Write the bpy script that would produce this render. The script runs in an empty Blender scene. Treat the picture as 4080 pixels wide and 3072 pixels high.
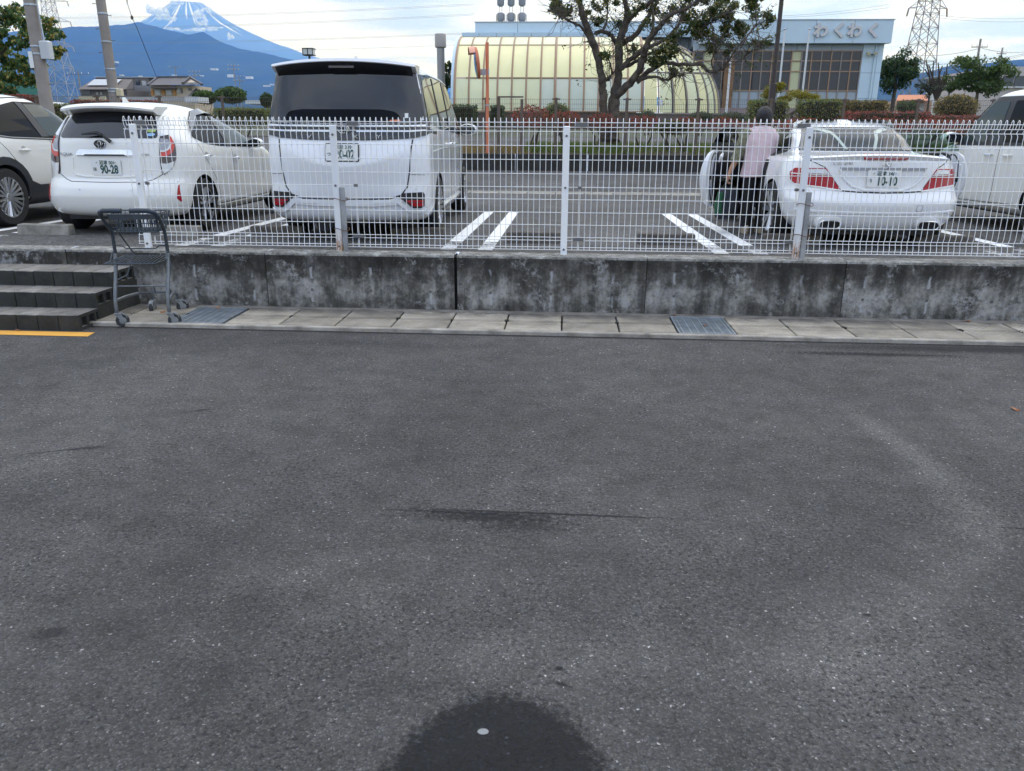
import bpy, bmesh, math, random
import numpy as np
from mathutils import Vector, Matrix
R_ = math.radians
SC = bpy.context.scene
COL = SC.collection
random.seed(7)
RNG = np.random.default_rng(7)

# ------------------------------------------------------------------ camera
def cam_axes(p, y, r):
    cp, sp, cy, sy = math.cos(p), math.sin(p), math.cos(y), math.sin(y)
    fwd = Vector((sy * cp, cy * cp, -sp)); right = Vector((cy, -sy, 0)); up = right.cross(fwd)
    c, s = math.cos(r), math.sin(r)
    return c * right + s * up, -s * right + c * up, fwd
cd = bpy.data.cameras.new('camera'); cam = bpy.data.objects.new('camera', cd); COL.objects.link(cam)
cd.sensor_width = 36; cd.sensor_fit = 'HORIZONTAL'; cd.lens = 3142.65 / 4080 * 36
cd.clip_start = 0.05; cd.clip_end = 200000
a_, b_, f_ = cam_axes(R_(17.839), R_(-3.674), R_(.333))
cam.matrix_world = Matrix(((a_.x, b_.x, -f_.x, 0), (a_.y, b_.y, -f_.y, -7.565), (a_.z, b_.z, -f_.z, 1.673), (0, 0, 0, 1)))
SC.camera = cam
CAMX, CAMY, CAMZ = a_.copy(), b_.copy(), f_.copy()

# ------------------------------------------------------------------ sky, sun, exposure
SUN_EL, SUN_AZ = 62.0, 25.0      # degrees; azimuth from +Y towards +X (the sun stands behind the lot, veiled by cloud)
world = bpy.data.worlds.new('World'); SC.world = world; world.use_nodes = True
nt = world.node_tree; nt.nodes.clear()
N = lambda t, **k: _mk(nt, t, **k)
def _mk(tree, t, **k):
    n = tree.nodes.new(t)
    for a, v in k.items():
        if a.startswith('i_'):
            n.inputs[a[2:].replace('_', ' ')].default_value = v
        else:
            setattr(n, a, v)
    return n
sky = N('ShaderNodeTexSky', sky_type='NISHITA', sun_disc=False)
sky.sun_elevation = R_(SUN_EL); sky.sun_rotation = R_(SUN_AZ); sky.air_density = 1.0; sky.dust_density = 1.5
tc = N('ShaderNodeTexCoord')
# a layered overcast: direction projected onto a cloud deck, so streaks flatten toward the horizon
sep = N('ShaderNodeSeparateXYZ'); nt.links.new(tc.outputs['Generated'], sep.inputs[0])
zc = N('ShaderNodeMath', operation='ADD'); zc.inputs[1].default_value = .06; nt.links.new(sep.outputs[2], zc.inputs[0])
zm = N('ShaderNodeMath', operation='MAXIMUM'); zm.inputs[1].default_value = .03; nt.links.new(zc.outputs[0], zm.inputs[0])
dx = N('ShaderNodeMath', operation='DIVIDE'); dy = N('ShaderNodeMath', operation='DIVIDE')
nt.links.new(sep.outputs[0], dx.inputs[0]); nt.links.new(zm.outputs[0], dx.inputs[1])
nt.links.new(sep.outputs[1], dy.inputs[0]); nt.links.new(zm.outputs[0], dy.inputs[1])
cmb = N('ShaderNodeCombineXYZ'); nt.links.new(dx.outputs[0], cmb.inputs[0]); nt.links.new(dy.outputs[0], cmb.inputs[1])
n1 = N('ShaderNodeTexNoise'); n1.inputs['Scale'].default_value = .35; n1.inputs['Detail'].default_value = 6; n1.inputs['Roughness'].default_value = .55; n1.inputs['Distortion'].default_value = .25
n2 = N('ShaderNodeTexNoise'); n2.inputs['Scale'].default_value = .8; n2.inputs['Detail'].default_value = 5; n2.inputs['Roughness'].default_value = .5
mp = N('ShaderNodeMapping'); mp.inputs['Location'].default_value = (3.7, 1.3, .4)
nt.links.new(cmb.outputs[0], n1.inputs['Vector']); nt.links.new(cmb.outputs[0], mp.inputs[0]); nt.links.new(mp.outputs[0], n2.inputs['Vector'])
cov = N('ShaderNodeValToRGB'); cov.color_ramp.elements[0].position = .22; cov.color_ramp.elements[1].position = .40
nt.links.new(n1.outputs[0], cov.inputs[0])
shade = N('ShaderNodeValToRGB')
e = shade.color_ramp.elements
e[0].position = .34; e[0].color = (10.6, 12.2, 15.6, 1); e[1].position = .64; e[1].color = (6.0, 7.2, 9.8, 1)
m_ = shade.color_ramp.elements.new(.50); m_.color = (10.0, 11.6, 14.9, 1)
nt.links.new(n2.outputs[0], shade.inputs[0])
mix = N('ShaderNodeMix', data_type='RGBA')
nt.links.new(cov.outputs[0], mix.inputs[0]); nt.links.new(sky.outputs[0], mix.inputs[6]); nt.links.new(shade.outputs[0], mix.inputs[7])
bg = N('ShaderNodeBackground'); bg.inputs[1].default_value = .085
nt.links.new(mix.outputs[2], bg.inputs[0])
wo = N('ShaderNodeOutputWorld'); nt.links.new(bg.outputs[0], wo.inputs[0])

sl = bpy.data.lights.new('sun', 'SUN'); sun = bpy.data.objects.new('sun', sl); COL.objects.link(sun)
sl.energy = 1.2; sl.angle = R_(75); sl.color = (1, .95, .88)
az, el = R_(SUN_AZ), R_(SUN_EL)
sd = Vector((math.sin(az) * math.cos(el), math.cos(az) * math.cos(el), math.sin(el)))
sun.rotation_euler = sd.to_track_quat('Z', 'Y').to_euler()

SC.view_settings.view_transform = 'Standard'; SC.view_settings.look = 'None'
SC.view_settings.gamma = 1; SC.view_settings.use_curve_mapping = False
SC.view_settings.exposure = 0.40
SC.render.engine = 'CYCLES'
cy = SC.cycles
cy.max_bounces = 6; cy.diffuse_bounces = 2; cy.glossy_bounces = 3; cy.transmission_bounces = 4; cy.transparent_max_bounces = 12
cy.volume_bounces = 4; cy.caustics_reflective = False; cy.caustics_refractive = False
cy.use_denoising = True
try: cy.denoiser = 'OPENIMAGEDENOISE'
except Exception: pass
# ------------------------------------------------------------------ mesh helpers
class MB:
    """collects shapes for ONE mesh object"""
    def __init__(s): s.v = []; s.f = []; s.m = []; s.mi = 0
    def add(s, vs, fs):
        o = len(s.v); s.v += [tuple(p) for p in vs]
        s.f += [tuple(i + o for i in f) for f in fs]; s.m += [s.mi] * len(fs); return s
    def box(s, c, d, rz=0, rx=0, ry=0):
        x, y, z = d[0] / 2, d[1] / 2, d[2] / 2
        M = Matrix.Translation(c) @ Matrix.Rotation(rz, 4, 'Z') @ Matrix.Rotation(ry, 4, 'Y') @ Matrix.Rotation(rx, 4, 'X')
        vs = [M @ Vector(p) for p in ((-x, -y, -z), (x, -y, -z), (x, y, -z), (-x, y, -z), (-x, -y, z), (x, -y, z), (x, y, z), (-x, y, z))]
        return s.add(vs, [(0, 3, 2, 1), (4, 5, 6, 7), (0, 1, 5, 4), (1, 2, 6, 5), (2, 3, 7, 6), (3, 0, 4, 7)])
    def bb(s, x0, x1, y0, y1, z0, z1):
        return s.box(((x0 + x1) / 2, (y0 + y1) / 2, (z0 + z1) / 2), (x1 - x0, y1 - y0, z1 - z0))
    def bev(s, x0, x1, y0, y1, z0, z1, b):
        """box with chamfered top edges and vertical corners"""
        def ring(z, i): return [(x0 + i + b, y0 + i, z), (x1 - i - b, y0 + i, z), (x1 - i, y0 + i + b, z), (x1 - i, y1 - i - b, z), (x1 - i - b, y1 - i, z), (x0 + i + b, y1 - i, z), (x0 + i, y1 - i - b, z), (x0 + i, y0 + i + b, z)]
        rs = [ring(z0, 0), ring(z1 - b, 0), ring(z1, b)]
        vs = rs[0] + rs[1] + rs[2]; fs = [tuple(range(7, -1, -1)), tuple(range(16, 24))]
        for k in (0, 8):
            for i in range(8): j = (i + 1) % 8; fs.append((k + i, k + j, k + 8 + j, k + 8 + i))
        return s.add(vs, fs)
    def tube(s, pts, r, n=8, close=False, caps=True):
        pts = [Vector(p) for p in pts]; L = len(pts)
        rs = r if isinstance(r, (list, tuple)) else [r] * L
        T = []
        for i in range(L):
            if close: t = pts[(i + 1) % L] - pts[i - 1]
            else: t = pts[min(i + 1, L - 1)] - pts[max(i - 1, 0)]
            T.append(t.normalized() if t.length > 1e-9 else Vector((0, 0, 1)))
        u = T[0].orthogonal().normalized(); vs = []; fs = []
        for i in range(L):
            u = (u - T[i] * u.dot(T[i]))
            u = u.normalized() if u.length > 1e-6 else T[i].orthogonal().normalized()
            w = T[i].cross(u)
            for k in range(n):
                a = 2 * math.pi * k / n
                vs.append(pts[i] + (u * math.cos(a) + w * math.sin(a)) * rs[i])
        for i in range(L if close else L - 1):
            for k in range(n):
                a, b = i * n, ((i + 1) % L) * n; k2 = (k + 1) % n
                fs.append((a + k, a + k2, b + k2, b + k))
        if caps and not close:
            fs.append(tuple(range(n - 1, -1, -1))); fs.append(tuple((L - 1) * n + k for k in range(n)))
        return s.add(vs, fs)
    def bar(s, a, b, w, h=None):
        a, b = Vector(a), Vector(b); t = (b - a).normalized(); h = h or w
        u = t.cross(Vector((0, 0, 1)))
        u = u.normalized() if u.length > 1e-4 else Vector((1, 0, 0))
        v = t.cross(u); u = u * w / 2; v = v * h / 2
        vs = [a - u - v, a + u - v, a + u + v, a - u + v, b - u - v, b + u - v, b + u + v, b - u + v]
        return s.add(vs, [(0, 3, 2, 1), (4, 5, 6, 7), (0, 1, 5, 4), (1, 2, 6, 5), (2, 3, 7, 6), (3, 0, 4, 7)])
    def lathe(s, prof, c, axis='Z', n=24, caps=True):
        """prof: list of (radius, height along axis)"""
        vs = []; fs = []; L = len(prof)
        for r, h in prof:
            for k in range(n):
                a = 2 * math.pi * k / n; x, y = r * math.cos(a), r * math.sin(a)
                p = {'Z': (x, y, h), 'X': (h, x, y), 'Y': (y, h, x)}[axis]
                vs.append((p[0] + c[0], p[1] + c[1], p[2] + c[2]))
        for i in range(L - 1):
            for k in range(n):
                k2 = (k + 1) % n; fs.append((i * n + k, i * n + k2, (i + 1) * n + k2, (i + 1) * n + k))
        if caps: fs.append(tuple(range(n - 1, -1, -1))); fs.append(tuple((L - 1) * n + k for k in range(n)))
        return s.add(vs, fs)
    def loft(s, rings, caps=True, close=True):
        n = len(rings[0]); vs = [p for r in rings for p in r]; fs = []
        for i in range(len(rings) - 1):
            for k in range(n if close else n - 1):
                k2 = (k + 1) % n; fs.append((i * n + k, i * n + k2, (i + 1) * n + k2, (i + 1) * n + k))
        if caps: fs.append(tuple(range(n - 1, -1, -1))); fs.append(tuple((len(rings) - 1) * n + k for k in range(n)))
        return s.add(vs, fs)
    def prism(s, poly, d0, d1, plane='XZ'):
        """polygon in a plane extruded between d0 and d1 along the third axis"""
        n = len(poly)
        def P(a, b, d): return {'XZ': (a, d, b), 'XY': (a, b, d), 'YZ': (d, a, b)}[plane]
        vs = [P(a, b, d0) for a, b in poly] + [P(a, b, d1) for a, b in poly]
        fs = [tuple(range(n - 1, -1, -1)), tuple(range(n, 2 * n))]
        for i in range(n): j = (i + 1) % n; fs.append((i, j, n + j, n + i))
        return s.add(vs, fs)
    def build(s, name, mat=None, parent=None, smooth=False, loc=None, bevel=0, fixn=True):
        me = bpy.data.meshes.new(name); me.from_pydata(s.v, [], s.f)
        mats = mat if isinstance(mat, (list, tuple)) else [mat]
        for m in mats:
            if m: me.materials.append(m)
        if len(mats) > 1: me.polygons.foreach_set('material_index', s.m)
        if fixn:
            bm = bmesh.new(); bm.from_mesh(me); bmesh.ops.recalc_face_normals(bm, faces=bm.faces)
            if bevel: bmesh.ops.bevel(bm, geom=[e for e in bm.edges if len(e.link_faces) == 2 and e.calc_face_angle(0) > .6], offset=bevel, segments=1, affect='EDGES', clamp_overlap=True)
            bm.to_mesh(me); bm.free()
        if smooth: smooth_mesh(me, smooth if not isinstance(smooth, bool) else 40)
        me.update()
        return link(name, me, parent, loc)

def smooth_mesh(me, ang=40):
    me.polygons.foreach_set('use_smooth', [True] * len(me.polygons))
    bm = bmesh.new(); bm.from_mesh(me); a = R_(ang)
    for e in bm.edges:
        e.smooth = not (len(e.link_faces) == 2 and e.calc_face_angle(0) > a)
    bm.to_mesh(me); bm.free()
def link(name, me, parent=None, loc=None):
    o = bpy.data.objects.new(name, me); COL.objects.link(o)
    if parent is not None: o.parent = parent
    if loc is not None: o.location = loc
    return o
def tag(o, label=None, cat=None, group=None, kind=None):
    if label: o['label'] = label
    if cat: o['category'] = cat
    if group: o['group'] = group
    if kind: o['kind'] = kind
    return o
def thing(name, label, cat, loc=(0, 0, 0), rz=0, group=None):
    o = bpy.data.objects.new(name, None); COL.objects.link(o); o.empty_display_size = .2
    o.location = loc; o.rotation_euler = (0, 0, rz)
    return tag(o, label, cat, group)
def struct(o): o['kind'] = 'structure'; return o
def raw_mesh(name, V, F, mat, parent=None, loc=None, smooth=False, mats=None, mi=None):
    """fast mesh from numpy arrays; F is (n,4) or (n,3)"""
    me = bpy.data.meshes.new(name); nf, k = F.shape
    me.vertices.add(len(V)); me.vertices.foreach_set('co', np.asarray(V, 'f').ravel())
    me.loops.add(nf * k); me.loops.foreach_set('vertex_index', F.astype('i').ravel())
    me.polygons.add(nf); me.polygons.foreach_set('loop_start', np.arange(0, nf * k, k, dtype='i'))
    for m in (mats or [mat]): me.materials.append(m)
    if mi is not None: me.polygons.foreach_set('material_index', np.asarray(mi, 'i'))
    if smooth: me.polygons.foreach_set('use_smooth', np.ones(nf, bool))
    me.update(calc_edges=True); me.validate()
    return link(name, me, parent, loc)
def copy_tree(o, loc, rz=None, label=None):
    c = o.copy(); COL.objects.link(c); c.location = loc
    if rz is not None: c.rotation_euler = (0, 0, rz)
    if label: c['label'] = label
    for ch in [q for q in bpy.data.objects if q.parent == o]:
        k = ch.copy(); COL.objects.link(k); k.parent = c
        for g in [q for q in bpy.data.objects if q.parent == ch]:
            h = g.copy(); COL.objects.link(h); h.parent = k
    return c
def text_mesh(body, size, depth=.0, align='CENTER', xscale=1.0, shear=0, bold=0):
    c = bpy.data.curves.new('text', 'FONT'); c.body = body; c.size = size; c.align_x = align; c.align_y = 'CENTER'
    c.extrude = depth; c.shear = shear; c.resolution_u = 3; c.offset = bold
    o = bpy.data.objects.new('text', c); COL.objects.link(o)
    dg = bpy.context.evaluated_depsgraph_get(); me = bpy.data.meshes.new_from_object(o.evaluated_get(dg))
    bpy.data.objects.remove(o); bpy.data.curves.remove(c)
    if xscale != 1:
        for v in me.vertices: v.co.x *= xscale
    me.materials.clear()
    return me
def put_text(name, body, size, mat, parent, loc, rot=(math.pi / 2, 0, 0), depth=.001, **k):
    me = text_mesh(body, size, depth, **k); me.materials.append(mat)
    o = link(name, me, parent, loc); o.rotation_euler = rot; return o

# ------------------------------------------------------------------ materials
def new_mat(name):
    m = bpy.data.materials.new(name); m.use_nodes = True
    t = m.node_tree; b = t.nodes['Principled BSDF']; return m, t, b
def c4(c): return (c[0], c[1], c[2], 1)
def plain(name, col, rough=.5, metal=0, spec=.5, coat=0, var=0, vscale=8, bump=0, bscale=40, emit=None, alpha=None, trans=0, col2=None, vdetail=5):
    m, t, b = new_mat(name)
    b.inputs['Base Color'].default_value = c4(col); b.inputs['Roughness'].default_value = rough
    b.inputs['Metallic'].default_value = metal; b.inputs['Specular IOR Level'].default_value = spec
    b.inputs['Coat Weight'].default_value = coat; b.inputs['Coat Roughness'].default_value = .04
    if trans: b.inputs['Transmission Weight'].default_value = trans
    if var or bump:
        tc = _mk(t, 'ShaderNodeTexCoord')
    if var:
        n = _mk(t, 'ShaderNodeTexNoise', i_Scale=vscale, i_Detail=vdetail, i_Roughness=.6); t.links.new(tc.outputs['Object'], n.inputs['Vector'])
        r = _mk(t, 'ShaderNodeValToRGB'); e = r.color_ramp.elements
        k2 = col2 or tuple(max(0, x * (1 - var)) for x in col)
        k1 = tuple(min(1, x * (1 + var * .6)) for x in col) if col2 is None else col
        e[0].position = .32; e[0].color = c4(k2); e[1].position = .68; e[1].color = c4(k1)
        t.links.new(n.outputs['Fac'], r.inputs[0]); t.links.new(r.outputs[0], b.inputs['Base Color'])
    if bump:
        n = _mk(t, 'ShaderNodeTexNoise', i_Scale=bscale, i_Detail=4); t.links.new(tc.outputs['Object'], n.inputs['Vector'])
        bp = _mk(t, 'ShaderNodeBump', i_Strength=bump, i_Distance=.02); t.links.new(n.outputs['Fac'], bp.inputs['Height']); t.links.new(bp.outputs[0], b.inputs['Normal'])
    return m
class G:
    """small node-graph helper"""
    def __init__(s, name): s.m, s.t, s.b = new_mat(name); s.tc = _mk(s.t, 'ShaderNodeTexCoord'); s.o = s.tc.outputs['Object']
    def L(s, a, b): s.t.links.new(a, b)
    def noise(s, scale, detail=4, rough=.55, vec=None, dist=0):
        n = _mk(s.t, 'ShaderNodeTexNoise', i_Scale=scale, i_Detail=detail, i_Roughness=rough, i_Distortion=dist); s.L(vec or s.o, n.inputs['Vector']); return n.outputs['Fac']
    def vor(s, scale, feature='F1', out='Distance', vec=None, rnd=1):
        n = _mk(s.t, 'ShaderNodeTexVoronoi', feature=feature, i_Scale=scale, i_Randomness=rnd); s.L(vec or s.o, n.inputs['Vector']); return n.outputs[out]
    def mapv(s, scale=(1, 1, 1), loc=(0, 0, 0), rot=(0, 0, 0)):
        n = _mk(s.t, 'ShaderNodeMapping'); n.inputs['Scale'].default_value = scale; n.inputs['Location'].default_value = loc; n.inputs['Rotation'].default_value = rot
        s.L(s.o, n.inputs[0]); return n.outputs[0]
    def ramp(s, fac, *stops):
        r = _mk(s.t, 'ShaderNodeValToRGB'); e = r.color_ramp.elements
        while len(e) < len(stops): e.new(.5)
        for i, (p, c) in enumerate(stops):
            e[i].position = p; e[i].color = c4(c) if isinstance(c, (tuple, list)) else (c, c, c, 1)
        s.L(fac, r.inputs[0]); return r.outputs[0]
    def math(s, op, a, b=None, clamp=False):
        n = _mk(s.t, 'ShaderNodeMath', operation=op, use_clamp=clamp)
        for i, x in enumerate((a, b)):
            if x is None: continue
            if isinstance(x, (int, float)): n.inputs[i].default_value = x
            else: s.L(x, n.inputs[i])
        return n.outputs[0]
    def mixc(s, fac, a, b, mode='MIX'):
        n = _mk(s.t, 'ShaderNodeMix', data_type='RGBA', blend_type=mode)
        for i, x in ((0, fac), (6, a), (7, b)):
            if isinstance(x, (int, float)): n.inputs[i].default_value = x
            elif isinstance(x, (tuple, list)): n.inputs[i].default_value = c4(x)
            else: s.L(x, n.inputs[i])
        return n.outputs[2]
    def xyz(s):
        n = _mk(s.t, 'ShaderNodeSeparateXYZ'); s.L(s.o, n.inputs[0]); return n.outputs
    def col(s, x): s.L(x, s.b.inputs['Base Color'])
    def rough(s, x):
        if isinstance(x, (int, float)): s.b.inputs['Roughness'].default_value = x
        else: s.L(x, s.b.inputs['Roughness'])
    def bump(s, h, strength=.5, dist=.01):
        n = _mk(s.t, 'ShaderNodeBump', i_Strength=strength, i_Distance=dist); s.L(h, n.inputs['Height']); s.L(n.outputs[0], s.b.inputs['Normal'])
# ------------------------------------------------------------------ levels
W_ = .552                                    # top of the retaining wall above the lower lot
PROF = [(0, .552), (9.2, .44), (10.0, .44), (15.0, .65)]   # upper lot, along Y: falls to a drain, rises again
def lotz(y):
    for (y0, z0), (y1, z1) in zip(PROF, PROF[1:]):
        if y <= y1: return z0 + (z1 - z0) * (y - y0) / (y1 - y0)
    return PROF[-1][1]

# ------------------------------------------------------------------ asphalt
def asphalt(name, base=.085, near=True, cracks=False):
    g = G(name)
    big = g.noise(.42, 5, .62); mid = g.noise(5, 5, .7)
    col = g.ramp(big, (.32, (base * .72, base * .705, base * .70)), (.68, (base * 1.30, base * 1.265, base * 1.235)))
    col = g.mixc(1.0, col, g.ramp(mid, (.28, .72), (.5, .98), (.72, 1.22)), 'MULTIPLY')
    # stones: warped cells, each with its own tone; a few pale chips, many dark pits between them
    nv = _mk(g.t, 'ShaderNodeTexNoise', i_Scale=55 if near else 30, i_Detail=3, i_Roughness=.7); g.L(g.o, nv.inputs['Vector'])
    sc_ = _mk(g.t, 'ShaderNodeVectorMath', operation='SCALE'); sc_.inputs[3].default_value = .03 if near else .04; g.L(nv.outputs['Color'], sc_.inputs[0])
    wv = _mk(g.t, 'ShaderNodeVectorMath', operation='ADD'); g.L(g.o, wv.inputs[0]); g.L(sc_.outputs[0], wv.inputs[1])
    vn = _mk(g.t, 'ShaderNodeTexVoronoi', feature='F1', i_Scale=105 if near else 60, i_Randomness=1); g.L(wv.outputs[0], vn.inputs['Vector'])
    sp = _mk(g.t, 'ShaderNodeSeparateColor'); g.L(vn.outputs['Color'], sp.inputs[0])
    grain = g.ramp(sp.outputs[0], (.0, .42), (.25, .78), (.7, 1.08), (.94, 1.35), (.982, 1.8), (.993, 2.6), (.998, 4.0))
    col = g.mixc(g.ramp(vn.outputs['Distance'], (.25, 1.0), (.62, .0)), g.mixc(1.0, col, .62, 'MULTIPLY') if 0 else g.mixc(1.0, col, (.60, .60, .61), 'MULTIPLY'), g.mixc(1.0, col, grain, 'MULTIPLY'))
    open_ = g.ramp(g.noise(1.6, 4, .65), (.36, .35), (.60, 1.0))
    pit = g.math('MULTIPLY', g.ramp(nv.outputs['Fac'], (.37, .85), (.48, 0)), open_); col = g.mixc(pit, col, (.018, .018, .02))
    rough = .85
    nz = {'lo': g.math('SUBTRACT', mid, .5), 'hi': g.math('SUBTRACT', g.noise(38, 3, .75), .5)} if near else {}
    def ell(cx, cy, rx, ry, amp=.25, sc=9, rot=0, soft=(.92, 1.08)):
        """0..1 mask of a ragged ellipse"""
        mp = _mk(g.t, 'ShaderNodeMapping', vector_type='TEXTURE'); mp.inputs['Location'].default_value = (cx, cy, 0); mp.inputs['Rotation'].default_value = (0, 0, rot); mp.inputs['Scale'].default_value = (rx, ry, 1)
        g.L(g.o, mp.inputs[0]); ln = _mk(g.t, 'ShaderNodeVectorMath', operation='LENGTH'); g.L(mp.outputs[0], ln.inputs[0])
        n = _mk(g.t, 'ShaderNodeMath', operation='MULTIPLY_ADD'); g.L(nz['lo' if sc < 10 else 'hi'], n.inputs[0]); n.inputs[1].default_value = amp * 2; g.L(ln.outputs['Value'], n.inputs[2])
        r = _mk(g.t, 'ShaderNodeMapRange', clamp=True); g.L(n.outputs[0], r.inputs[0]); r.inputs[1].default_value = soft[0]; r.inputs[2].default_value = soft[1]; r.inputs[3].default_value = 1; r.inputs[4].default_value = 0
        return r.outputs[0]
    if near:
        # chalky drag mark curving down the right, worn pale zones
        for a in ((1.90, -3.1, .085, .42, 1.2, 20, .12, 1.5), (1.94, -3.85, .11, .42, 1.2, 20, -.08, 1.55), (1.74, -4.42, .14, .36, 1.3, 20, -.75, 1.45), (1.2, -5.0, .22, .55, 1.3, 20, -.75, 1.3), (-2.9, -2.3, .6, 1.3, 1.3, 20, .4, 1.25), (-.1, -5.32, .5, .14, 1.2, 20, 0, 1.28), (-.9, -4.9, .8, .3, 1.5, 20, .3, 1.16)):
            m = ell(*a[:4], amp=a[4], sc=a[5], rot=a[6], soft=(.1, 1.5)); col = g.mixc(m, col, g.mixc(1.0, col, (a[7], a[7], a[7] * .985), 'MULTIPLY'))
        dark = (.014, .014, .016)
        for a in ((-.05, -4.285, .82, .014, 1.3, 30, -.012, .95), (-.40, -4.305, .48, .020, 1.8, 30, -.02, .92), (-.30, -4.345, .42, .06, 2.4, 30, 0, .85), (-.15, -4.42, .22, .06, 3.4, 30, 0, .6), (-2.72, -3.74, .22, .010, 2.0, 30, .38, .85), (-2.60, -3.70, .12, .03, 3.0, 30, .3, .7), (-2.25, -3.05, .10, .02, 2.6, 30, .5, .8),
                  (-1.75, -5.32, .075, .045, 2.2, 30, .2, .65), (2.15, -4.27, .25, .010, 2.0, 30, -.05, .9), (.02, -5.385, .022, .016, 1.2, 30, 0, .95), (.03, -5.46, .05, .012, 2.4, 30, -.4, .8), (1.14, -5.0, .02, .014, 1.4, 30, 0, .9), (3.4, -1.10, 1.7, .17, 1.2, 30, .02, .8), (2.5, -1.33, .9, .07, 2.2, 30, .0, .85),
                  (-3.2, -4.6, .9, .3, 4.0, 30, .3, .35), (.6, -4.75, 1.2, .5, 4.5, 30, 0, .25), (-1.5, -1.35, 1.2, .12, 4.0, 30, 0, .35)):
            m = ell(*a[:4], amp=a[4] * .6, sc=a[5], rot=a[6], soft=(.35, 1.0)); col = g.mixc(g.math('MULTIPLY', m, a[7]), col, dark)
        strip = ell(0, -.965, 9, .05, .5, 30, 0, (.6, 1.1)); col = g.mixc(g.math('MULTIPLY', strip, .80), col, (.018, .017, .02))  # shade under the kerb lip, painted as a dark band into the asphalt
        wet = ell(-.145, -5.97, .335, .47, .26, 30, 0, (.88, 1.02))
        col = g.mixc(g.math('MULTIPLY', wet, .97), col, g.mixc(1.0, col, (.10, .115, .15), 'MULTIPLY'))
        rough = g.ramp(wet, (0, .86), (1, .55))
        dot = ell(-.2, -5.685, .017, .0125, .15, 60, 0, (.9, 1.05)); col = g.mixc(dot, col, (.24, .25, .26))
    if cracks:
        ck = g.vor(1.1, 'DISTANCE_TO_EDGE', vec=None); n = g.noise(2.5, 4)
        line = g.math('MULTIPLY', g.ramp(ck, (.0, 1), (.02, 0)), g.ramp(n, (.45, 0), (.6, .6))); col = g.mixc(line, col, (.025, .025, .028))
    g.b.inputs['Specular IOR Level'].default_value = .18
    g.col(col); g.rough(rough); g.bump(nv.outputs['Fac'], .9, .010)
    return g.m
M_ASPH = asphalt('near asphalt', .112)
M_LOT = asphalt('upper asphalt', .135, near=False)
M_ROAD = asphalt('back road asphalt', .14, near=False, cracks=True)
def sheet(name, rows, x0, x1, mat, nx=2):
    V = []; F = []
    xs = [x0 + (x1 - x0) * i / (nx - 1) for i in range(nx)]
    for y, z in rows: V += [(x, y, z) for x in xs]
    for j in range(len(rows) - 1):
        for i in range(nx - 1): a = j * nx + i; F.append((a, a + 1, a + nx + 1, a + nx))
    return struct(raw_mesh(name, np.array(V, 'f'), np.array(F), mat))
sheet('ground_asphalt', [(-22, 0), (-.95, 0)], -22, 22, M_ASPH, 3)
sheet('parking_lot', [(.118, W_ + .001)] + [(y, z) for y, z in PROF[1:]], -40, 40, M_LOT, 3)

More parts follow.
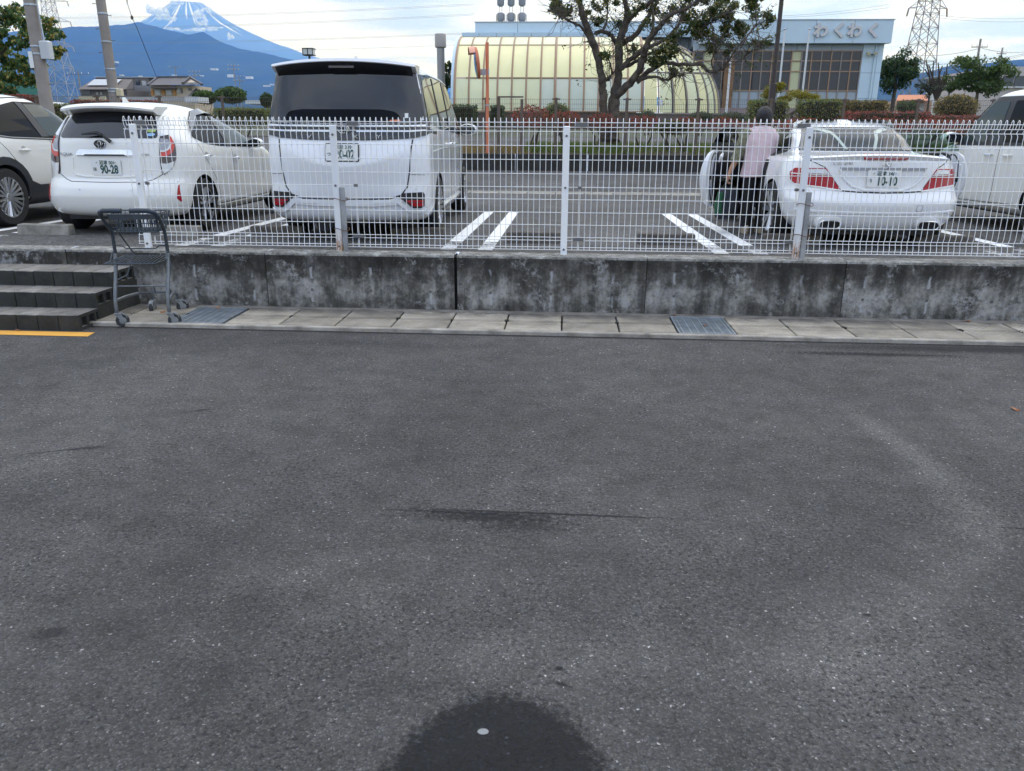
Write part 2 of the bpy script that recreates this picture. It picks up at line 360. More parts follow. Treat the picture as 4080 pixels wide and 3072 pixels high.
# ------------------------------------------------------------------ retaining wall, one piece per pour
def wall_mat(seed):
    g = G('weathered concrete wall'); o = g.mapv(loc=(seed * 3.1, 0, seed)); P = g.xyz()
    streak = _mk(g.t, 'ShaderNodeMapping'); streak.inputs['Scale'].default_value = (5.5, 5.5, .9); streak.inputs['Location'].default_value = (seed, 0, 0); g.L(g.o, streak.inputs[0])
    s = g.noise(1.5, 6, .62, streak.outputs[0]); blot = g.noise(4.2, 9, .72, o, .25); spk = g.noise(22, 7, .75, o)
    # dirt is heaviest below the coping and again at the foot
    top = g.ramp(P[2], (.26, 0), (.50, 1)); foot = g.ramp(P[2], (.06, 1), (.16, 0))
    d = g.math('ADD', g.math('MULTIPLY', s, .48), g.math('MULTIPLY', blot, .70)); d = g.math('ADD', d, g.math('MULTIPLY', top, .19)); d = g.math('ADD', d, g.math('MULTIPLY', foot, .05))
    col = g.ramp(d, (.49, (.36, .352, .335)), (.58, (.215, .21, .198)), (.65, (.10, .096, .088)), (.74, (.045, .042, .038)), (.86, (.015, .014, .012)))
    lime = g.math('MULTIPLY', g.ramp(g.noise(3.1, 7, .75, o, .4), (.55, 0), (.62, 1)), g.ramp(spk, (.42, 0), (.56, .95))); col = g.mixc(g.math('MULTIPLY', lime, .7), col, (.40, .40, .40))
    pit = g.vor(46, vec=o); col = g.mixc(g.math('MULTIPLY', g.ramp(pit, (.08, 1), (.17, 0)), g.ramp(g.noise(6, 3, .6, o), (.5, 0), (.6, .9))), col, (.012, .012, .012))
    col = g.mixc(g.ramp(spk, (.30, .65), (.5, 0)), col, (.025, .024, .022))
    col = g.mixc(g.ramp(spk, (.58, 0), (.72, .35)), col, (.33, .33, .34))
    # formwork tie holes with a run of lime below
    fx = g.math('SUBTRACT', g.math('MULTIPLY', g.math('FRACT', g.math('DIVIDE', g.math('ADD', P[0], 20.12), .58)), .58), .29)
    wob = g.noise(9, 3, .6, o); wet_ = g.noise(3, 3, .6, o)
    def tie(zc):
        dz = g.math('SUBTRACT', P[2], zc); r = g.math('SQRT', g.math('ADD', g.math('MULTIPLY', fx, fx), g.math('MULTIPLY', dz, dz)))
        below = g.math('MULTIPLY', g.math('LESS_THAN', dz, 0), g.math('GREATER_THAN', dz, -.12))
        run = g.math('MULTIPLY', g.ramp(g.math('ABSOLUTE', g.math('ADD', fx, g.math('MULTIPLY', g.math('SUBTRACT', wob, .5), .05))), (.005, 1), (.016, 0)), g.math('MULTIPLY', below, g.ramp(wet_, (.42, 0), (.55, 1))))
        return g.ramp(r, (.012, 1), (.016, 0)), run
    for zc in (.20, .43):
        hole, run = tie(zc); col = g.mixc(g.math('MULTIPLY', run, .75), col, (.42, .43, .45)); col = g.mixc(g.math('MULTIPLY', hole, .7), col, (.03, .03, .03))
    g.col(col); g.rough(.9); g.bump(g.math('ADD', spk, g.math('MULTIPLY', g.ramp(pit, (.05, 0), (.16, 1)), .8)), .6, .012)
    return g.m
def coping_mat():
    g = G('worn coping concrete'); a = g.noise(7, 8, .7); b = g.noise(34, 5, .7)
    col = g.ramp(a, (.30, (.06, .058, .052)), (.43, (.19, .185, .17)), (.56, (.30, .295, .275)), (.68, (.52, .51, .47)))
    col = g.mixc(g.ramp(b, (.35, .8), (.52, 0)), col, (.05, .048, .042)); g.col(col); g.rough(.9); g.bump(b, .5, .01); return g.m
M_COPE = coping_mat(); M_JOINT = plain('joint filler', (.012, .012, .012), .9)
wall = thing('retaining_wall', 'low stained grey concrete retaining wall below the white mesh fence', 'wall')
EDGE = [-9.0, -4.86, -2.872, -1.022, .782, 2.602, 4.42, 9.0]
def wall_piece(k, x0, x1):
    """slab whose face is slightly uneven and whose top arris is chipped"""
    nx = max(8, int((x1 - x0) / .035)); zs = [0.0, .06, .14, .24, .34, .44, .505, .532, .545, W_]
    rnd = np.random.default_rng(40 + k); V = []; F = []
    chip = np.convolve(rnd.random(nx + 9), np.ones(3) / 3, 'same')[:nx + 1]
    for zi, z in enumerate(zs):
        for i in range(nx + 1):
            x = x0 + (x1 - x0) * i / nx; y = -.127 + (rnd.random() - .5) * .004
            if z > .52: y += max(0, chip[i] - .45) * .035 * (1 if z > .54 else .5)
            zz = z - (max(0, chip[i] - .5) * .02 if z > .54 else 0)
            V.append((x, y, zz))
    n0 = len(V)
    for yy, zz in ((-.09, W_ + .003), (-.02, W_ + .002), (.05, W_ + .004), (.12, W_ + .003)):
        for i in range(nx + 1): V.append((x0 + (x1 - x0) * i / nx, yy, zz + (rnd.random() - .5) * .003))
    rows = len(zs) + 4; mi = []
    for j in range(rows - 1):
        for i in range(nx): a = j * (nx + 1) + i; F.append((a, a + 1, a + nx + 2, a + nx + 1)); mi.append(0 if j < len(zs) - 3 else 1)
    o = raw_mesh('wall_section', np.array(V, 'f'), np.array(F), None, wall, mats=[wall_mat(k), M_COPE], mi=mi)
    s = MB()       # ends and back close the slab
    s.add([(x0, -.127, 0), (x0, .12, 0), (x0, .12, W_), (x0, -.127, .545)], [(0, 1, 2, 3)]); s.add([(x1, -.127, 0), (x1, .12, 0), (x1, .12, W_), (x1, -.127, .545)], [(3, 2, 1, 0)])
    s.build('wall_end', M_JOINT, o)
for k, (a, b) in enumerate(zip(EDGE, EDGE[1:])):
    ga, gb = (.014 if abs(a + 1.022) < .01 else .003), (.014 if abs(b + 1.022) < .01 else .003)
    wall_piece(k, a + ga, b - gb)
MB().bb(-9, 9, -.085, .10, .02, .535).build('joint_filler', M_JOINT, wall)

# ------------------------------------------------------------------ gutter: kerb strips, lids, gratings
def lid_mat(seed):
    g = G('gutter lid concrete'); o = g.mapv(loc=(seed * 1.7, seed * .6, 0)); a = g.noise(2.6, 6, .65, o); b = g.noise(60, 3, .6, o); P = g.xyz()
    t = .82 + .36 * ((seed * 37) % 10) / 10
    col = g.ramp(a, (.30, (.17 * t, .153 * t, .128 * t)), (.66, (.41 * t, .372 * t, .312 * t)))
    # chequer of small raised lugs
    u = g.math('MULTIPLY', g.math('ADD', P[0], P[1]), 55.); v = g.math('MULTIPLY', g.math('SUBTRACT', P[0], P[1]), 55.)
    lug = g.math('MULTIPLY', g.math('SINE', u), g.math('SINE', v))
    inner = g.math('MULTIPLY', g.math('LESS_THAN', g.math('ABSOLUTE', g.math('SUBTRACT', P[1], .05)), .19), g.math('LESS_THAN', g.math('ABSOLUTE', P[0]), .205))
    band = g.math('GREATER_THAN', g.math('ABSOLUTE', g.math('SUBTRACT', P[1], .02)), .035)
    lug = g.math('MULTIPLY', g.math('ABSOLUTE', lug), g.math('MULTIPLY', inner, band))
    col = g.mixc(g.math('MULTIPLY', g.ramp(lug, (.12, 1), (.4, 0)), g.math('MULTIPLY', g.math('MULTIPLY', inner, band), .25)), col, (.07, .065, .06))
    col = g.mixc(g.math('MULTIPLY', g.ramp(P[1], (.10, 0), (.30, 1)), g.ramp(a, (.42, 1), (.62, .15))), col, (.085, .08, .075))
    col = g.mixc(g.ramp(b, (.28, .5), (.45, 0)), col, (.06, .055, .05))
    g.col(col); g.rough(.88); g.bump(g.math('ADD', g.math('MULTIPLY', lug, 1.2), g.math('MULTIPLY', b, .5)), .5, .008); return g.m
LIDM = [lid_mat(i) for i in range(5)]
M_KERB = plain('gutter kerb concrete', (.36, .33, .29), .9, var=.45, vscale=5, bump=.4, bscale=60)
M_DARK = plain('dark gap dirt', (.014, .013, .012), .95)
gut = thing('drain_gutter', 'pale concrete drain gutter with chequered lids along the wall foot', 'gutter')
ZG = .036
k = MB(); k.bev(-12, 12, -.955, -.905, -.05, ZG, .008); k.build('kerb_strip', M_KERB, gut)
k = MB(); k.bev(-12, 12, -.258, -.128, -.05, ZG - .006, .006); k.build('kerb_strip', plain('gutter back strip', (.21, .195, .175), .9, var=.5, vscale=6), gut)
MB().bb(-12, 12, -.905, -.258, -.2, ZG - .045).build('gutter_channel', M_DARK, gut)
lid_meshes = []
for i, m in enumerate(LIDM):
    b = MB(); b.bev(-.243, .243, -.316, .3205, -.05, 0, .006); b.bb(-.2465, .2465, .018, .023, -.03, .0012); b.bb(-.2465, .2465, -.022, -.017, -.03, .0012)
    b.m = [0] * (len(b.f) - 12) + [1] * 12
    o = b.build('gutter_lid', [m, M_DARK], gut); lid_meshes.append(o.data); bpy.data.objects.remove(o)
GRATES = (-3.27, 1.25)
for i in range(-16, 19):
    x = .5 * i + .25
    if any(abs(x - g_) < .3 for g_ in GRATES) or x < -4.2 and False: continue
    o = link('gutter_lid', lid_meshes[(i * 7 + 3) % 5], gut, (x, -.582 + .002, ZG + ((i * 13) % 7 - 3) * .0008)); o.rotation_euler = (((i * 5) % 3 - 1) * .002, ((i * 11) % 3 - 1) * .003, ((i * 3) % 5 - 2) * .0015)
    if i % 2 == 0:
        MB().bb(-.02, .02, -.03, .03, -.02, .0).build('lifting_slot', M_DARK, gut, loc=(x + .25, -.56, ZG + .0015))
M_GALV = plain('galvanised steel', (.42, .47, .52), .45, .75, var=.25, vscale=14)
for gx, lab in zip(GRATES, ('near the cart', 'mid')):
    fr = MB()
    for s_ in (-.235, .235): fr.bb(gx + s_ - .006, gx + s_ + .006, -.90, -.265, ZG - .04, ZG + .002)
    for y_ in (-.895, -.27): fr.bb(gx - .241, gx + .241, y_ - .006, y_ + .006, ZG - .04, ZG + .003)
    gobj = fr.build('grating', M_GALV, gut)
    bars = MB()
    for q in range(38): yy = -.885 + .606 * q / 37; bars.bb(gx - .23, gx + .23, yy - .0022, yy + .0022, ZG - .035, ZG)
    bars.build('grating_bars', M_GALV, gobj)
    cb = MB()
    for q in range(7): xx = gx - .2 + .4 * q / 6; cb.bb(xx - .004, xx + .004, -.89, -.275, ZG - .012, ZG + .001)
    cb.build('cross_bars', M_GALV, gobj)

# ------------------------------------------------------------------ block steps
def block_mat(seed):
    g = G('mossy concrete block'); o = g.mapv(loc=(seed * 2.3, seed * 1.1, seed)); a = g.noise(6, 6, .65, o); b = g.noise(70, 4, .7, o)
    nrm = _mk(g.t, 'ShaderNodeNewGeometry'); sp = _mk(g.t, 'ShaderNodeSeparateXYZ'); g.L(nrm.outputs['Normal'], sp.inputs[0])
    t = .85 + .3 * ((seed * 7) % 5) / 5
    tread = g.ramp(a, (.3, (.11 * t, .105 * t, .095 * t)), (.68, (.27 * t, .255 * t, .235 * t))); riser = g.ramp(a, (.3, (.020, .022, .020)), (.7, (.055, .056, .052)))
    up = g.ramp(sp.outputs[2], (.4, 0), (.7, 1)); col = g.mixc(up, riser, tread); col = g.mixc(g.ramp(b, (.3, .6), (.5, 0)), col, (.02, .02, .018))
    g.col(col); g.rough(.95); g.bump(b, .6, .008); return g.m
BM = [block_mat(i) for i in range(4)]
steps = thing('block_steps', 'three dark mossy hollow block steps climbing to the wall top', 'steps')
def solid_block():
    return MB().bev(-.0925, .0925, 0, .385, -.138, 0, .005)
def end_block():
    """block lying on its side: three hollow cells open to the right"""
    b = MB(); b.bev(-.0925, .055, 0, .385, -.138, 0, .004)
    for y0, y1 in ((0, .03), (.118, .148), (.236, .266), (.355, .385)): b.bb(.0549, .0925, y0, y1, -.138, -.0005)
    b.bb(.055, .0926, 0.001, .384, -.028, -.0002); b.bb(.055, .0926, 0.001, .384, -.1378, -.11); return b
ms, me_ = [], []
for m in BM:
    o = solid_block().build('block', m, steps); ms.append(o.data); bpy.data.objects.remove(o)
    o = end_block().build('block', m, steps); me_.append(o.data); bpy.data.objects.remove(o)
XE = -4.175
for si, (y0, zt, n) in enumerate(((-1.145, .138, 7), (-.85, .276, 7), (-.55, .414, 8))):
    for i in range(n):
        x = XE - .0945 - .1895 * i
        link('block', (me_ if i == 0 else ms)[(i * 3 + si) % 4], steps, (x + random.uniform(-.001, .001), y0 + random.uniform(-.003, .003), zt + random.uniform(-.002, .002)))
    # lower courses carry the upper treads
    if si:
        for q in range(si): MB().bb(XE - .1895 * 8, XE - .004, y0 + .002, -.13, .138 * q + .001, .138 * q + .1365).build('block_course', BM[si], steps)
    else: pass
MB().bb(XE - .1895 * 8, XE - .003, -.76, -.13, 0, .1365).build('block_course', BM[0], steps)
MB().bb(XE - .1895 * 8, XE - .003, -.465, -.13, .138, .2745).build('block_course', BM[1], steps)

# ------------------------------------------------------------------ painted lines
def paint(name, col, wear=.35, scale=30):
    g = G(name); n = g.noise(scale, 6, .7); n2 = g.noise(2.2, 3, .5)
    k = g.math('ADD', g.math('MULTIPLY', n, .7), g.math('MULTIPLY', n2, .5))
    g.col(g.ramp(k, (wear, (.075, .075, .078)), (wear + .05, tuple(c * .8 for c in col)), (wear + .2, col))); g.rough(.75); return g.m
M_WHITE = paint('white line paint', (.78, .79, .80), .30); M_WORN = paint('worn white line paint', (.66, .67, .68), .58, 45); M_YEL = paint('orange yellow line paint', (.72, .36, .055), .40, 26)
def line_strip(name, pts, mat, z=.004):
    """flat strip on the sloping lot from polygon points"""
    V = [(x, y, (lotz(y) if y > 0 else 0) + z) for x, y in pts]; me = bpy.data.meshes.new(name); me.from_pydata(V, [], [tuple(range(len(V)))]); me.materials.append(mat); me.update()
    return struct(link(name, me))
def u_mark(xc, y0, y1):
    """two parallel bars joined by a rounded head"""
    hw, tw = .19, .072; V = []; F = []; n = 12
    def row(off):
        p = [(xc - off, y0)]
        for k in range(n + 1):
            a = math.pi - math.pi * k / n; p.append((xc + off * math.cos(a), y1 - hw * .55 + off * .55 * math.sin(a)))
        p.append((xc + off, y0)); return p
    a, b = row(hw + tw), row(hw - tw)
    for p in a + b: V.append((p[0], p[1], lotz(p[1]) + .004))
    L = len(a)
    for i in range(L - 1): F.append((i, i + 1, L + i + 1, L + i))
    return struct(raw_mesh('bay_line', np.array(V, 'f'), np.array(F), M_WHITE))
for xc in (-.97, 1.73, -3.70, 4.5, -6.42):
    u_mark(xc, .95 if abs(xc) < 2 else 1.15, 4.85)
    for s_ in (-.19, .19):
        line_strip('bay_line', [(xc + s_ - .072, .27), (xc + s_ + .072, .27), (xc + s_ + .072, .93), (xc + s_ - .072, .93)], M_WORN)
me = bpy.data.meshes.new('floor_line'); me.from_pydata([(-7.5, -1.345, .004), (-4.0, -1.335, .004), (-4.02, -1.195, .004), (-7.5, -1.205, .004)], [], [(0, 1, 2, 3)]); me.materials.append(M_YEL); struct(link('floor_line', me))
# drain strip across the upper lot
M_STRIP = plain('drain strip concrete', (.30, .285, .255), .9, var=.5, vscale=5, bump=.3)
strip = thing('drain_strip', 'narrow pale concrete drain strip across the upper lot', 'drain')
x = -14.0; i = 0
while x < 14:
    L = .6; z = .446
    MB().bb(x + .012, x + L - .012, 9.25 + (i % 3) * .01, 9.66, z - .05, z + .001 * (i % 2)).build('drain_lid', M_STRIP, strip); x += L; i += 1
for s_ in range(14): MB().bb(-14 + 2 * s_, -12.01 + 2 * s_, 9.72, 9.98, .39, .447).build('drain_lid', M_STRIP, strip)
MB().bb(-14, 14, 9.2, 10, .3, .43).build('drain_channel', M_DARK, strip)

# ------------------------------------------------------------------ wheel stops
M_STOP = plain('wheel stop concrete', (.27, .255, .225), .92, var=.4, vscale=7, bump=.5, bscale=45)
M_STOP2 = plain('dirty wheel stop concrete', (.105, .092, .082), .92, var=.4, vscale=7, bump=.5, bscale=45)
def stop(x, y, label, mat, L=.6):
    b = MB(); z0 = lotz(y) - .01; h = .125
    b.prism([(0, 0), (.15, 0), (.135, h), (.02, h)], -L / 2, L / 2, 'YZ')
    o = b.build('wheel_stop', mat, None, loc=(x, y, z0), bevel=.01); tag(o, label, 'wheel stop', 'concrete wheel stops at the bay ends'); return o
stop(-5.83, 1.0, 'pale concrete wheel stop behind the hatchback, beyond the steps', M_STOP)
stop(-4.36, 1.03, 'pale concrete wheel stop seen through the mesh beside the shopping cart', M_STOP)
stop(-3.2, 1.12, 'brown wheel stop under the left rear of the tall white van', M_STOP2)
stop(-1.62, 1.15, 'brown wheel stop under the right rear wheel of the tall white van', M_STOP2)
stop(-.32, .88, 'dark wheel stop left in the empty bay, beside the middle fence post', M_STOP2)
stop(1.08, .9, 'dark wheel stop right in the empty bay, by the open coupe door', M_STOP2)
stop(2.42, 1.0, 'brown wheel stop under the left rear wheel of the white coupe', M_STOP2)
stop(4.0, 1.05, 'dark wheel stop under the right rear of the white coupe', M_STOP2)
stop(5.55, 1.1, 'wheel stop by the rear wheel of the boxy white car, right edge', M_STOP2)

# ------------------------------------------------------------------ white mesh fence on the wall
M_FW = plain('white fence coating', (.88, .89, .90), .35, 0, .5)
def post_mat():
    g = G('white post, rust at the foot'); P = g.xyz(); n = g.noise(14, 5, .65, g.mapv((6, 6, 1.2)))
    k = g.math('MULTIPLY', g.ramp(P[2], (.05, 1), (.24, 0)), g.ramp(n, (.38, 0), (.56, 1)))
    g.col(g.mixc(k, (.77, .79, .82), (.36, .17, .06))); g.rough(.45); return g.m
M_POST = post_mat(); M_CLAMP = plain('weathered clamp steel', (.16, .16, .165), .6, .4)
M_PIPE = plain('weathered grey pipe', (.32, .33, .345), .6, .1, var=.35, vscale=6); M_RUST = plain('rusty tie wire', (.13, .06, .035), .8)
fence = thing('mesh_fence', 'white welded wire mesh fence on the wall top', 'fence', (0, 0, W_))
PX = [-4.08, -2.165, 0, 2.165, 4.33]
for i, x in enumerate(PX):
    b = MB(); b.bev(-.03, .03, -.021, .021, 0, 1.17, .005); p = b.build('post', M_POST if i in (1, 3) else M_FW, fence, loc=(x, 0, .002), smooth=30)
    c = MB()
    for z in (1.085, .625, .055): c.lathe([(.011, -.028), (.011, -.0205)], (0, 0, z), 'Y', 8)
    c.build('bolt', M_CLAMP, p)
    MB().bev(-.12, .12, -.07, .07, 0, .006, .02).build('mortar_pad', M_COPE, p)
for x in (-2.165, 2.165):
    b = MB(); b.tube([(x + .062, -.01, .003), (x + .058, -.01, .61)], .024, 12); pp = b.build('support_pipe', M_PIPE, fence, smooth=True)
    for z in (.22, .50):
        b = MB(); b.tube([(x + .034 + .074 * math.cos(a), -.008 + .045 * math.sin(a), z + .012 * math.sin(a * 2)) for a in [k * math.pi / 8 for k in range(16)]], .0035, 5, close=True); b.build('tie_wire', M_RUST, pp)
HZ = [.048, .073, .135, .165, .283, .398, .517, .63, .75, .876, 1.0, 1.125]
JO = [-4.19, -4.025, -1.985, .135, 2.12, 4.2, 6.3]
RW = .0031
for a, b_x in zip(JO, JO[1:]):
    m = MB(); n = max(1, round((b_x - a - .02) / .0525)); x0, x1 = a + .005, b_x - .005; YP = .034
    prof = [(YP, .044), (YP, .10), (YP + .018, .15), (YP, .2), (YP, 1.06), (YP - .005, 1.10), (YP + .025, 1.135), (YP + .002, 1.165), (YP, 1.20), (YP + .006, 1.232), (YP + .020, 1.240), (YP + .032, 1.228), (YP + .058, 1.163)]
    for q in range(n + 1):
        x = x0 + (x1 - x0) * q / n; dx_ = random.uniform(-.0012, .0012)
        m.tube([(x + dx_, y, z) for y, z in prof], RW, 5)
    for z in HZ:
        yy = YP - RW * 1.8 if z not in (.165, .135) else YP + .01
        m.tube([(x0 - .004, yy, z), (x1 + .004, yy, z)], RW * 1.12, 5)
    for z, yy in ((1.203, YP - RW * 1.8), (1.163, YP + .058)): m.tube([(x0 - .004, yy, z), (x1 + .004, yy, z)], RW * 1.15, 5)
    tag(m.build('mesh_panel', M_FW, fence, smooth=60), kind='stuff')
for j in JO[1:-1]:
    MB().bev(j - .055, j + .055, .012, .05, 1.165, 1.205, .004).build('clamp', M_CLAMP, fence); MB().bb(j - .05, j + .05, .015, .045, .135, .165).build('clamp', M_CLAMP, fence)
    MB().bev(j - .018, j + .018, .018, .045, .615, .64, .003).build('clamp', M_CLAMP, fence)
# ------------------------------------------------------------------ cars: a shell of stacked plan outlines; trim is wrapped on it
def pchip(xs, ys):
    xs = np.asarray(xs, float); ys = np.asarray(ys, float); h = np.diff(xs); d = np.diff(ys) / h; m = np.zeros(len(xs))
    for i in range(1, len(xs) - 1):
        if d[i - 1] * d[i] > 0:
            w1, w2 = 2 * h[i] + h[i - 1], h[i] + 2 * h[i - 1]; m[i] = (w1 + w2) / (w1 / d[i - 1] + w2 / d[i])
    m[0], m[-1] = d[0], d[-1]
    def f(x):
        x = min(max(x, xs[0]), xs[-1]); i = min(max(int(np.searchsorted(xs, x)) - 1, 0), len(h) - 1); t = (x - xs[i]) / h[i]
        return (2*t**3-3*t**2+1)*ys[i] + (t**3-2*t**2+t)*h[i]*m[i] + (-2*t**3+3*t**2)*ys[i+1] + (t**3-t**2)*h[i]*m[i+1]
    return f
class Shell:
    """levels: (z, half width, y rear, y front, rear corner depth, front corner depth); y is measured forward of the rear axle"""
    def __init__(s, levels, taper, bow=.06, bowF=.12, m=3.2, dy=None):
        a = np.array(levels, float); z = a[:, 0]; s.z0, s.z1 = z[0], z[-1]; s.zl = z
        s.fn = [pchip(z, a[:, k]) for k in range(1, 6)]; s.tp = pchip(*zip(*taper)); s.bow, s.bowF, s.m, s.dy = bow, bowF, m, dy
    def rear_y(s, x, z):
        hw, yR, yF, cR, cF = [f(z) for f in s.fn]; y = yR
        for _ in range(2):
            a = min(abs(x) / (hw * s.tp(y)), .9995); y = yR + s.bow * a * a + cR * (1 - (1 - a ** s.m) ** (1 / s.m))
        return y + (s.dy(x, z) if s.dy else 0)
    def side_x(s, y, z):
        hw, yR, yF, cR, cF = [f(z) for f in s.fn]
        y0, y1 = yR + s.bow + cR, yF - s.bowF - cF; w = hw * s.tp(y)
        if y < y0:
            lo, hi = 0, 1
            for _ in range(22):
                a = (lo + hi) / 2
                if yR + s.bow * a * a + cR * (1 - (1 - a ** s.m) ** (1 / s.m)) < y: lo = a
                else: hi = a
            return w * lo
        if y > y1:
            lo, hi = 0, 1
            for _ in range(22):
                a = (lo + hi) / 2
                if yF - s.bowF * a * a - cF * (1 - (1 - a ** s.m) ** (1 / s.m)) > y: lo = a
                else: hi = a
            return w * lo
        return w
    def ring(s, z, nr=22, ns=24):
        hw, yR, yF, cR, cF = [f(z) for f in s.fn]; R = []; m = s.m
        for i in range(nr):
            th = math.pi / 2 * (i / (nr - 1)) ; a = math.sin(th) ** (2 / m) if i else 0
            # even spread over the flat, dense in the corner
            a = min(1, .55 * (i / (nr - 1)) / .62 if i / (nr - 1) < .62 else .55 + .45 * math.sin(math.pi / 2 * (i / (nr - 1) - .62) / .38))
            y = yR + s.bow * a * a + cR * (1 - (1 - min(a, 1) ** m) ** (1 / m)); x = hw * a * s.tp(y)
            R.append((x, y + (s.dy(x, z) if s.dy else 0) * (1 if a < .97 else 0)))
        y0, y1 = yR + s.bow + cR, yF - s.bowF - cF
        for i in range(1, ns): y = y0 + (y1 - y0) * i / ns; R.append((hw * s.tp(y), y))
        for i in range(nr):
            q = 1 - i / (nr - 1); a = .55 * q / .62 if q < .62 else .55 + .45 * math.sin(math.pi / 2 * (q - .62) / .38); a = min(a, 1)
            y = yF - s.bowF * a * a - cF * (1 - (1 - a ** m) ** (1 / m)); R.append((hw * a * s.tp(y), y))
        full = [(x, y, z) for x, y in R] + [(-x, y, z) for x, y in R[-2:0:-1]]
        return full
    def body(s, name, mat, parent, wheels, wr, extra=(), smooth=32):
        zs = []
        for a, b in zip(s.zl, s.zl[1:]):
            k = max(1, int(math.ceil((b - a) / (.012 if b > .9 else .02)))); zs += [a + (b - a) * i / k for i in range(k)]
        zs.append(s.zl[-1]); m = MB(); m.loft([s.ring(z) for z in zs])
        o = m.build(name, [mat, M_WELL], parent)
        cuts = []
        for y in wheels:
            for sd in (-1, 1):
                c = MB(); h = s.fn[0](.5); c.lathe([(wr, -.16), (wr, .3)], (sd * (h - .10), y, wr * .86), 'X', 40)
                for f in range(len(c.m)): c.m[f] = 0
                q = c.build('cutter', [M_WELL]); cuts.append(q)
        for c in list(extra): cuts.append(c)
        o.parent = None
        for c in cuts:
            md = o.modifiers.new('cut', 'BOOLEAN'); md.operation = 'DIFFERENCE'; md.object = c; md.solver = 'EXACT'; md.material_mode = 'TRANSFER'
        dg = bpy.context.evaluated_depsgraph_get(); dg.update(); me = bpy.data.meshes.new_from_object(o.evaluated_get(dg)); old = o.data
        o.modifiers.clear(); o.data = me; bpy.data.meshes.remove(old)
        for c in cuts: bpy.data.objects.remove(c)
        smooth_mesh(o.data, smooth); o.parent = parent; return o
    def _patch(s, poly, off, thick, mp, step):
        bm = bmesh.new(); vs = [bm.verts.new((a, 0, b)) for a, b in poly]; bm.faces.new(vs)
        xs = [p[0] for p in poly]; zs = [p[1] for p in poly]
        for lo, hi, nrm in ((min(xs), max(xs), (1, 0, 0)), (min(zs), max(zs), (0, 0, 1))):
            k = int((hi - lo) / step)
            for i in range(1, k + 1):
                t = lo + (hi - lo) * i / (k + 1); co = (t, 0, 0) if nrm[0] else (0, 0, t)
                bmesh.ops.bisect_plane(bm, geom=bm.verts[:] + bm.edges[:] + bm.faces[:], plane_co=co, plane_no=nrm, dist=1e-5)
        if thick:
            r = bmesh.ops.extrude_face_region(bm, geom=bm.faces[:]); new = set(v for v in r['geom'] if isinstance(v, bmesh.types.BMVert))
        else: new = set()
        for v in bm.verts: v.co = mp(v.co.x, v.co.z, off if (v in new or not thick) else off - thick)
        return bm
    def rear(s, name, poly, mat, parent, off=.004, thick=.012, step=.05, smooth=True, plan=None):
        """poly in (x, z) seen from behind; wrapped on the rear surface"""
        def mp(x, z, o):
            e = .006; P = lambda a, b: Vector((a, s.rear_y(a, b), b)); n = (P(x + e, z) - P(x - e, z)).cross(P(x, min(z + e, s.z1)) - P(x, z - e))
            n = n.normalized(); n = n if n.y < 0 else -n
            if n.y > -.12: n = Vector((n.x, -.12, n.z)).normalized()
            return P(x, z) + n * o
        return s._fin(name, s._patch(poly, off, thick, mp, step), mat, parent, smooth)
    def side(s, name, poly, mat, parent, sd=1, off=.004, thick=.012, step=.06, smooth=True):
        """poly in (y, z) on the right (sd=1) or left flank"""
        def mp(y, z, o):
            e = .006; P = lambda a, b: Vector((s.side_x(a, b), a, b)); n = (P(y + e, z) - P(y - e, z)).cross(P(y, min(z + e, s.z1)) - P(y, z - e))
            n = n.normalized(); n = n if n.x > 0 else -n; q = P(y, z) + n * o; q.x *= sd; return q
        return s._fin(name, s._patch(poly, off, thick, mp, step), mat, parent, smooth)
    def _fin(s, name, bm, mat, parent, smooth):
        bmesh.ops.recalc_face_normals(bm, faces=bm.faces); me = bpy.data.meshes.new(name); bm.to_mesh(me); bm.free(); me.materials.append(mat)
        if smooth: smooth_mesh(me, 50)
        return link(name, me, parent)
    def rear_line(s, name, pts, mat, parent, r=.004, off=0, n=6):
        m = MB(); P = []
        for (x0, z0), (x1, z1) in zip(pts, pts[1:]):
            k = max(1, int(math.hypot(x1 - x0, z1 - z0) / .03)); P += [(x0 + (x1 - x0) * i / k, z0 + (z1 - z0) * i / k) for i in range(k)]
        P.append(pts[-1]); m.tube([(x, s.rear_y(x, z) - off, z) for x, z in P], r, n); return m.build(name, mat, parent, smooth=True)
    def side_line(s, name, pts, mat, parent, sd=1, r=.004, off=0, n=6):
        m = MB(); P = []
        for (y0, z0), (y1, z1) in zip(pts, pts[1:]):
            k = max(1, int(math.hypot(y1 - y0, z1 - z0) / .04)); P += [(y0 + (y1 - y0) * i / k, z0 + (z1 - z0) * i / k) for i in range(k)]
        P.append(pts[-1]); m.tube([(sd * (s.side_x(y, z) + off), y, z) for y, z in P], r, n); return m.build(name, mat, parent, smooth=True)
def rpoly(pts, r, n=4):
    """round the corners of a polygon"""
    out = []; L = len(pts)
    for i in range(L):
        p0, p, p1 = Vector(pts[i - 1]), Vector(pts[i]), Vector(pts[(i + 1) % L]); a = (p0 - p); b = (p1 - p); k = min(r, a.length * .45, b.length * .45)
        A, B = p + a.normalized() * k, p + b.normalized() * k
        for j in range(n + 1): t = j / n; q = A * (1 - t) ** 2 + p * 2 * t * (1 - t) + B * t * t; out.append((q.x, q.y))
    return out
def car_paint(name, col, rough=.22):
    return plain(name, col, rough, 0, .5, coat=.8)
M_WELL = plain('wheel well black', (.008, .008, .009), .9)
M_PEARL = car_paint('pearl white paint', (.74, .76, .80)); M_IVORY = car_paint('white paint', (.78, .78, .755)); M_WPAINT = car_paint('cool white paint', (.78, .79, .81))
M_GLASS = plain('dark privacy glass', (.012, .014, .019), .02, 0, .75)
M_GLASS_S = plain('dark side glass', (.008, .010, .014), .02, 0, .06)
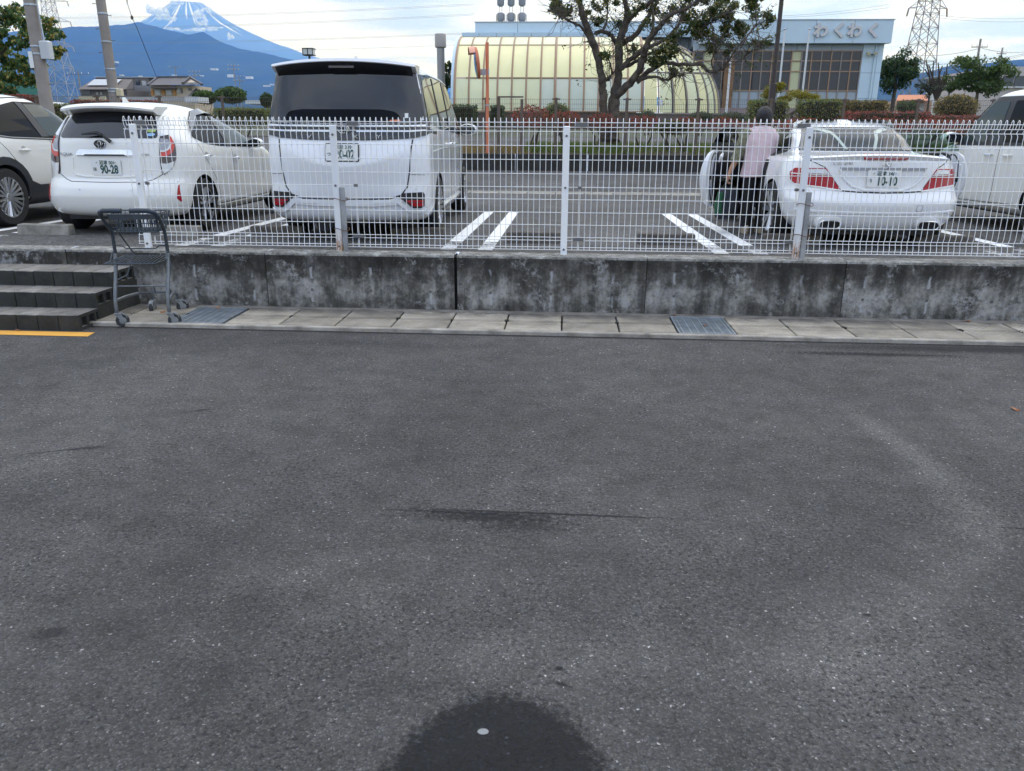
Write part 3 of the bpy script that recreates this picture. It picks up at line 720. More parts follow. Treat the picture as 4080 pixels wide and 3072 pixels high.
M_GLASS3 = plain('coupe rear glass', (.040, .050, .056), .03, 0, .12)
M_GLASS2 = plain('greenish car glass', (.035, .052, .054), .02, 0, .28)
M_BLACK = plain('black plastic', (.012, .013, .016), .38); M_TRIM = plain('dark cladding', (.022, .025, .032), .5)
M_CHROME = plain('chrome', (.78, .80, .82), .10, 1); M_RUB = plain('tyre rubber', (.014, .014, .015), .75, bump=.3, bscale=60)
M_RED = plain('red lamp lens', (.36, .006, .014), .16, 0, .35, coat=.15); M_RED2 = plain('orange red lamp lens', (.62, .06, .045), .2, coat=.2); M_CLEAR = plain('clear lamp lens', (.62, .64, .66), .12, .25, coat=.6)
M_DKLENS = plain('smoked lamp lens', (.05, .035, .04), .1, coat=.6); M_GAP = plain('panel gap', (.01, .01, .012), .8); M_ALLOY = plain('alloy rim', (.55, .56, .58), .28, .85)
M_PLATE = plain('plate white', (.78, .79, .78), .5); M_PGREEN = plain('plate lettering green', (.02, .075, .07), .5)
def wheel(parent, x, y, r, sd, w=.2, rim=.68, style=5, steer=0):
    """tyre with rounded shoulders, rim dish and spokes; sd=+1 faces right"""
    e = bpy.data.objects.new('wheel', None)
    t = MB(); hw = w / 2
    t.lathe([(r * rim, -hw), (r * .93, -hw), (r * .985, -hw * .75), (r, -hw * .4), (r, hw * .4), (r * .985, hw * .75), (r * .93, hw), (r * rim, hw), (r * rim, hw * .5), (r * rim, -hw)], (0, 0, 0), 'X', 36, caps=False)
    o = t.build('wheel', M_RUB, parent, smooth=True, loc=(x, y, r)); o.rotation_euler = (0, 0, steer + (0 if sd > 0 else math.pi))
    d = MB(); d.lathe([(.001, -.03), (r * rim * .98, -.03), (r * rim * .99, hw * .9)], (0, 0, 0), 'X', 30, caps=False); d.build('barrel', M_BLACK, o, smooth=True)
    ring = MB(); ring.lathe([(r * rim * .93, hw * .9), (r * rim * 1.02, hw * .95), (r * rim * .99, hw * .6)], (0, 0, 0), 'X', 36, caps=False); ring.build('rim', M_ALLOY, o, smooth=True)
    for k in range(style):
        a = 2 * math.pi * k / style + .3; m = MB()
        for da in (-.16, .16):
            p0 = Vector((hw * .62, r * .12 * math.cos(a), r * .12 * math.sin(a))); p1 = Vector((hw * .88, r * rim * .96 * math.cos(a + da), r * rim * .96 * math.sin(a + da)))
            m.bar(p0, p1, .035, .03)
        m.build('spoke', M_ALLOY, o)
    c = MB(); c.lathe([(.001, hw * .85), (r * .13, hw * .85), (r * .17, hw * .6), (r * .17, 0)], (0, 0, 0), 'X', 16, caps=False); c.build('hub_cap', M_ALLOY, o, smooth=True)
    bpy.data.objects.remove(e); return o
def plate(parent, x, y, z, top, kana, num, tilt=0, frame=False, rz=0):
    p = MB(); p.prism(rpoly([(-.165, -.0825), (.165, -.0825), (.165, .0825), (-.165, .0825)], .012), 0, .006, 'XZ')
    o = p.build('number_plate', M_PLATE, parent, loc=(x, y, z)); o.rotation_euler = (tilt, 0, rz)
    if frame:
        f = MB(); f.prism(rpoly([(-.176, -.093), (.176, -.093), (.176, .093), (-.176, .093)], .015), .003, .012, 'XZ'); f.build('plate_frame', M_BLACK, o)
    put_text('plate_text', top, .05, M_PGREEN, o, (.012, -.0016, .049), xscale=.95, bold=.0008)
    put_text('plate_text', kana, .042, M_PGREEN, o, (-.133, -.0016, -.02), bold=.0008)
    put_text('plate_text', num, .125, M_PGREEN, o, (.03, -.0016, -.024), xscale=.70, bold=.0035)
    b = MB()
    for sx in (-.105, .105): b.lathe([(.009, -.004), (.009, 0)], (sx, 0, .053), 'Y', 10)
    b.build('plate_bolt', M_CLEAR, o); return o
def ellipse_ring(cx, cz, a, b, y, r, n=28): return [(cx + a * math.cos(2 * math.pi * k / n), y, cz + b * math.sin(2 * math.pi * k / n)) for k in range(n)]
def oval_badge(parent, x, y, z, s, back=False):
    m = MB()
    if back: m.prism([(s * 1.08 * math.cos(t * .2618), s * .76 * math.sin(t * .2618)) for t in range(24)], .004, .008, 'XZ')
    o = (m if back else MB().lathe([(s * .05, .0), (s * .05, .004)], (0, 0, 0), 'Y', 8)).build('badge', M_BLACK, parent, loc=(x, y, z))
    g = MB(); g.tube(ellipse_ring(0, 0, s, s * .68, 0, 0), s * .085, 6, close=True); g.tube(ellipse_ring(0, s * .10, s * .62, s * .30, -.001, 0), s * .075, 6, close=True); g.tube(ellipse_ring(0, 0, s * .27, s * .63, -.002, 0), s * .075, 6, close=True)
    g.build('badge_rings', M_CHROME, o, smooth=True); return o
def mirror(parent, x, y, z, sd, mat, s=1.0):
    m = MB(); rings = []
    for t, w, h in ((-.5, .55, .6), (-.4, .85, .9), (0, 1, 1), (.35, .9, .85), (.5, .5, .5)):
        rings.append([(sd * .115 * s * w * math.cos(a) * 1.0, t * .16 * s, .07 * s * h * math.sin(a) * 1.0) for a in [2 * math.pi * k / 16 for k in range(16)]])
    m.loft(rings); o = m.build('mirror', mat, parent, smooth=True, loc=(x + sd * .12 * s, y, z))
    g = MB(); g.prism([(.095 * s * math.cos(2 * math.pi * k / 16), .056 * s * math.sin(2 * math.pi * k / 16)) for k in range(16)], -.086 * s, -.08 * s, 'XZ'); g.build('mirror_glass', M_GLASS, o)
    a = MB(); a.bar((-sd * .14 * s, .02, -.03 * s), (0, .0, -.03 * s), .05, .045); a.build('mirror_arm', M_BLACK, o); return o
def handle(parent, sh, y, z, sd, mat, L=.17):
    m = MB(); x = sh.side_x(y, z); m.tube([(sd * (x + d), y + t * L, z) for t, d in ((-.5, .0), (-.42, .03), (0, .04), (.42, .03), (.5, .0))], [.008, .014, .016, .014, .008], 8)
    o = m.build('door_handle', mat, parent, smooth=True)
    c = MB(); c.lathe([(.05, 0), (.045, .002)], (0, 0, 0), 'X', 16); q = c.build('handle_cup', plain('handle cup shade', (.42, .43, .44), .4), o, loc=(sd * (x - .002), y, z)); return o
# ================================================================== tall white van (middle)
van = thing('parked_van', 'tall pearl white people carrier with dark rear glass, backed up behind the mesh fence', 'van', (-2.304, 1.667, lotz(1.667) + .005), R_(1.2))
# z, half width, y rear, y front, rear corner, front corner
VL = [(.20, .70, -.72, 3.55, .30, .35), (.235, .80, -.86, 3.68, .30, .40), (.30, .84, -.915, 3.74, .26, .45), (.40, .860, -.93, 3.76, .25, .5), (.50, .862, -.925, 3.76, .25, .5),
      (.62, .865, -.91, 3.74, .25, .5), (.75, .866, -.905, 3.72, .24, .5), (.88, .866, -.895, 3.66, .23, .45), (.98, .864, -.875, 3.55, .22, .4), (1.06, .860, -.845, 3.42, .20, .35), (1.12, .853, -.83, 3.15, .18, .3),
      (1.24, .835, -.81, 2.75, .17, .25), (1.40, .805, -.785, 2.48, .16, .25), (1.55, .775, -.755, 2.25, .15, .25), (1.66, .752, -.73, 2.06, .14, .25), (1.73, .735, -.71, 1.93, .13, .25),
      (1.765, .70, -.69, 1.80, .13, .28), (1.80, .62, -.63, 1.62, .15, .30), (1.822, .50, -.55, 1.40, .18, .3), (1.835, .34, -.42, 1.10, .2, .3), (1.842, .12, -.15, .6, .1, .1)]
def vdy(x, z):
    # shallow bowl below the number plate: its lower lip drops towards the middle
    zl = .79 + .21 * min(1, abs(x) / .70) ** 2.0; k = max(0, 1 - (abs(x) / .76) ** 4)
    if z >= zl: f = max(0, min(1, (1.07 - z) / (1.07 - zl + .001)))
    else: f = max(0, min(1, (z - .45) / (zl - .45))) ** .8
    return -.055 * f * k
vs = Shell(VL, [(-1.0, .985), (-.4, 1.0), (1.5, 1.0), (2.6, .975), (3.8, .86)], bow=.045, bowF=.2, m=3.4, dy=vdy)
vs.body('body', M_PEARL, van, (0, 2.85), .375)
for y in (0, 2.85):
    for sd in (-1, 1): wheel(van, sd * .765, y, .322, sd, .21, .66, 10)
# rear glass and the black garnish under it
hwg = lambda z: vs.fn[0](z) * .985 - .008
gl = [(-hwg(1.70), 1.70), (-.55, 1.735), (0, 1.742), (.55, 1.735), (hwg(1.70), 1.70), (hwg(1.5), 1.5), (hwg(1.3) - .0, 1.3), (.765, 1.225), (0, 1.205), (-.765, 1.225), (-hwg(1.3), 1.3), (-hwg(1.5), 1.5)]
vs.rear('rear_window', gl, M_GLASS, van, .006)
vs.rear('seat_backs', rpoly([(-.60, 1.215), (-.62, 1.27), (-.58, 1.325), (-.45, 1.345), (.40, 1.345), (.52, 1.325), (.575, 1.28), (.58, 1.215)], .04), M_GLASS_S, van, .009, .010)
sp = MB(); rg = []
for i in range(25):
    x = -.74 + 1.48 * i / 24; a = abs(x) / .74; yb = -.80 + .13 * a ** 3; zt = 1.835 - .055 * a ** 2.2; zb = 1.790 - .045 * a ** 2
    rg.append([(x, yb - .06, zb + .012), (x, yb - .045, (zt + zb) / 2 + .016), (x, yb + .10, zt), (x, yb + .22, zt - .004), (x, yb + .22, zb - .06), (x, yb + .04, zb - .035)])
sp.loft(rg); sp.build('roof_spoiler', M_PEARL, van, smooth=45)
ub = MB(); rg = []
for i in range(25):
    x = -.70 + 1.40 * i / 24; a = abs(x) / .74; yb = -.80 + .13 * a ** 3; zb = 1.790 - .045 * a ** 2
    rg.append([(x, yb - .045, zb + .004), (x, yb + .07, zb - .10), (x, yb + .10, zb - .10), (x, yb + .05, zb)])
ub.loft(rg); ub.build('spoiler_underside', M_BLACK, van, smooth=45)
m = MB(); m.bev(-.13, .13, -.015, 0, -.012, .012, .004); m.build('brake_lamp', M_DKLENS, van, loc=(0, -.80, 1.752))
ga = [(-.835, 1.245), (-.78, 1.24), (-.74, 1.215), (0, 1.195), (.74, 1.215), (.78, 1.24), (.835, 1.245), (.848, 1.15), (.83, 1.095), (.70, 1.065), (.35, 1.045), (0, 1.04), (-.35, 1.045), (-.70, 1.065), (-.83, 1.095), (-.848, 1.15)]
gobj = vs.rear('lamp_garnish', ga, M_GLASS, van, .016, .03)
for z0, x0 in ((1.178, .145), (1.128, .13)):
    for sd in (-1, 1):
        vs.rear('chrome_strip', [(sd * x0, z0 - .008), (sd * .66, z0 - .004), (sd * .815, z0 + .006), (sd * .815, z0 + .020), (sd * .66, z0 + .012), (sd * x0, z0 + .010)], M_CHROME, gobj, .024, .012)
for sd in (-1, 1):
    vs.rear('tail_lamp', [(sd * .70, 1.20), (sd * .832, 1.235), (sd * .842, 1.15), (sd * .80, 1.14), (sd * .70, 1.15)], M_DKLENS, van, .0195, .008)
    vs.side('tail_lamp', [(-.70, 1.10), (-.60, 1.12), (-.50, 1.24), (-.54, 1.36), (-.66, 1.36)], M_GLASS, van, sd, .008)
vs.rear('reflector_sticker', [(.47, 1.222), (.575, 1.226), (.575, 1.245), (.47, 1.241)], plain('orange sticker', (.75, .22, .10), .5), van, .022, .004)
vs.rear('window_sticker', [(.62, 1.262), (.655, 1.264), (.655, 1.31), (.62, 1.308)], M_PLATE, van, .012, .003)
oval_badge(van, 0, vs.rear_y(0, 1.15) - .033, 1.15, .058)
for ch, x in zip('VOXY', (-.36, -.12, .12, .36)): put_text('lettering', ch, .05, M_CHROME, van, (x, vs.rear_y(x, 1.065) - .026, 1.078), depth=.003, xscale=1.7)
vs.rear_line('tailgate_gap', [(-.70, 1.05), (-.685, .95), (-.67, .75), (-.64, .58), (-.58, .50), (-.46, .462), (0, .455), (.46, .462), (.58, .50), (.64, .58), (.67, .75), (.685, .95), (.70, 1.05)], M_GAP, van, .0075, -.002)
for sd in (-1, 1): vs.rear_line('bumper_gap', [(sd * .675, .705), (sd * .80, .70), (sd * .845, .70)], M_GAP, van, .003, -.001)
plate(van, -.01, vs.rear_y(0, .90) - .012, .925, '沼津 339', 'つ', '20-02', tilt=-.17, frame=True)
# bumper: folded white surround and lamp pockets
for sd in (-1, 1):
    pk = vs.rear('lamp_pocket', [(sd * .545, .485), (sd * .60, .52), (sd * .79, .525), (sd * .805, .50), (sd * .80, .385), (sd * .775, .365), (sd * .69, .365)], M_BLACK, van, .012)
    vs.rear('fog_lamp', [(sd * .615, .445), (sd * .795, .445), (sd * .795, .425), (sd * .645, .425)], M_RED, pk, .018)
    vs.rear('fog_lamp', [(sd * .65, .418), (sd * .793, .418), (sd * .79, .385), (sd * .69, .385)], M_RED, pk, .018)
    for zz in (.47, .49, .507): vs.rear('vent_slat', [(sd * .60, zz), (sd * .79, zz), (sd * .79, zz + .006), (sd * .61, zz + .006)], M_TRIM, pk, .018)
    vs.rear('pocket_frame', [(sd * .30, .435), (sd * .47, .44), (sd * .535, .47), (sd * .665, .355), (sd * .70, .345), (sd * .80, .345), (sd * .815, .36), (sd * .80, .318), (sd * .68, .318), (sd * .645, .33), (sd * .52, .425), (sd * .47, .415), (sd * .30, .41)], M_PEARL, van, .022)
    vs.rear('parking_sensor', [(sd * .735 + .013 * math.cos(k * .785), .565 + .013 * math.sin(k * .785)) for k in range(8)], M_IVORY, van, .006)
    vs.rear('parking_sensor', [(sd * .33 + .013 * math.cos(k * .785), .43 + .013 * math.sin(k * .785)) for k in range(8)], M_IVORY, van, .026)
vs.rear('bumper_step', [(-.60, .452), (.60, .452), (.53, .40), (.30, .385), (-.30, .385), (-.53, .40)], M_PEARL, van, .018, .03)
# flanks
for sd in (-1, 1):
    w_ = [(-.655, 1.69), (-.70, 1.34), (-.62, 1.30), (-.56, 1.27), (-.40, 1.21), (.2, 1.16), (2.2, 1.10), (2.62, 1.09), (2.46, 1.28), (2.15, 1.52), (1.85, 1.66), (1.0, 1.715), (0, 1.715)]
    sg = vs.side('side_glass', w_, M_GLASS, van, sd, .006)
    vs.side_line('window_rail', [(-.57, 1.69), (0, 1.725), (1.0, 1.728), (1.85, 1.69)], M_CHROME, van, sd, .007, .008)
    for y in (.28, 1.12): vs.side('window_pillar', [(y, 1.165), (y + .07, 1.16), (y + .05, 1.70), (y - .02, 1.70)], M_BLACK, sg, sd, .011)
    vs.side_line('door_gap', [(1.15, 1.12), (1.16, .45), (1.1, .34)], M_GAP, van, sd, .0035, -.001); vs.side_line('door_gap', [(.22, 1.14), (.20, .80)], M_GAP, van, sd, .0035, -.001); vs.side_line('door_gap', [(2.3, 1.10), (2.28, .7)], M_GAP, van, sd, .0035, -.001)
    vs.side('side_vent', [(-.52, 1.155), (-.10, 1.135), (-.10, 1.105), (-.52, 1.12)], M_BLACK, van, sd, .008)
    handle(van, vs, .98, .99, sd, M_CHROME); handle(van, vs, 1.34, .985, sd, M_CHROME)
    vs.side('side_skirt', [(.42, .30), (2.4, .32), (2.4, .245), (.42, .225)], M_PEARL, van, sd, .03, .05)
    mirror(van, sd * .84, 2.25, 1.16, sd, M_PEARL, 1.15)
    vs.side_line('shoulder_crease', [(-.45, .93), (.5, .95), (2.4, .93)], M_PEARL, van, sd, .010, -.003)
an = MB(); an.prism([(0, 0), (.16, 0), (.02, .07), (.005, .068)], -.012, .012, 'YZ'); an.build('roof_antenna', M_PEARL, van, loc=(.02, -.25, 1.83))
st = MB(); st.bb(-.66, .66, -.6, 3.3, .17, .23); st.tube([(-.30, -.70, .19), (-.30, .3, .2)], .10, 14); st.build('underbody', M_BLACK, van)

# ================================================================== white hatchback (left)
aq = thing('parked_hatchback', 'white compact hatchback with red tail lamps, parked beyond the steps', 'car', (-5.08, 1.75, lotz(1.75) + .005), 0)
AL = [(.18, .62, -.42, 3.1, .25, .3), (.21, .74, -.58, 3.22, .28, .35), (.26, .80, -.645, 3.28, .30, .5), (.33, .832, -.672, 3.32, .31, .55), (.42, .845, -.682, 3.33, .33, .6), (.50, .847, -.668, 3.31, .36, .6), (.57, .846, -.625, 3.25, .36, .6), (.62, .845, -.585, 3.2, .36, .6),
      (.70, .844, -.575, 3.05, .36, .5), (.80, .838, -.568, 2.85, .36, .5), (.87, .828, -.560, 2.7, .36, .45), (.93, .812, -.552, 2.50, .36, .42), (.99, .790, -.545, 2.2, .36, .4), (1.04, .765, -.53, 2.02, .34, .35), (1.14, .705, -.475, 1.74, .32, .3), (1.24, .635, -.41, 1.47, .30, .3), (1.32, .575, -.35, 1.22, .28, .3), (1.37, .525, -.30, 1.05, .26, .3), (1.40, .46, -.20, .92, .26, .3), (1.425, .36, -.02, .82, .25, .3), (1.44, .22, .15, .7, .15, .2), (1.447, .08, .3, .55, .05, .05)]
sh = Shell(AL, [(-.7, .97), (0, 1.0), (1.4, 1.0), (2.4, .97), (3.4, .84)], bow=.07, bowF=.2, m=2.9)
sh.body('body', M_IVORY, aq, (0, 2.55), .345)
for y in (0, 2.55):
    for sd in (-1, 1): wheel(aq, sd * .755, y, .30, sd, .19, .66, 5)
sh.rear('rear_window', rpoly([(-.565, 1.045), (.565, 1.045), (.50, 1.24), (.43, 1.345), (-.43, 1.345), (-.50, 1.24)], .05), M_GLASS, aq, .006)
sp = MB(); rg = []
for i in range(21):
    x = -.53 + 1.06 * i / 20; a = abs(x) / .53; yb = -.50 + .10 * a ** 3; zt = 1.405 - .035 * a ** 2; zb = zt - .045
    rg.append([(x, yb, zb), (x, yb - .004, zb + .022), (x, yb + .05, zt + .008), (x, yb + .34, zt + .022 - .01 * a), (x, yb + .34, zb - .02), (x, yb + .10, zb - .035)])
sp.loft(rg); spo = sp.build('roof_spoiler', M_IVORY, aq, smooth=45)
m = MB(); m.bev(-.12, .12, -.01, 0, -.008, .008, .003); m.build('brake_lamp', M_DKLENS, aq, loc=(0, -.47, 1.352))
# lamps: blade above, red hook, smoked and clear foot
for sd in (-1, 1):
    S = lambda pts: [(sd * x, z) for x, z in pts]
    bk = sh.rear('tail_lamp', S([(.575, 1.13), (.545, 1.27), (.562, 1.285), (.60, 1.18), (.645, 1.08), (.70, 1.0), (.722, .93), (.722, .83), (.70, .755), (.66, .70), (.605, .655), (.59, .70), (.578, .80), (.575, 1.0)]), M_DKLENS, aq, .010)
    sh.rear('lamp_blade', S([(.578, 1.06), (.552, 1.265), (.566, 1.275), (.603, 1.17), (.65, 1.075)]), M_CLEAR, bk, .018)
    sh.rear('lamp_hook', S([(.582, .90), (.582, .845), (.64, .85), (.69, .89), (.705, .95), (.69, 1.01), (.665, 1.06), (.655, 1.045), (.675, .97), (.655, .92), (.625, .90)]), M_RED2, bk, .018)
    sh.rear('lamp_bowl', S([(.582, 1.04), (.582, .905), (.625, .905), (.652, .925), (.668, .97), (.652, 1.03)]), plain('grey lamp bowl', (.30, .31, .34), .2, .3, coat=.5), bk, .015)
    sh.rear('lamp_ring', S([(.582, .915), (.582, .897), (.63, .90), (.662, .925), (.680, .975), (.665, .98), (.65, .935), (.622, .915)]), M_CLEAR, bk, .021)
    sh.rear('lamp_foot', S([(.596, .71), (.583, .78), (.64, .775), (.708, .80), (.69, .745), (.655, .70), (.61, .668)]), M_CLEAR, bk, .016)
    sh.rear('reflector', S([(.752, .55), (.742, .54), (.735, .40), (.762, .365), (.775, .38)]), M_RED, aq, .008)
    sh.rear('bumper_duct', S([(.775, .58), (.725, .56), (.70, .40), (.72, .33), (.79, .33), (.80, .45)]), M_IVORY, aq, .003)
    for x_, z_ in ((.735, .59), (.30, .505)): sh.rear('parking_sensor', S([(x_ + .011 * math.cos(k * .785), z_ + .011 * math.sin(k * .785)) for k in range(8)]), M_PEARL, aq, .006)
bar_ = sh.rear('chrome_bar', rpoly([(-.335, .862), (.335, .862), (.315, .905), (.285, .922), (-.285, .922), (-.315, .905)], .01), M_CHROME, aq, .022, .04)
sh.rear('bar_shadow', [(-.24, .858), (.24, .858), (.22, .872), (-.22, .872)], M_BLACK, bar_, .025, .02)
oval_badge(aq, -.045, sh.rear_y(0, .98) - .016, .98, .062, True)
put_text('lettering', 'AQUA', .046, M_CHROME, aq, (-.475, sh.rear_y(-.475, .872) - .014, .872), rot=(math.pi / 2, 0, -.16), depth=.003, xscale=1.25, shear=.2)
put_text('lettering', 'HYBRID', .026, M_CHROME, aq, (.45, sh.rear_y(.45, .872) - .014, .872), rot=(math.pi / 2, 0, .16), depth=.003)
plate(aq, 0.01, sh.rear_y(0, .735) - .012, .735, '沼津 501', 'は', '90-28')
sh.rear_line('tailgate_gap', [(-.575, 1.04), (-.578, .80), (-.59, .66), (-.50, .605), (-.42, .582), (0, .577), (.42, .582), (.50, .605), (.59, .66), (.578, .80), (.575, 1.04)], M_GAP, aq, .0045, -.002)
rec = sh.rear_line('plate_recess_edge', [(-.385, .84), (-.40, .70), (-.375, .655), (-.25, .635), (0, .628), (.25, .635), (.375, .655), (.40, .70), (.385, .84)], M_IVORY, aq, .014, -.004)
wp = MB(); wp.tube([(.09, -.565, 1.005), (.05, -.58, 1.04), (.01, -.575, 1.075)], [.022, .016, .012], 8); wp.tube([(.01, -.575, 1.075), (-.06, -.555, 1.10), (-.24, -.552, 1.085)], [.016, .020, .006], 8); wp.build('rear_wiper', M_BLACK, aq, smooth=True)
for z_, c_ in ((1.118, (.30, .42, .12)), (1.078, (.25, .45, .70))): sh.rear('window_sticker', [(.49 + .04 * math.cos(k * .4), z_ + .017 * math.sin(k * .4)) for k in range(16)], plain('round sticker', c_, .5), aq, .013, .003)
an = MB(); an.prism([(0, 0), (.11, 0), (.03, .055), (.008, .06)], -.014, .014, 'YZ'); an.build('roof_antenna', M_IVORY, aq, loc=(0, -.02, 1.428))
for sd in (-1, 1):
    w_ = [(-.02, 1.06), (.18, 1.22), (.42, 1.325), (.75, 1.355), (1.05, 1.32), (1.38, 1.20), (1.72, 1.02), (1.86, .935), (1.5, .925), (.6, .95), (.22, .985)]
    sg = sh.side('side_window', rpoly(w_, .05), M_GLASS_S, aq, sd, .006)
    sh.side('front_window', rpoly([(.90, .965), (.90, 1.30), (1.10, 1.275), (1.38, 1.16), (1.66, 1.00), (1.72, .955)], .03), M_GLASS2, sg, sd, .010)
    sh.side('window_visor', [(.0, 1.10), (.2, 1.245), (.42, 1.34), (.75, 1.37), (1.08, 1.33), (1.42, 1.205), (1.42, 1.165), (1.05, 1.285), (.75, 1.32), (.45, 1.29), (.22, 1.19)], plain('smoked visor', (.10, .10, .11), .08, coat=.5), sg, sd, .030, .01)
    sh.side('door_pillar', [(.80, .945), (.90, .945), (.90, 1.33), (.82, 1.34)], M_BLACK, sg, sd, .012)
    sh.side_line('window_frame', [(-.04, 1.05), (.18, 1.24), (.42, 1.345), (.75, 1.375), (1.07, 1.335), (1.42, 1.20)], M_BLACK, aq, sd, .006, .004)
    handle(aq, sh, .16, .845, sd, M_CHROME, .14); handle(aq, sh, .98, .80, sd, M_CHROME, .14)
    sh.side_line('door_gap', [(.02, 1.04), (.10, .85), (.36, .55), (.43, .33)], M_GAP, aq, sd, .0032, -.001); sh.side_line('door_gap', [(.93, .94), (.90, .7), (.93, .28)], M_GAP, aq, sd, .0032, -.001); sh.side_line('door_gap', [(1.95, .9), (1.9, .5)], M_GAP, aq, sd, .0032, -.001)
    sh.side_line('rocker_line', [(.45, .275), (2.1, .285)], M_GAP, aq, sd, .0045, 0)
    sh.side('rocker_panel', [(.40, .265), (2.15, .275), (2.15, .215), (.42, .20)], M_IVORY, aq, sd, .018, .03)
    mirror(aq, sd * .77, 1.62, .975, sd, M_IVORY, .92)
st = MB(); st.bb(-.62, .62, -.4, 2.9, .15, .22); st.build('underbody', M_BLACK, aq)
# ================================================================== white coupe (right)
cp = thing('parked_coupe', 'white two seat coupe with both doors open, right of the empty bay', 'car', (3.17, 1.6, lotz(1.6) + .005), R_(1.0))
CL = [(.16, .60, -.55, 2.9, .25, .3), (.19, .74, -.74, 3.0, .30, .4), (.24, .80, -.80, 3.05, .32, .5), (.30, .85, -.83, 3.1, .34, .55), (.38, .880, -.85, 3.13, .36, .6), (.45, .893, -.862, 3.14, .38, .6), (.48, .897, -.858, 3.13, .38, .6), (.52, .899, -.835, 3.11, .40, .6), (.57, .899, -.795, 3.08, .42, .6), (.62, .897, -.775, 3.0, .44, .6),
      (.70, .888, -.770, 2.88, .46, .6), (.77, .875, -.772, 2.75, .48, .6), (.82, .862, -.772, 2.5, .5, .6), (.86, .845, -.770, 2.1, .50, .6), (.885, .82, -.762, 1.75, .5, .55), (.903, .785, -.755, 1.60, .48, .5), (.915, .745, -.69, 1.50, .45, .4), (.928, .70, -.40, 1.46, .40, .35), (.940, .665, -.18, 1.44, .35, .3), (.955, .648, -.08, 1.42, .25, .25), (1.01, .632, .01, 1.36, .24, .25),
      (1.08, .605, .10, 1.26, .22, .25), (1.16, .570, .28, 1.12, .2, .25), (1.215, .545, .40, 1.02, .2, .25), (1.25, .515, .50, .95, .2, .2), (1.275, .46, .57, .89, .15, .15), (1.284, .40, .62, .85, .08, .08), (1.288, .26, .66, .80, .05, .05), (1.290, .08, .71, .76, .01, .01)]
cs = Shell(CL, [(-.9, .955), (-.4, .99), (0, 1.0), (1.4, .985), (2.4, .97), (3.2, .86)], bow=.05, bowF=.25, m=2.6)
cs.body('body', M_WPAINT, cp, (0, 2.43), .355, smooth=30)
for y in (0, 2.43):
    for sd in (-1, 1): wheel(cp, sd * .80, y, .318, sd, .215, .72, 7, steer=(.5 if y > 1 else 0))
# boot: spoiler lip, brake lamp, recess, lamps
sp = MB(); rg = []
for i in range(25):
    x = -.74 + 1.48 * i / 24; a = abs(x) / .74; yb = cs.rear_y(x, .89) - .02; zt = .942 - .042 * a ** 2; rg.append([(x, yb + .035, zt - .075), (x, yb - .012, zt - .012), (x, yb + .005, zt + .002), (x, yb + .14, zt - .012), (x, yb + .14, zt - .06)])
sp.loft(rg); sp.build('boot_lip', M_WPAINT, cp, smooth=50)
cs.rear('brake_lamp', [(-.205, .885), (.205, .885), (.225, .900), (.20, .915), (-.20, .915), (-.225, .900)], M_RED, cp, .030, .03)
cs.rear('plate_recess', [(-.42, .795), (.42, .795), (.36, .70), (.27, .63), (.15, .60), (-.15, .60), (-.27, .63), (-.36, .70)], M_WPAINT, cp, -.0, .01)
cs.rear('recess_top', [(-.43, .812), (.43, .812), (.415, .786), (-.415, .786)], plain('recess shade grey', (.30, .31, .33), .35), cp, .012, .02)
cs.rear_line('recess_edge', [(-.43, .80), (-.38, .70), (-.30, .63), (-.18, .59), (0, .582), (.18, .59), (.30, .63), (.38, .70), (.43, .80)], M_WPAINT, cp, .012, .002)
b = MB(); b.tube(ellipse_ring(0, 0, .037, .037, 0, 0), .0035, 6, close=True)
for k in range(3):
    a = math.pi / 2 + k * 2 * math.pi / 3; b.tube([(0, 0, 0), (.036 * math.cos(a), 0, .036 * math.sin(a))], [.006, .0015], 5)
b.build('badge', M_CHROME, cp, smooth=True, loc=(.01, cs.rear_y(0, .842) - .016, .842))
put_text('lettering', 'SLK 200', .045, M_CHROME, cp, (-.41, cs.rear_y(-.41, .85) - .012, .85), rot=(math.pi / 2, 0, -.12), depth=.003, xscale=1.3)
plate(cp, .0, cs.rear_y(0, .705) - .016, .705, '沼津 346', 'ろ', '10-10')
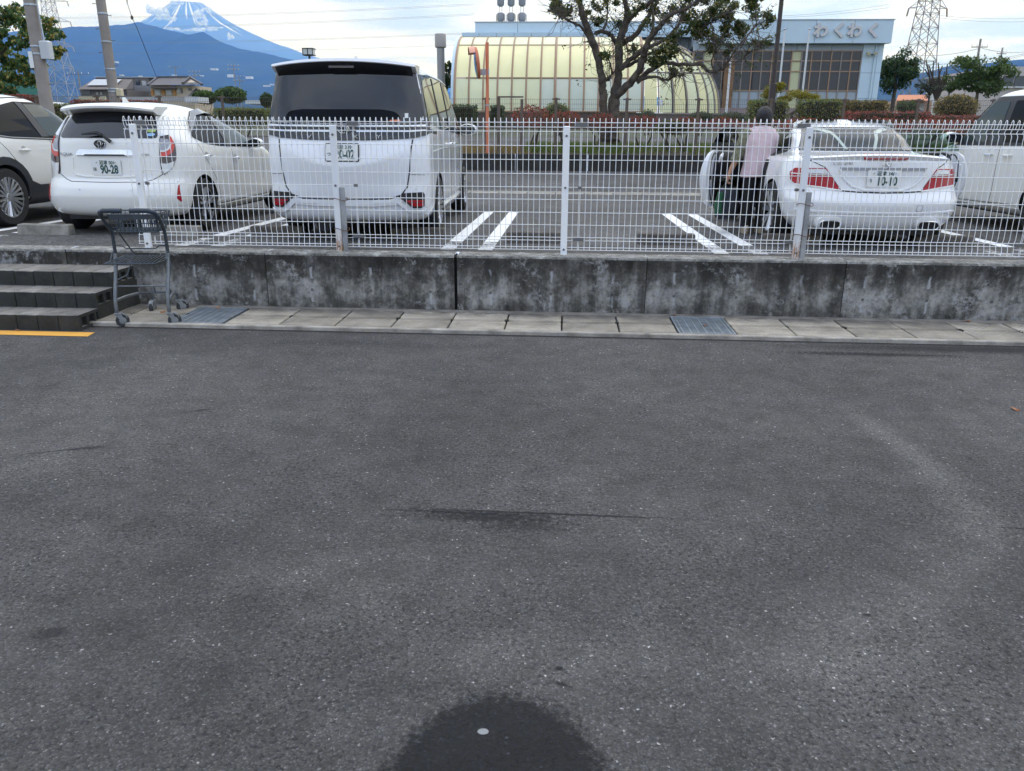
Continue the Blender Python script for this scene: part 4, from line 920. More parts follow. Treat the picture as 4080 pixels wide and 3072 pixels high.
for sd in (-1, 1):
    S = lambda pts: [(sd * x, z) for x, z in pts]
    lo = [(.395, .585), (.60, .62), (.80, .64), (.835, .68), (.838, .75), (.80, .795), (.62, .80), (.545, .80), (.47, .69)]
    tl = cs.rear('tail_lamp', S(lo), M_RED, cp, .006)
    cs.rear('lamp_band', S([(.51, .745), (.70, .748), (.70, .785), (.625, .79), (.55, .79)]), M_CLEAR, tl, .012)
    cs.rear('lamp_rim', S([(.385, .575), (.60, .61), (.80, .628), (.80, .642), (.60, .622), (.40, .590)]), M_WPAINT, tl, .009)
    cs.rear_line('lamp_divider', S([(.50, .735), (.72, .738), (.835, .74)]), M_CLEAR, tl, .006, .008)
    cs.rear_line('boot_gap', S([(.395, .585), (.47, .69), (.56, .81), (.68, .870), (.73, .905)]), M_GAP, cp, .004, .0)
    # tail pipe set in a bulge of the bumper
    px_ = sd * .49; rr = []
    for y_, sx_, sz_ in ((-.60, .135, .070), (-.77, .130, .068), (-.815, .118, .060)): rr.append([(px_ + sx_ * math.copysign(abs(math.cos(t)) ** .6, math.cos(t)), y_, .265 + sz_ * math.copysign(abs(math.sin(t)) ** .6, math.sin(t))) for t in [2 * math.pi * k / 20 for k in range(20)]])
    mm = MB(); mm.loft(rr); mm.build('pipe_shroud', M_WPAINT, cp, smooth=50)
    tp = MB(); R1 = [(px_ + .10 * math.copysign(abs(math.cos(t)) ** .6, math.cos(t)), 0, .25 + .042 * math.copysign(abs(math.sin(t)) ** .6, math.sin(t))) for t in [2 * math.pi * k / 20 for k in range(20)]]
    tp.tube([(a_[0], -.824, a_[2]) for a_ in R1], .006, 6, close=True); tpo = tp.build('tail_pipe', M_CHROME, cp, smooth=True)
    ho = MB(); ho.prism([(a_[0], a_[2]) for a_ in R1], -.823, -.81, 'XZ'); ho.build('pipe_mouth', M_WELL, tpo)
cs.rear_line('boot_gap', [(-.39, .583), (-.2, .572), (0, .568), (.2, .572), (.39, .583)], M_GAP, cp, .007, 0)
cs.rear_line('bumper_crease', [(-.80, .385), (-.4, .375), (0, .372), (.4, .375), (.80, .385)], M_WPAINT, cp, .016, -.006)
cs.rear_line('tow_cover', [(.34, .395), (.40, .395), (.405, .45), (.345, .45), (.34, .395)], M_GAP, cp, .0022, .0)
# cabin glass: the rear window slopes, so it is a bent panel over the shell
def roof_panel(name, pts, mat, parent, off=.006):
    bm = bmesh.new(); V = [bm.verts.new((x, cs.rear_y(x, z) - off, z + off)) for x, z in pts]; bm.faces.new(V); me = bpy.data.meshes.new(name); bm.to_mesh(me); bm.free(); me.materials.append(mat); return link(name, me, parent)
cs.rear('rear_window', [(-.605, .958), (.605, .958), (.545, 1.10), (.50, 1.185), (.40, 1.20), (-.40, 1.20), (-.50, 1.185), (-.545, 1.10)], M_GLASS3, cp, .008, .012, .04)
for sd in (-1, 1):
    cs.rear('window_border', [(sd * .46, .959), (sd * .610, .959), (sd * .55, 1.10), (sd * .503, 1.186), (sd * .48, 1.192)], M_GLASS, cp, .0105, .01, .04)
    cs.rear('roll_hoop', rpoly([(sd * .13, .965), (sd * .165, .965), (sd * .25, 1.12), (sd * .36, 1.16), (sd * .40, 1.16), (sd * .40, 1.185), (sd * .34, 1.19), (sd * .23, 1.15)], .015), plain('pale green hoop reflection', (.32, .40, .37), .2), cp, .0115, .006, .04)
    cs.rear('head_rest', rpoly([(sd * .24, .962), (sd * .42, .962), (sd * .41, 1.05), (sd * .37, 1.085), (sd * .28, 1.075)], .025), M_BLACK, cp, .011, .006, .04)
    cs.side('door_opening', rpoly([(.34, .955), (.30, .50), (.36, .27), (1.52, .27), (1.60, .50), (1.62, .93)], .06), M_WELL, cp, sd, .004)
    cs.side('side_glass', rpoly([(.30, .962), (.40, 1.06), (.56, 1.145), (.78, 1.17), (.98, 1.14), (1.10, 1.08), (1.28, .975)], .04), M_GLASS, cp, sd, .006)
    cs.side_line('sill', [(.36, .25), (1.55, .26)], M_WPAINT, cp, sd, .035, -.01)
M_SMOKE = None
g_ = G('clear green glass'); tr = _mk(g_.t, 'ShaderNodeBsdfTransparent'); tr.inputs[0].default_value = (.62, .74, .69, 1); gl_ = _mk(g_.t, 'ShaderNodeBsdfGlossy'); gl_.inputs['Roughness'].default_value = .02
fr = _mk(g_.t, 'ShaderNodeFresnel'); fr.inputs[0].default_value = 1.5; mx = _mk(g_.t, 'ShaderNodeMixShader'); g_.L(fr.outputs[0], mx.inputs[0]); g_.L(tr.outputs[0], mx.inputs[1]); g_.L(gl_.outputs[0], mx.inputs[2])
g_.L(mx.outputs[0], [n for n in g_.t.nodes if n.type == 'OUTPUT_MATERIAL'][0].inputs[0]); M_CLEARG = g_.m
def open_door(sd, ang):
    """door hinged at its front edge; local x runs back along the door, y is thickness (inside positive), z up"""
    e = MB(); n = 26; out = [(0.0, .30), (.05, .285), (.92, .26), (1.02, .34), (1.09, .50), (1.12, .65), (1.10, .80), (1.05, .90), (.97, .945), (.3, .925), (.02, .90)]
    P = rpoly(out, .06); rings = []
    for d, k in ((0.0, .985), (.02, 1.0), (.07, 1.0), (.09, .985)):
        cx_, cz_ = .55, .60; rings.append([(cx_ + (x - cx_) * k, d - .05 * max(0, (abs(z - .55) / .35)) ** 2 * (1 if d < .05 else 0) * -1, cz_ + (z - cz_) * k) for x, z in P])
    e.loft(rings); hx, hy = sd * .86, 1.62
    door = e.build('open_door', M_WPAINT, cp, smooth=45, loc=(hx, hy, 0))
    # local +x points backwards from the hinge, swung outwards by ang; local +y is the inner side
    M = Matrix(((sd * math.sin(ang), -sd * math.cos(ang), 0), (-math.cos(ang), -math.sin(ang), 0), (0, 0, 1))); door.matrix_local = Matrix.Translation((hx, hy, 0)) @ M.to_4x4()
    t = MB(); t.prism(rpoly([(.04, .33), (.86, .31), (.93, .40), (.96, .62), (.94, .84), (.88, .93), (.05, .90)], .05), .088, .125, 'XZ'); t.build('door_trim', M_BLACK, door, bevel=.01)
    a = MB(); a.bev(.25, .85, .12, .19, .58, .63, .01); a.build('arm_rest', M_TRIM, door)
    s_ = MB(); s_.tube([(x * .985 + .008, .092, z) for x, z in rpoly([(.06, .31), (.90, .29), (.985, .40), (1.04, .62), (1.02, .83), (.95, .925)], .05)], .008, 6); s_.build('door_seal', M_BLACK, door)
    l_ = MB(); l_.bev(.98, 1.06, .07, .096, .52, .80, .006); l_.build('latch_plate', M_WPAINT, door)
    k_ = MB(); k_.bev(1.0, 1.04, .094, .104, .60, .65, .003); k_.build('latch', M_GAP, door)
    g = MB(); g.prism([(.02, .91), (.99, .95), (.78, 1.17), (.55, 1.225), (.42, 1.20)], .05, .055, 'XZ'); g.build('door_glass', M_CLEARG, door)
    q = MB(); q.tube([(.88, .11, .80), (.86, .13, .86), (.80, .12, .90)], [.02, .03, .015], 8); q.build('speaker_pod', M_CLEAR, door, smooth=True)
    return door
open_door(-1, R_(39)); open_door(1, R_(42))
st = MB(); st.bb(-.66, .66, -.6, 2.8, .13, .2); st.build('underbody', M_BLACK, cp)

# ================================================================== white crossover (left edge)
su = thing('parked_crossover', 'white crossover with black wheel arch cladding, cut off by the left edge', 'car', (-7.62, 1.85, lotz(1.85) + .005), R_(0))
SL = [(.22, .70, -.55, 3.1, .3, .3), (.28, .80, -.68, 3.25, .3, .4), (.36, .85, -.74, 3.33, .3, .5), (.50, .875, -.76, 3.36, .3, .6), (.65, .882, -.74, 3.33, .32, .6), (.80, .88, -.70, 3.25, .34, .6), (.92, .872, -.68, 3.05, .34, .5), (1.00, .858, -.66, 2.6, .34, .45), (1.06, .838, -.64, 2.2, .32, .4), (1.18, .785, -.58, 2.0, .3, .3), (1.32, .725, -.48, 1.80, .3, .3), (1.43, .665, -.38, 1.60, .3, .3), (1.50, .61, -.28, 1.42, .28, .3), (1.54, .53, -.12, 1.25, .25, .3), (1.565, .36, .1, 1.02, .2, .2), (1.575, .1, .3, .75, .05, .05)]
ss = Shell(SL, [(-.8, .96), (0, 1.0), (1.5, 1.0), (2.6, .97), (3.4, .85)], bow=.06, bowF=.22, m=2.8)
ss.body('body', M_IVORY, su, (0, 2.56), .395)
for y in (0, 2.56):
    for sd in (-1, 1): wheel(su, sd * .79, y, .345, sd, .215, .70, 10)
for sd in (-1, 1):
    w_ = [(-.20, 1.09), (-.05, 1.22), (.25, 1.39), (.7, 1.465), (1.10, 1.465), (1.38, 1.41), (1.62, 1.29), (1.84, 1.13), (1.98, 1.03), (1.2, 1.02), (.3, 1.045)]
    sg = ss.side('side_window', rpoly(w_, .04), M_GLASS_S, su, sd, .006)
    ss.side('front_window', rpoly([(1.0, 1.05), (.84, 1.435), (1.10, 1.435), (1.36, 1.37), (1.60, 1.24), (1.80, 1.09), (1.82, 1.055)], .03), M_GLASS2, sg, sd, .011)
    ss.side('door_pillar', [(.84, 1.04), (1.0, 1.04), (.82, 1.45), (.70, 1.455)], M_TRIM, sg, sd, .013)
    ss.side_line('window_frame', [(-.22, 1.075), (.3, 1.03), (1.2, 1.005), (1.97, 1.015)], M_BLACK, su, sd, .008, .004)
    ss.side_line('roof_rail', [(-.1, 1.40), (.3, 1.49), (.75, 1.515), (1.15, 1.51), (1.45, 1.43)], M_BLACK, su, sd, .007, .004)
    handle(su, ss, .42, .89, sd, M_IVORY, .18)
    for y in (0, 2.56):
        arch = [(y + .50 * math.cos(a), .33 + .49 * math.sin(a)) for a in [math.pi * k / 14 for k in range(15)]] + [(y + .395 * math.cos(a), .33 + .40 * math.sin(a)) for a in [math.pi - math.pi * k / 14 for k in range(15)]]
        ss.side('arch_cladding', arch, M_TRIM, su, sd, .02, .05, .08)
    ss.side('sill_cladding', [(.45, .52), (.62, .46), (2.0, .46), (2.1, .50), (2.1, .24), (.45, .24)], M_TRIM, su, sd, .02, .05)
    ss.side_line('door_gap', [(-.02, 1.03), (.12, .90), (.30, .70), (.40, .60)], M_GAP, su, sd, .0032, 0); ss.side_line('door_gap', [(.98, 1.01), (1.06, .85), (1.08, .5)], M_GAP, su, sd, .0032, 0)
    mirror(su, sd * .80, 1.72, 1.06, sd, M_IVORY)
ss.rear('rear_window', rpoly([(-.58, 1.08), (.58, 1.08), (.48, 1.36), (-.48, 1.36)], .05), M_GLASS, su, .006)
for sd in (-1, 1): ss.rear('tail_lamp', [(sd * .35, .90), (sd * .80, .90), (sd * .82, 1.0), (sd * .60, 1.0), (sd * .35, .96)], M_RED, su, .010)
st = MB(); st.bb(-.66, .66, -.5, 3.0, .2, .27); st.build('underbody', M_BLACK, su)

# ================================================================== boxy white car (right edge)
bx = thing('parked_box_car', 'boxy white car with upright windows, cut off by the right edge', 'car', (6.33, 2.35, lotz(2.35) + .005), R_(4))
BL = [(.20, .66, -.40, 2.75, .2, .3), (.25, .755, -.46, 2.88, .2, .4), (.33, .795, -.49, 2.93, .2, .45), (.50, .81, -.50, 2.95, .2, .5), (.70, .812, -.50, 2.93, .2, .5), (.88, .81, -.49, 2.85, .2, .45), (.97, .805, -.48, 2.65, .2, .4), (1.02, .798, -.475, 2.42, .19, .35), (1.10, .785, -.465, 2.22, .18, .3), (1.30, .755, -.44, 2.0, .16, .25), (1.50, .715, -.41, 1.78, .15, .25), (1.60, .685, -.39, 1.66, .15, .25), (1.66, .63, -.35, 1.50, .15, .25), (1.69, .53, -.26, 1.30, .18, .25), (1.71, .34, -.05, 1.05, .15, .2), (1.715, .1, .3, .7, .05, .05)]
bs = Shell(BL, [(-.5, .98), (0, 1.0), (1.6, 1.0), (2.3, .97), (3.0, .88)], bow=.04, bowF=.18, m=3.4)
bs.body('body', M_IVORY, bx, (0, 2.48), .345)
for y in (0, 2.48):
    for sd in (-1, 1): wheel(bx, sd * .72, y, .295, sd, .17, .66, 8)
for sd in (-1, 1):
    w_ = [(-.30, 1.02), (-.26, 1.58), (1.25, 1.605), (1.55, 1.58), (2.0, 1.15), (2.12, 1.0)]
    sg = bs.side('side_window', w_, M_TRIM, bx, sd, .006)
    bs.side('front_window', rpoly([(1.02, 1.05), (1.02, 1.54), (1.36, 1.54), (1.83, 1.10), (1.86, 1.05)], .03), M_GLASS2, sg, sd, .011)
    bs.side('rear_side_window', rpoly([(-.1, 1.05), (-.1, 1.53), (.90, 1.545), (.90, 1.05)], .03), M_GLASS_S, sg, sd, .011)
    bs.side('quarter_window', [(1.92, 1.05), (2.06, 1.03), (1.62, 1.53), (1.48, 1.52)], M_GLASS, sg, sd, .010)
    handle(bx, bs, 1.13, .90, sd, M_CLEAR, .17); handle(bx, bs, .72, .90, sd, M_IVORY, .17)
    bs.side_line('door_gap', [(.92, 1.0), (.93, .45), (.98, .30)], M_GAP, bx, sd, .0035, 0); bs.side_line('door_gap', [(2.08, 1.0), (2.0, .5), (2.02, .3)], M_GAP, bx, sd, .0035, 0); bs.side_line('door_gap', [(.36, .33), (.98, .31), (2.0, .29)], M_GAP, bx, sd, .0035, 0)
    bs.side('side_skirt', [(.35, .285), (2.1, .275), (2.1, .215), (.35, .215)], M_IVORY, bx, sd, .012, .03)
    mirror(bx, sd * .77, 1.95, 1.10, sd, M_IVORY, 1.1)
bs.rear('rear_window', rpoly([(-.62, 1.05), (.62, 1.05), (.58, 1.5), (-.58, 1.5)], .04), M_GLASS, bx, .006)
for sd in (-1, 1): bs.rear('tail_lamp', [(sd * .66, .75), (sd * .78, .75), (sd * .76, 1.25), (sd * .68, 1.25)], M_RED, bx, .010)
st = MB(); st.bb(-.6, .6, -.3, 2.7, .17, .24); st.build('underbody', M_BLACK, bx)
# ------------------------------------------------------------------ the ground beyond
def at(u, v, Y):
    """point on the plane y=Y that the photograph shows at pixel (u, v)"""
    d = CAMX * ((u - 2040) / 3142.65) - CAMY * ((v - 1536) / 3142.65) + CAMZ
    return Vector((0, -7.565, 1.673)) + d * ((Y + 7.565) / d.y)
GP = [(15, 1.02), (18.6, 1.26), (30, 1.46), (50, 1.9), (120, 3.2), (600, 8), (3000, 30), (9000, 120), (34000, 500)]
def gz_(y):
    for (y0, z0), (y1, z1) in zip(GP, GP[1:]):
        if y <= y1: return z0 + (z1 - z0) * (y - y0) / (y1 - y0)
    return GP[-1][1]
M_EARTH = plain('far ground', (.075, .085, .05), .95, var=.5, vscale=.02)
def gsheet(name, rows, xs, mat):
    V = [(x, y, z) for y, z in rows for x in xs]; nx = len(xs); F = [(j * nx + i, j * nx + i + 1, (j + 1) * nx + i + 1, (j + 1) * nx + i) for j in range(len(rows) - 1) for i in range(nx - 1)]
    return struct(raw_mesh(name, np.array(V, 'f'), np.array(F), mat))
gsheet('ground', [(18.5, 1.25)] + [(y, z) for y, z in GP[2:]], [-29500, -5000, -400, -60, 60, 400, 5000, 29500], M_EARTH)
gsheet('ground', [(-7900, -.02), (-400, -.02), (-21.9, -.006), (-.94, -.006)], [-29500, -5000, -400, -21, 0, 21, 400, 5000, 29500], plain('asphalt surroundings', (.09, .09, .092), .9, var=.3, vscale=1))
for x0, x1 in ((-29500, -39.9), (39.9, 29500)): gsheet('ground', [(-.99, -.006), (.1, .5), (15, .60), (18.5, 1.25)], [x0, (x0 + x1) / 2, x1], M_EARTH)
for x0, x1 in ((-60, -3.39), (22.59, 60)): gsheet('verge', [(14.99, .645), (16.5, .80), (18.45, 1.262)], [x0, (x0 + x1) / 2, x1], plain('verge asphalt', (.11, .11, .11), .9, var=.3, vscale=1))
gsheet('back_road', [(18.4, 1.262), (29.5, 1.46)], [-60, 0, 60], M_ROAD)

# ------------------------------------------------------------------ foliage
def leaf_mat(name, c0, c1, c2=None, trans=.35, f2=.85):
    m, t, b = new_mat(name); geo = _mk(t, 'ShaderNodeNewGeometry'); r = _mk(t, 'ShaderNodeValToRGB'); e = r.color_ramp.elements
    e[0].color = c4(c0); e[1].color = c4(c1); e[1].position = .8 if c2 else 1
    if c2: q = e.new(f2); q.color = c4(c2)
    t.links.new(geo.outputs['Random Per Island'], r.inputs[0]); t.links.new(r.outputs[0], b.inputs['Base Color']); b.inputs['Roughness'].default_value = .5; b.inputs['Specular IOR Level'].default_value = .35
    tr = _mk(t, 'ShaderNodeBsdfTranslucent'); t.links.new(r.outputs[0], tr.inputs[0]); mx = _mk(t, 'ShaderNodeMixShader'); mx.inputs[0].default_value = trans
    t.links.new(b.outputs[0], mx.inputs[1]); t.links.new(tr.outputs[0], mx.inputs[2]); t.links.new(mx.outputs[0], t.nodes['Material Output'].inputs[0]); return m
def leaf_mesh(name, P, size, mat, parent=None, asp=.5, rnd=None, up=.3):
    """one folded diamond leaf per point"""
    rnd = rnd or RNG; n = len(P); P = np.asarray(P, float)
    d = rnd.normal(size=(n, 3)); d[:, 2] -= up; d /= np.linalg.norm(d, axis=1)[:, None]
    q = rnd.normal(size=(n, 3)); w = np.cross(d, q); w /= np.linalg.norm(w, axis=1)[:, None]
    s = size * rnd.uniform(.6, 1.3, n)[:, None]; nn = np.cross(d, w) * s * .12
    V = np.stack([P - d * s * .5, P + w * s * asp * .5 + nn, P + d * s * .5, P - w * s * asp * .5 + nn], 1).reshape(-1, 3)
    return tag(raw_mesh(name, V, np.arange(4 * n).reshape(n, 4), mat, parent), kind='stuff')
def blob_pts(c, r, n, lo=.55, rnd=None):
    rnd = rnd or RNG; d = rnd.normal(size=(n, 3)); d /= np.linalg.norm(d, axis=1)[:, None]
    return np.array(c) + d * np.array(r) * rnd.uniform(lo, 1.0, n)[:, None]
def clumps_in(c, r, k, cr, n, rnd=None):
    """leaf positions gathered into k clumps spread through an ellipsoid"""
    rnd = rnd or RNG; out = []
    cc = blob_pts(c, r, k, .25, rnd)
    for p in cc: out.append(blob_pts(p, np.array(cr) * rnd.uniform(.6, 1.25), max(8, int(n / k * rnd.uniform(.6, 1.4))), .3, rnd))
    return np.concatenate(out)
L_GREEN = leaf_mat('mid green leaves', (.03, .06, .018), (.12, .19, .05)); L_DARK = leaf_mat('dark evergreen leaves', (.016, .040, .016), (.07, .125, .042)); L_TREE = leaf_mat('camphor leaves', (.02, .04, .013), (.085, .12, .036), (.22, .19, .04), .35, .91)
L_RED = leaf_mat('red tipped leaves', (.05, .065, .025), (.50, .10, .09), None, .35); L_YEL = leaf_mat('yellow green leaves', (.11, .12, .015), (.36, .30, .03)); L_HEDGE = leaf_mat('hedge leaves', (.06, .095, .022), (.19, .24, .055), (.30, .27, .06), .35, .88)
L_BROWN = leaf_mat('bronze hedge leaves', (.08, .08, .025), (.34, .25, .07)); L_LEFT = leaf_mat('left tree leaves', (.03, .08, .03), (.13, .23, .07), (.45, .36, .10), .45, .85)
M_BARK = plain('grey brown bark', (.145, .122, .098), .95, var=.5, vscale=7, bump=.9, bscale=22, col2=(.045, .037, .030)); M_STEM = plain('shrub stems', (.06, .045, .035), .95)
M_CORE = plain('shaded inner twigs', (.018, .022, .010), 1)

# ------------------------------------------------------------------ planting bed
M_BEDW = plain('dark stained bed kerb', (.045, .042, .04), .92, var=.6, vscale=3, bump=.5, bscale=30, col2=(.018, .017, .016)); M_BEDT = plain('bed kerb top', (.12, .105, .09), .95, var=.4, vscale=5)
bw = thing('bed_wall', 'long low dark concrete kerb wall holding the planting bed', 'wall')
for k in range(13):
    x0 = -3.4 + 2 * k; MB().bb(x0 + .008, x0 + 1.992, 15.0, 15.16, .55, 1.075).build('kerb_block', M_BEDW, bw, bevel=.008)
for k in range(13): MB().bb(-3.4 + 2 * k + .008, -1.408 + 2 * k, 14.995, 15.165, 1.076, 1.10).build('kerb_cap', M_BEDT, bw)
gsheet('bed_soil', [(15.16, 1.085), (16.2, 1.14), (18.45, 1.28)], [-3.4, 0, 8, 22.6], plain('bed soil', (.10, .075, .04), 1, var=.5, vscale=4))
g_pts = np.stack([RNG.uniform(-1.2, 22, 26000), RNG.uniform(15.35, 18.3, 26000), np.zeros(26000)], 1)
g_pts = g_pts[(np.sin(g_pts[:, 0] * 1.7) + np.sin(g_pts[:, 0] * .63 + 2) + RNG.normal(size=26000) * .9 + (g_pts[:, 1] - 16) * .7) > -.6]
def grass(name, P, h, mat):
    n = len(P); a = RNG.uniform(0, 6.28, n); hh = h * RNG.uniform(.5, 1.4, n); w = np.stack([np.cos(a), np.sin(a), a * 0], 1) * .012; lean = RNG.normal(size=(n, 3)) * .25 * hh[:, None]; lean[:, 2] = hh
    z = np.array([1.10 + (y - 15.2) * .06 for y in P[:, 1]]); B = P.copy(); B[:, 2] = z - .01
    V = np.stack([B - w, B + w, B + lean], 1).reshape(-1, 3); return tag(raw_mesh(name, V, np.arange(3 * n).reshape(n, 3), mat), 'bright green grass growing in the planting bed', 'grass', kind='stuff')
grass('grass', g_pts, .16, leaf_mat('grass blades', (.06, .12, .02), (.20, .27, .05), None, .4))
dry = np.stack([RNG.uniform(-3.3, -1.0, 2600), RNG.uniform(15.2, 17.5, 2600), np.zeros(2600)], 1)
o = grass('dry_grass', dry, .07, leaf_mat('dry grass', (.20, .14, .05), (.34, .26, .10))); o['label'] = 'dry yellow grass at the foot of the orange mirror post'

# brown mesh fence in the bed
M_BR = plain('brown fence coating', (.115, .085, .065), .6)
bf = thing('brown_fence', 'tall brown wire mesh fence standing in the planting bed', 'fence')
def brown_run(x0, n, y, z0, z1, parent, pitch=1.94):
    for k in range(n + 1):
        x = x0 + k * pitch; b = MB(); b.bb(x - .035, x + .035, y - .03, y + .03, z0 - .1, z1 + .03); b.build('post', M_BR, parent)
        MB().bb(x - .11, x + .11, y - .045, y - .031, z1 - .03, z1 + .012).build('clamp', M_BR, parent)
    for k in range(n):
        m = MB(); xa, xb = x0 + k * pitch + .04, x0 + (k + 1) * pitch - .04; nn = 36
        for q in range(nn + 1): x = xa + (xb - xa) * q / nn; m.bar((x, y, z0 + .03), (x, y, z1), .005)
        for z in [z0 + .05 + (z1 - z0 - .06) * j / 11 for j in range(12)]: m.bar((xa, y - .005, z), (xb, y - .005, z), .006)
        tag(m.build('mesh_panel', M_BR, parent, fixn=False), kind='stuff')
brown_run(-4.19, 12, 15.55, 1.10, 2.54, bf)
fr = MB(); fr.bb(-1.93, -1.85, 15.40, 15.46, 1.08, 2.56); fr.build('gate_post', M_BR, bf); fr = MB(); fr.bb(-1.29, -1.21, 15.40, 15.46, 1.08, 2.52); fr.build('gate_post', M_BR, bf); MB().bb(-1.93, -1.21, 15.395, 15.455, 2.561, 2.60).build('gate_bar', M_BR, bf)
bl = thing('brown_fence', 'brown mesh fence running off left behind the hatchback', 'fence'); brown_run(-22.0, 9, 17.0, 1.2, 2.62, bl)

# red tipped shrubs on bare stems
def shrub(name, x, y, w, h, stem, mat, label, cat='shrub', group=None, n=900, size=.075, flat=False, core=True, zb=None, dep=None):
    z0 = zb if zb is not None else (1.10 + (y - 15.2) * .06 if y < 18.5 else gz_(y)); t = thing(name, label, cat, (x, y, z0), 0, group); dep = dep or w
    if stem > .06:
        for k in range(random.choice((2, 3, 3, 4))):
            m = MB(); a = random.uniform(0, 6.28); bx_, by_ = .08 * math.cos(a), .08 * math.sin(a); P = [(bx_, by_, -.03)]
            for j in range(1, 5): P.append((bx_ + w * .3 * math.cos(a) * j / 4 + random.uniform(-.05, .05), by_ + dep * .25 * math.sin(a) * j / 4 + random.uniform(-.05, .05), (stem + h * .4) * j / 4))
            m.tube(P, [.03, .026, .022, .016, .01], 6); m.build('stem', M_STEM, t, smooth=True)
    zc = stem + h / 2
    if flat:
        d = RNG.uniform(-1, 1, (n, 3)); ax = RNG.integers(0, 3, n); sg = np.sign(RNG.normal(size=n)); d[np.arange(n), ax] = sg * RNG.uniform(.86, 1.02, n); P = d * np.array([w / 2, dep / 2, h / 2]) * (1 - .1 * (np.abs(d).sum(1) > 2.3)[:, None]); P[:, 2] += zc
    else: P = blob_pts((0, 0, zc), (w / 2, dep / 2, h / 2), n, .68); P[:, :2] += RNG.normal(size=(n, 2)) * .03
    P = P + RNG.normal(size=P.shape) * .02
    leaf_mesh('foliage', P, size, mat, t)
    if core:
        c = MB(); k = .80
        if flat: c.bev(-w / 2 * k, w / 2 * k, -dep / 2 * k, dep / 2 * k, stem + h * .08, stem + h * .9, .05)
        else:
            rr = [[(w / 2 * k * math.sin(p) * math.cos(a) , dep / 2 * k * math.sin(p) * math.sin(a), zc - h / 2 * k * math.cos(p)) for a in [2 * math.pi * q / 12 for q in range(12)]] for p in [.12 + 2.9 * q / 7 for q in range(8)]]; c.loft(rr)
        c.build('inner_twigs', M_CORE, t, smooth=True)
    return t
RG = 'red tipped shrubs in the planting bed'
for i, (x, w, h, st_) in enumerate(((-1.05, 1.15, .62, .62), (-.05, .95, .42, .66), (1.0, .9, .40, .62), (2.2, 1.0, .36, .60), (3.4, 1.1, .38, .55), (4.5, 1.1, .36, .55), (5.6, 1.2, .36, .52), (6.7, 1.2, .38, .52), (7.8, 1.3, .42, .5), (8.9, 1.3, .42, .5), (10.0, 1.3, .42, .5), (11.1, 1.3, .42, .5))):
    shrub('red_shrub', x, 16.4 + .25 * (i % 2), w, h, st_, L_RED, ('bushy red tipped shrub nearest the orange mirror post' if i == 0 else ['', 'second', 'third', 'fourth', 'fifth', 'sixth', 'seventh', 'eighth', 'ninth', 'tenth', 'eleventh', 'twelfth'][i] + ' red tipped shrub from the orange mirror post, on bare stems'), 'shrub', RG if i else None, 700 if i else 1100, .07, core=False)
shrub('yellow_green_shrub', 3.0, 16.2, 1.15, .45, .42, L_HEDGE, 'yellow green rounded shrub between the fence posts in the bed', n=900, size=.06)

# ------------------------------------------------------------------ orange mirror post
M_OR = plain('orange post paint', (.66, .20, .10), .5, var=.12, vscale=3)
mp_ = thing('mirror_post', 'orange traffic mirror on a tall orange post in the bed', 'traffic mirror', (-2.19, 15.3, 1.08))
b = MB(); b.tube([(0, 0, 0), (0, 0, 2.87)], .045, 14); b.build('post', M_OR, mp_, smooth=True)
b = MB(); b.bb(-.20, .05, -.035, .035, 2.05, 2.20); b.build('bracket', M_GALV, mp_)
b = MB(); rr = [[(-o_, s_ * math.cos(a) * .40, s_ * math.sin(a) * .40) for a in [2 * math.pi * k / 28 for k in range(28)]] for o_, s_ in ((0, .80), (.02, 1.0), (.07, 1.0), (.09, .96))]; b.loft(rr); bk = b.build('mirror_back', M_OR, mp_, smooth=50, loc=(-.22, -.05, 2.36)); bk.rotation_euler = (0, R_(-7), R_(10))
b = MB(); b.lathe([(.385, -.095), (.25, -.115), (.001, -.125)], (0, 0, 0), 'X', 24, caps=False); b.build('mirror_face', M_CHROME, bk, smooth=True)
b = MB(); b.loft([[(-.08 - .16 * t_, .40 * math.cos(a), .42 * math.sin(a)) for a in [R_(35 + 110 * k / 14) for k in range(15)]] for t_ in (0, 1)], caps=False, close=False); b.build('hood', plain('faded orange hood', (.72, .36, .25), .6), bk)
b = MB(); b.lathe([(.055, -.02), (.055, .02)], (0, 0, 1.28), 'Z', 14); b.build('clamp', M_GALV, mp_)

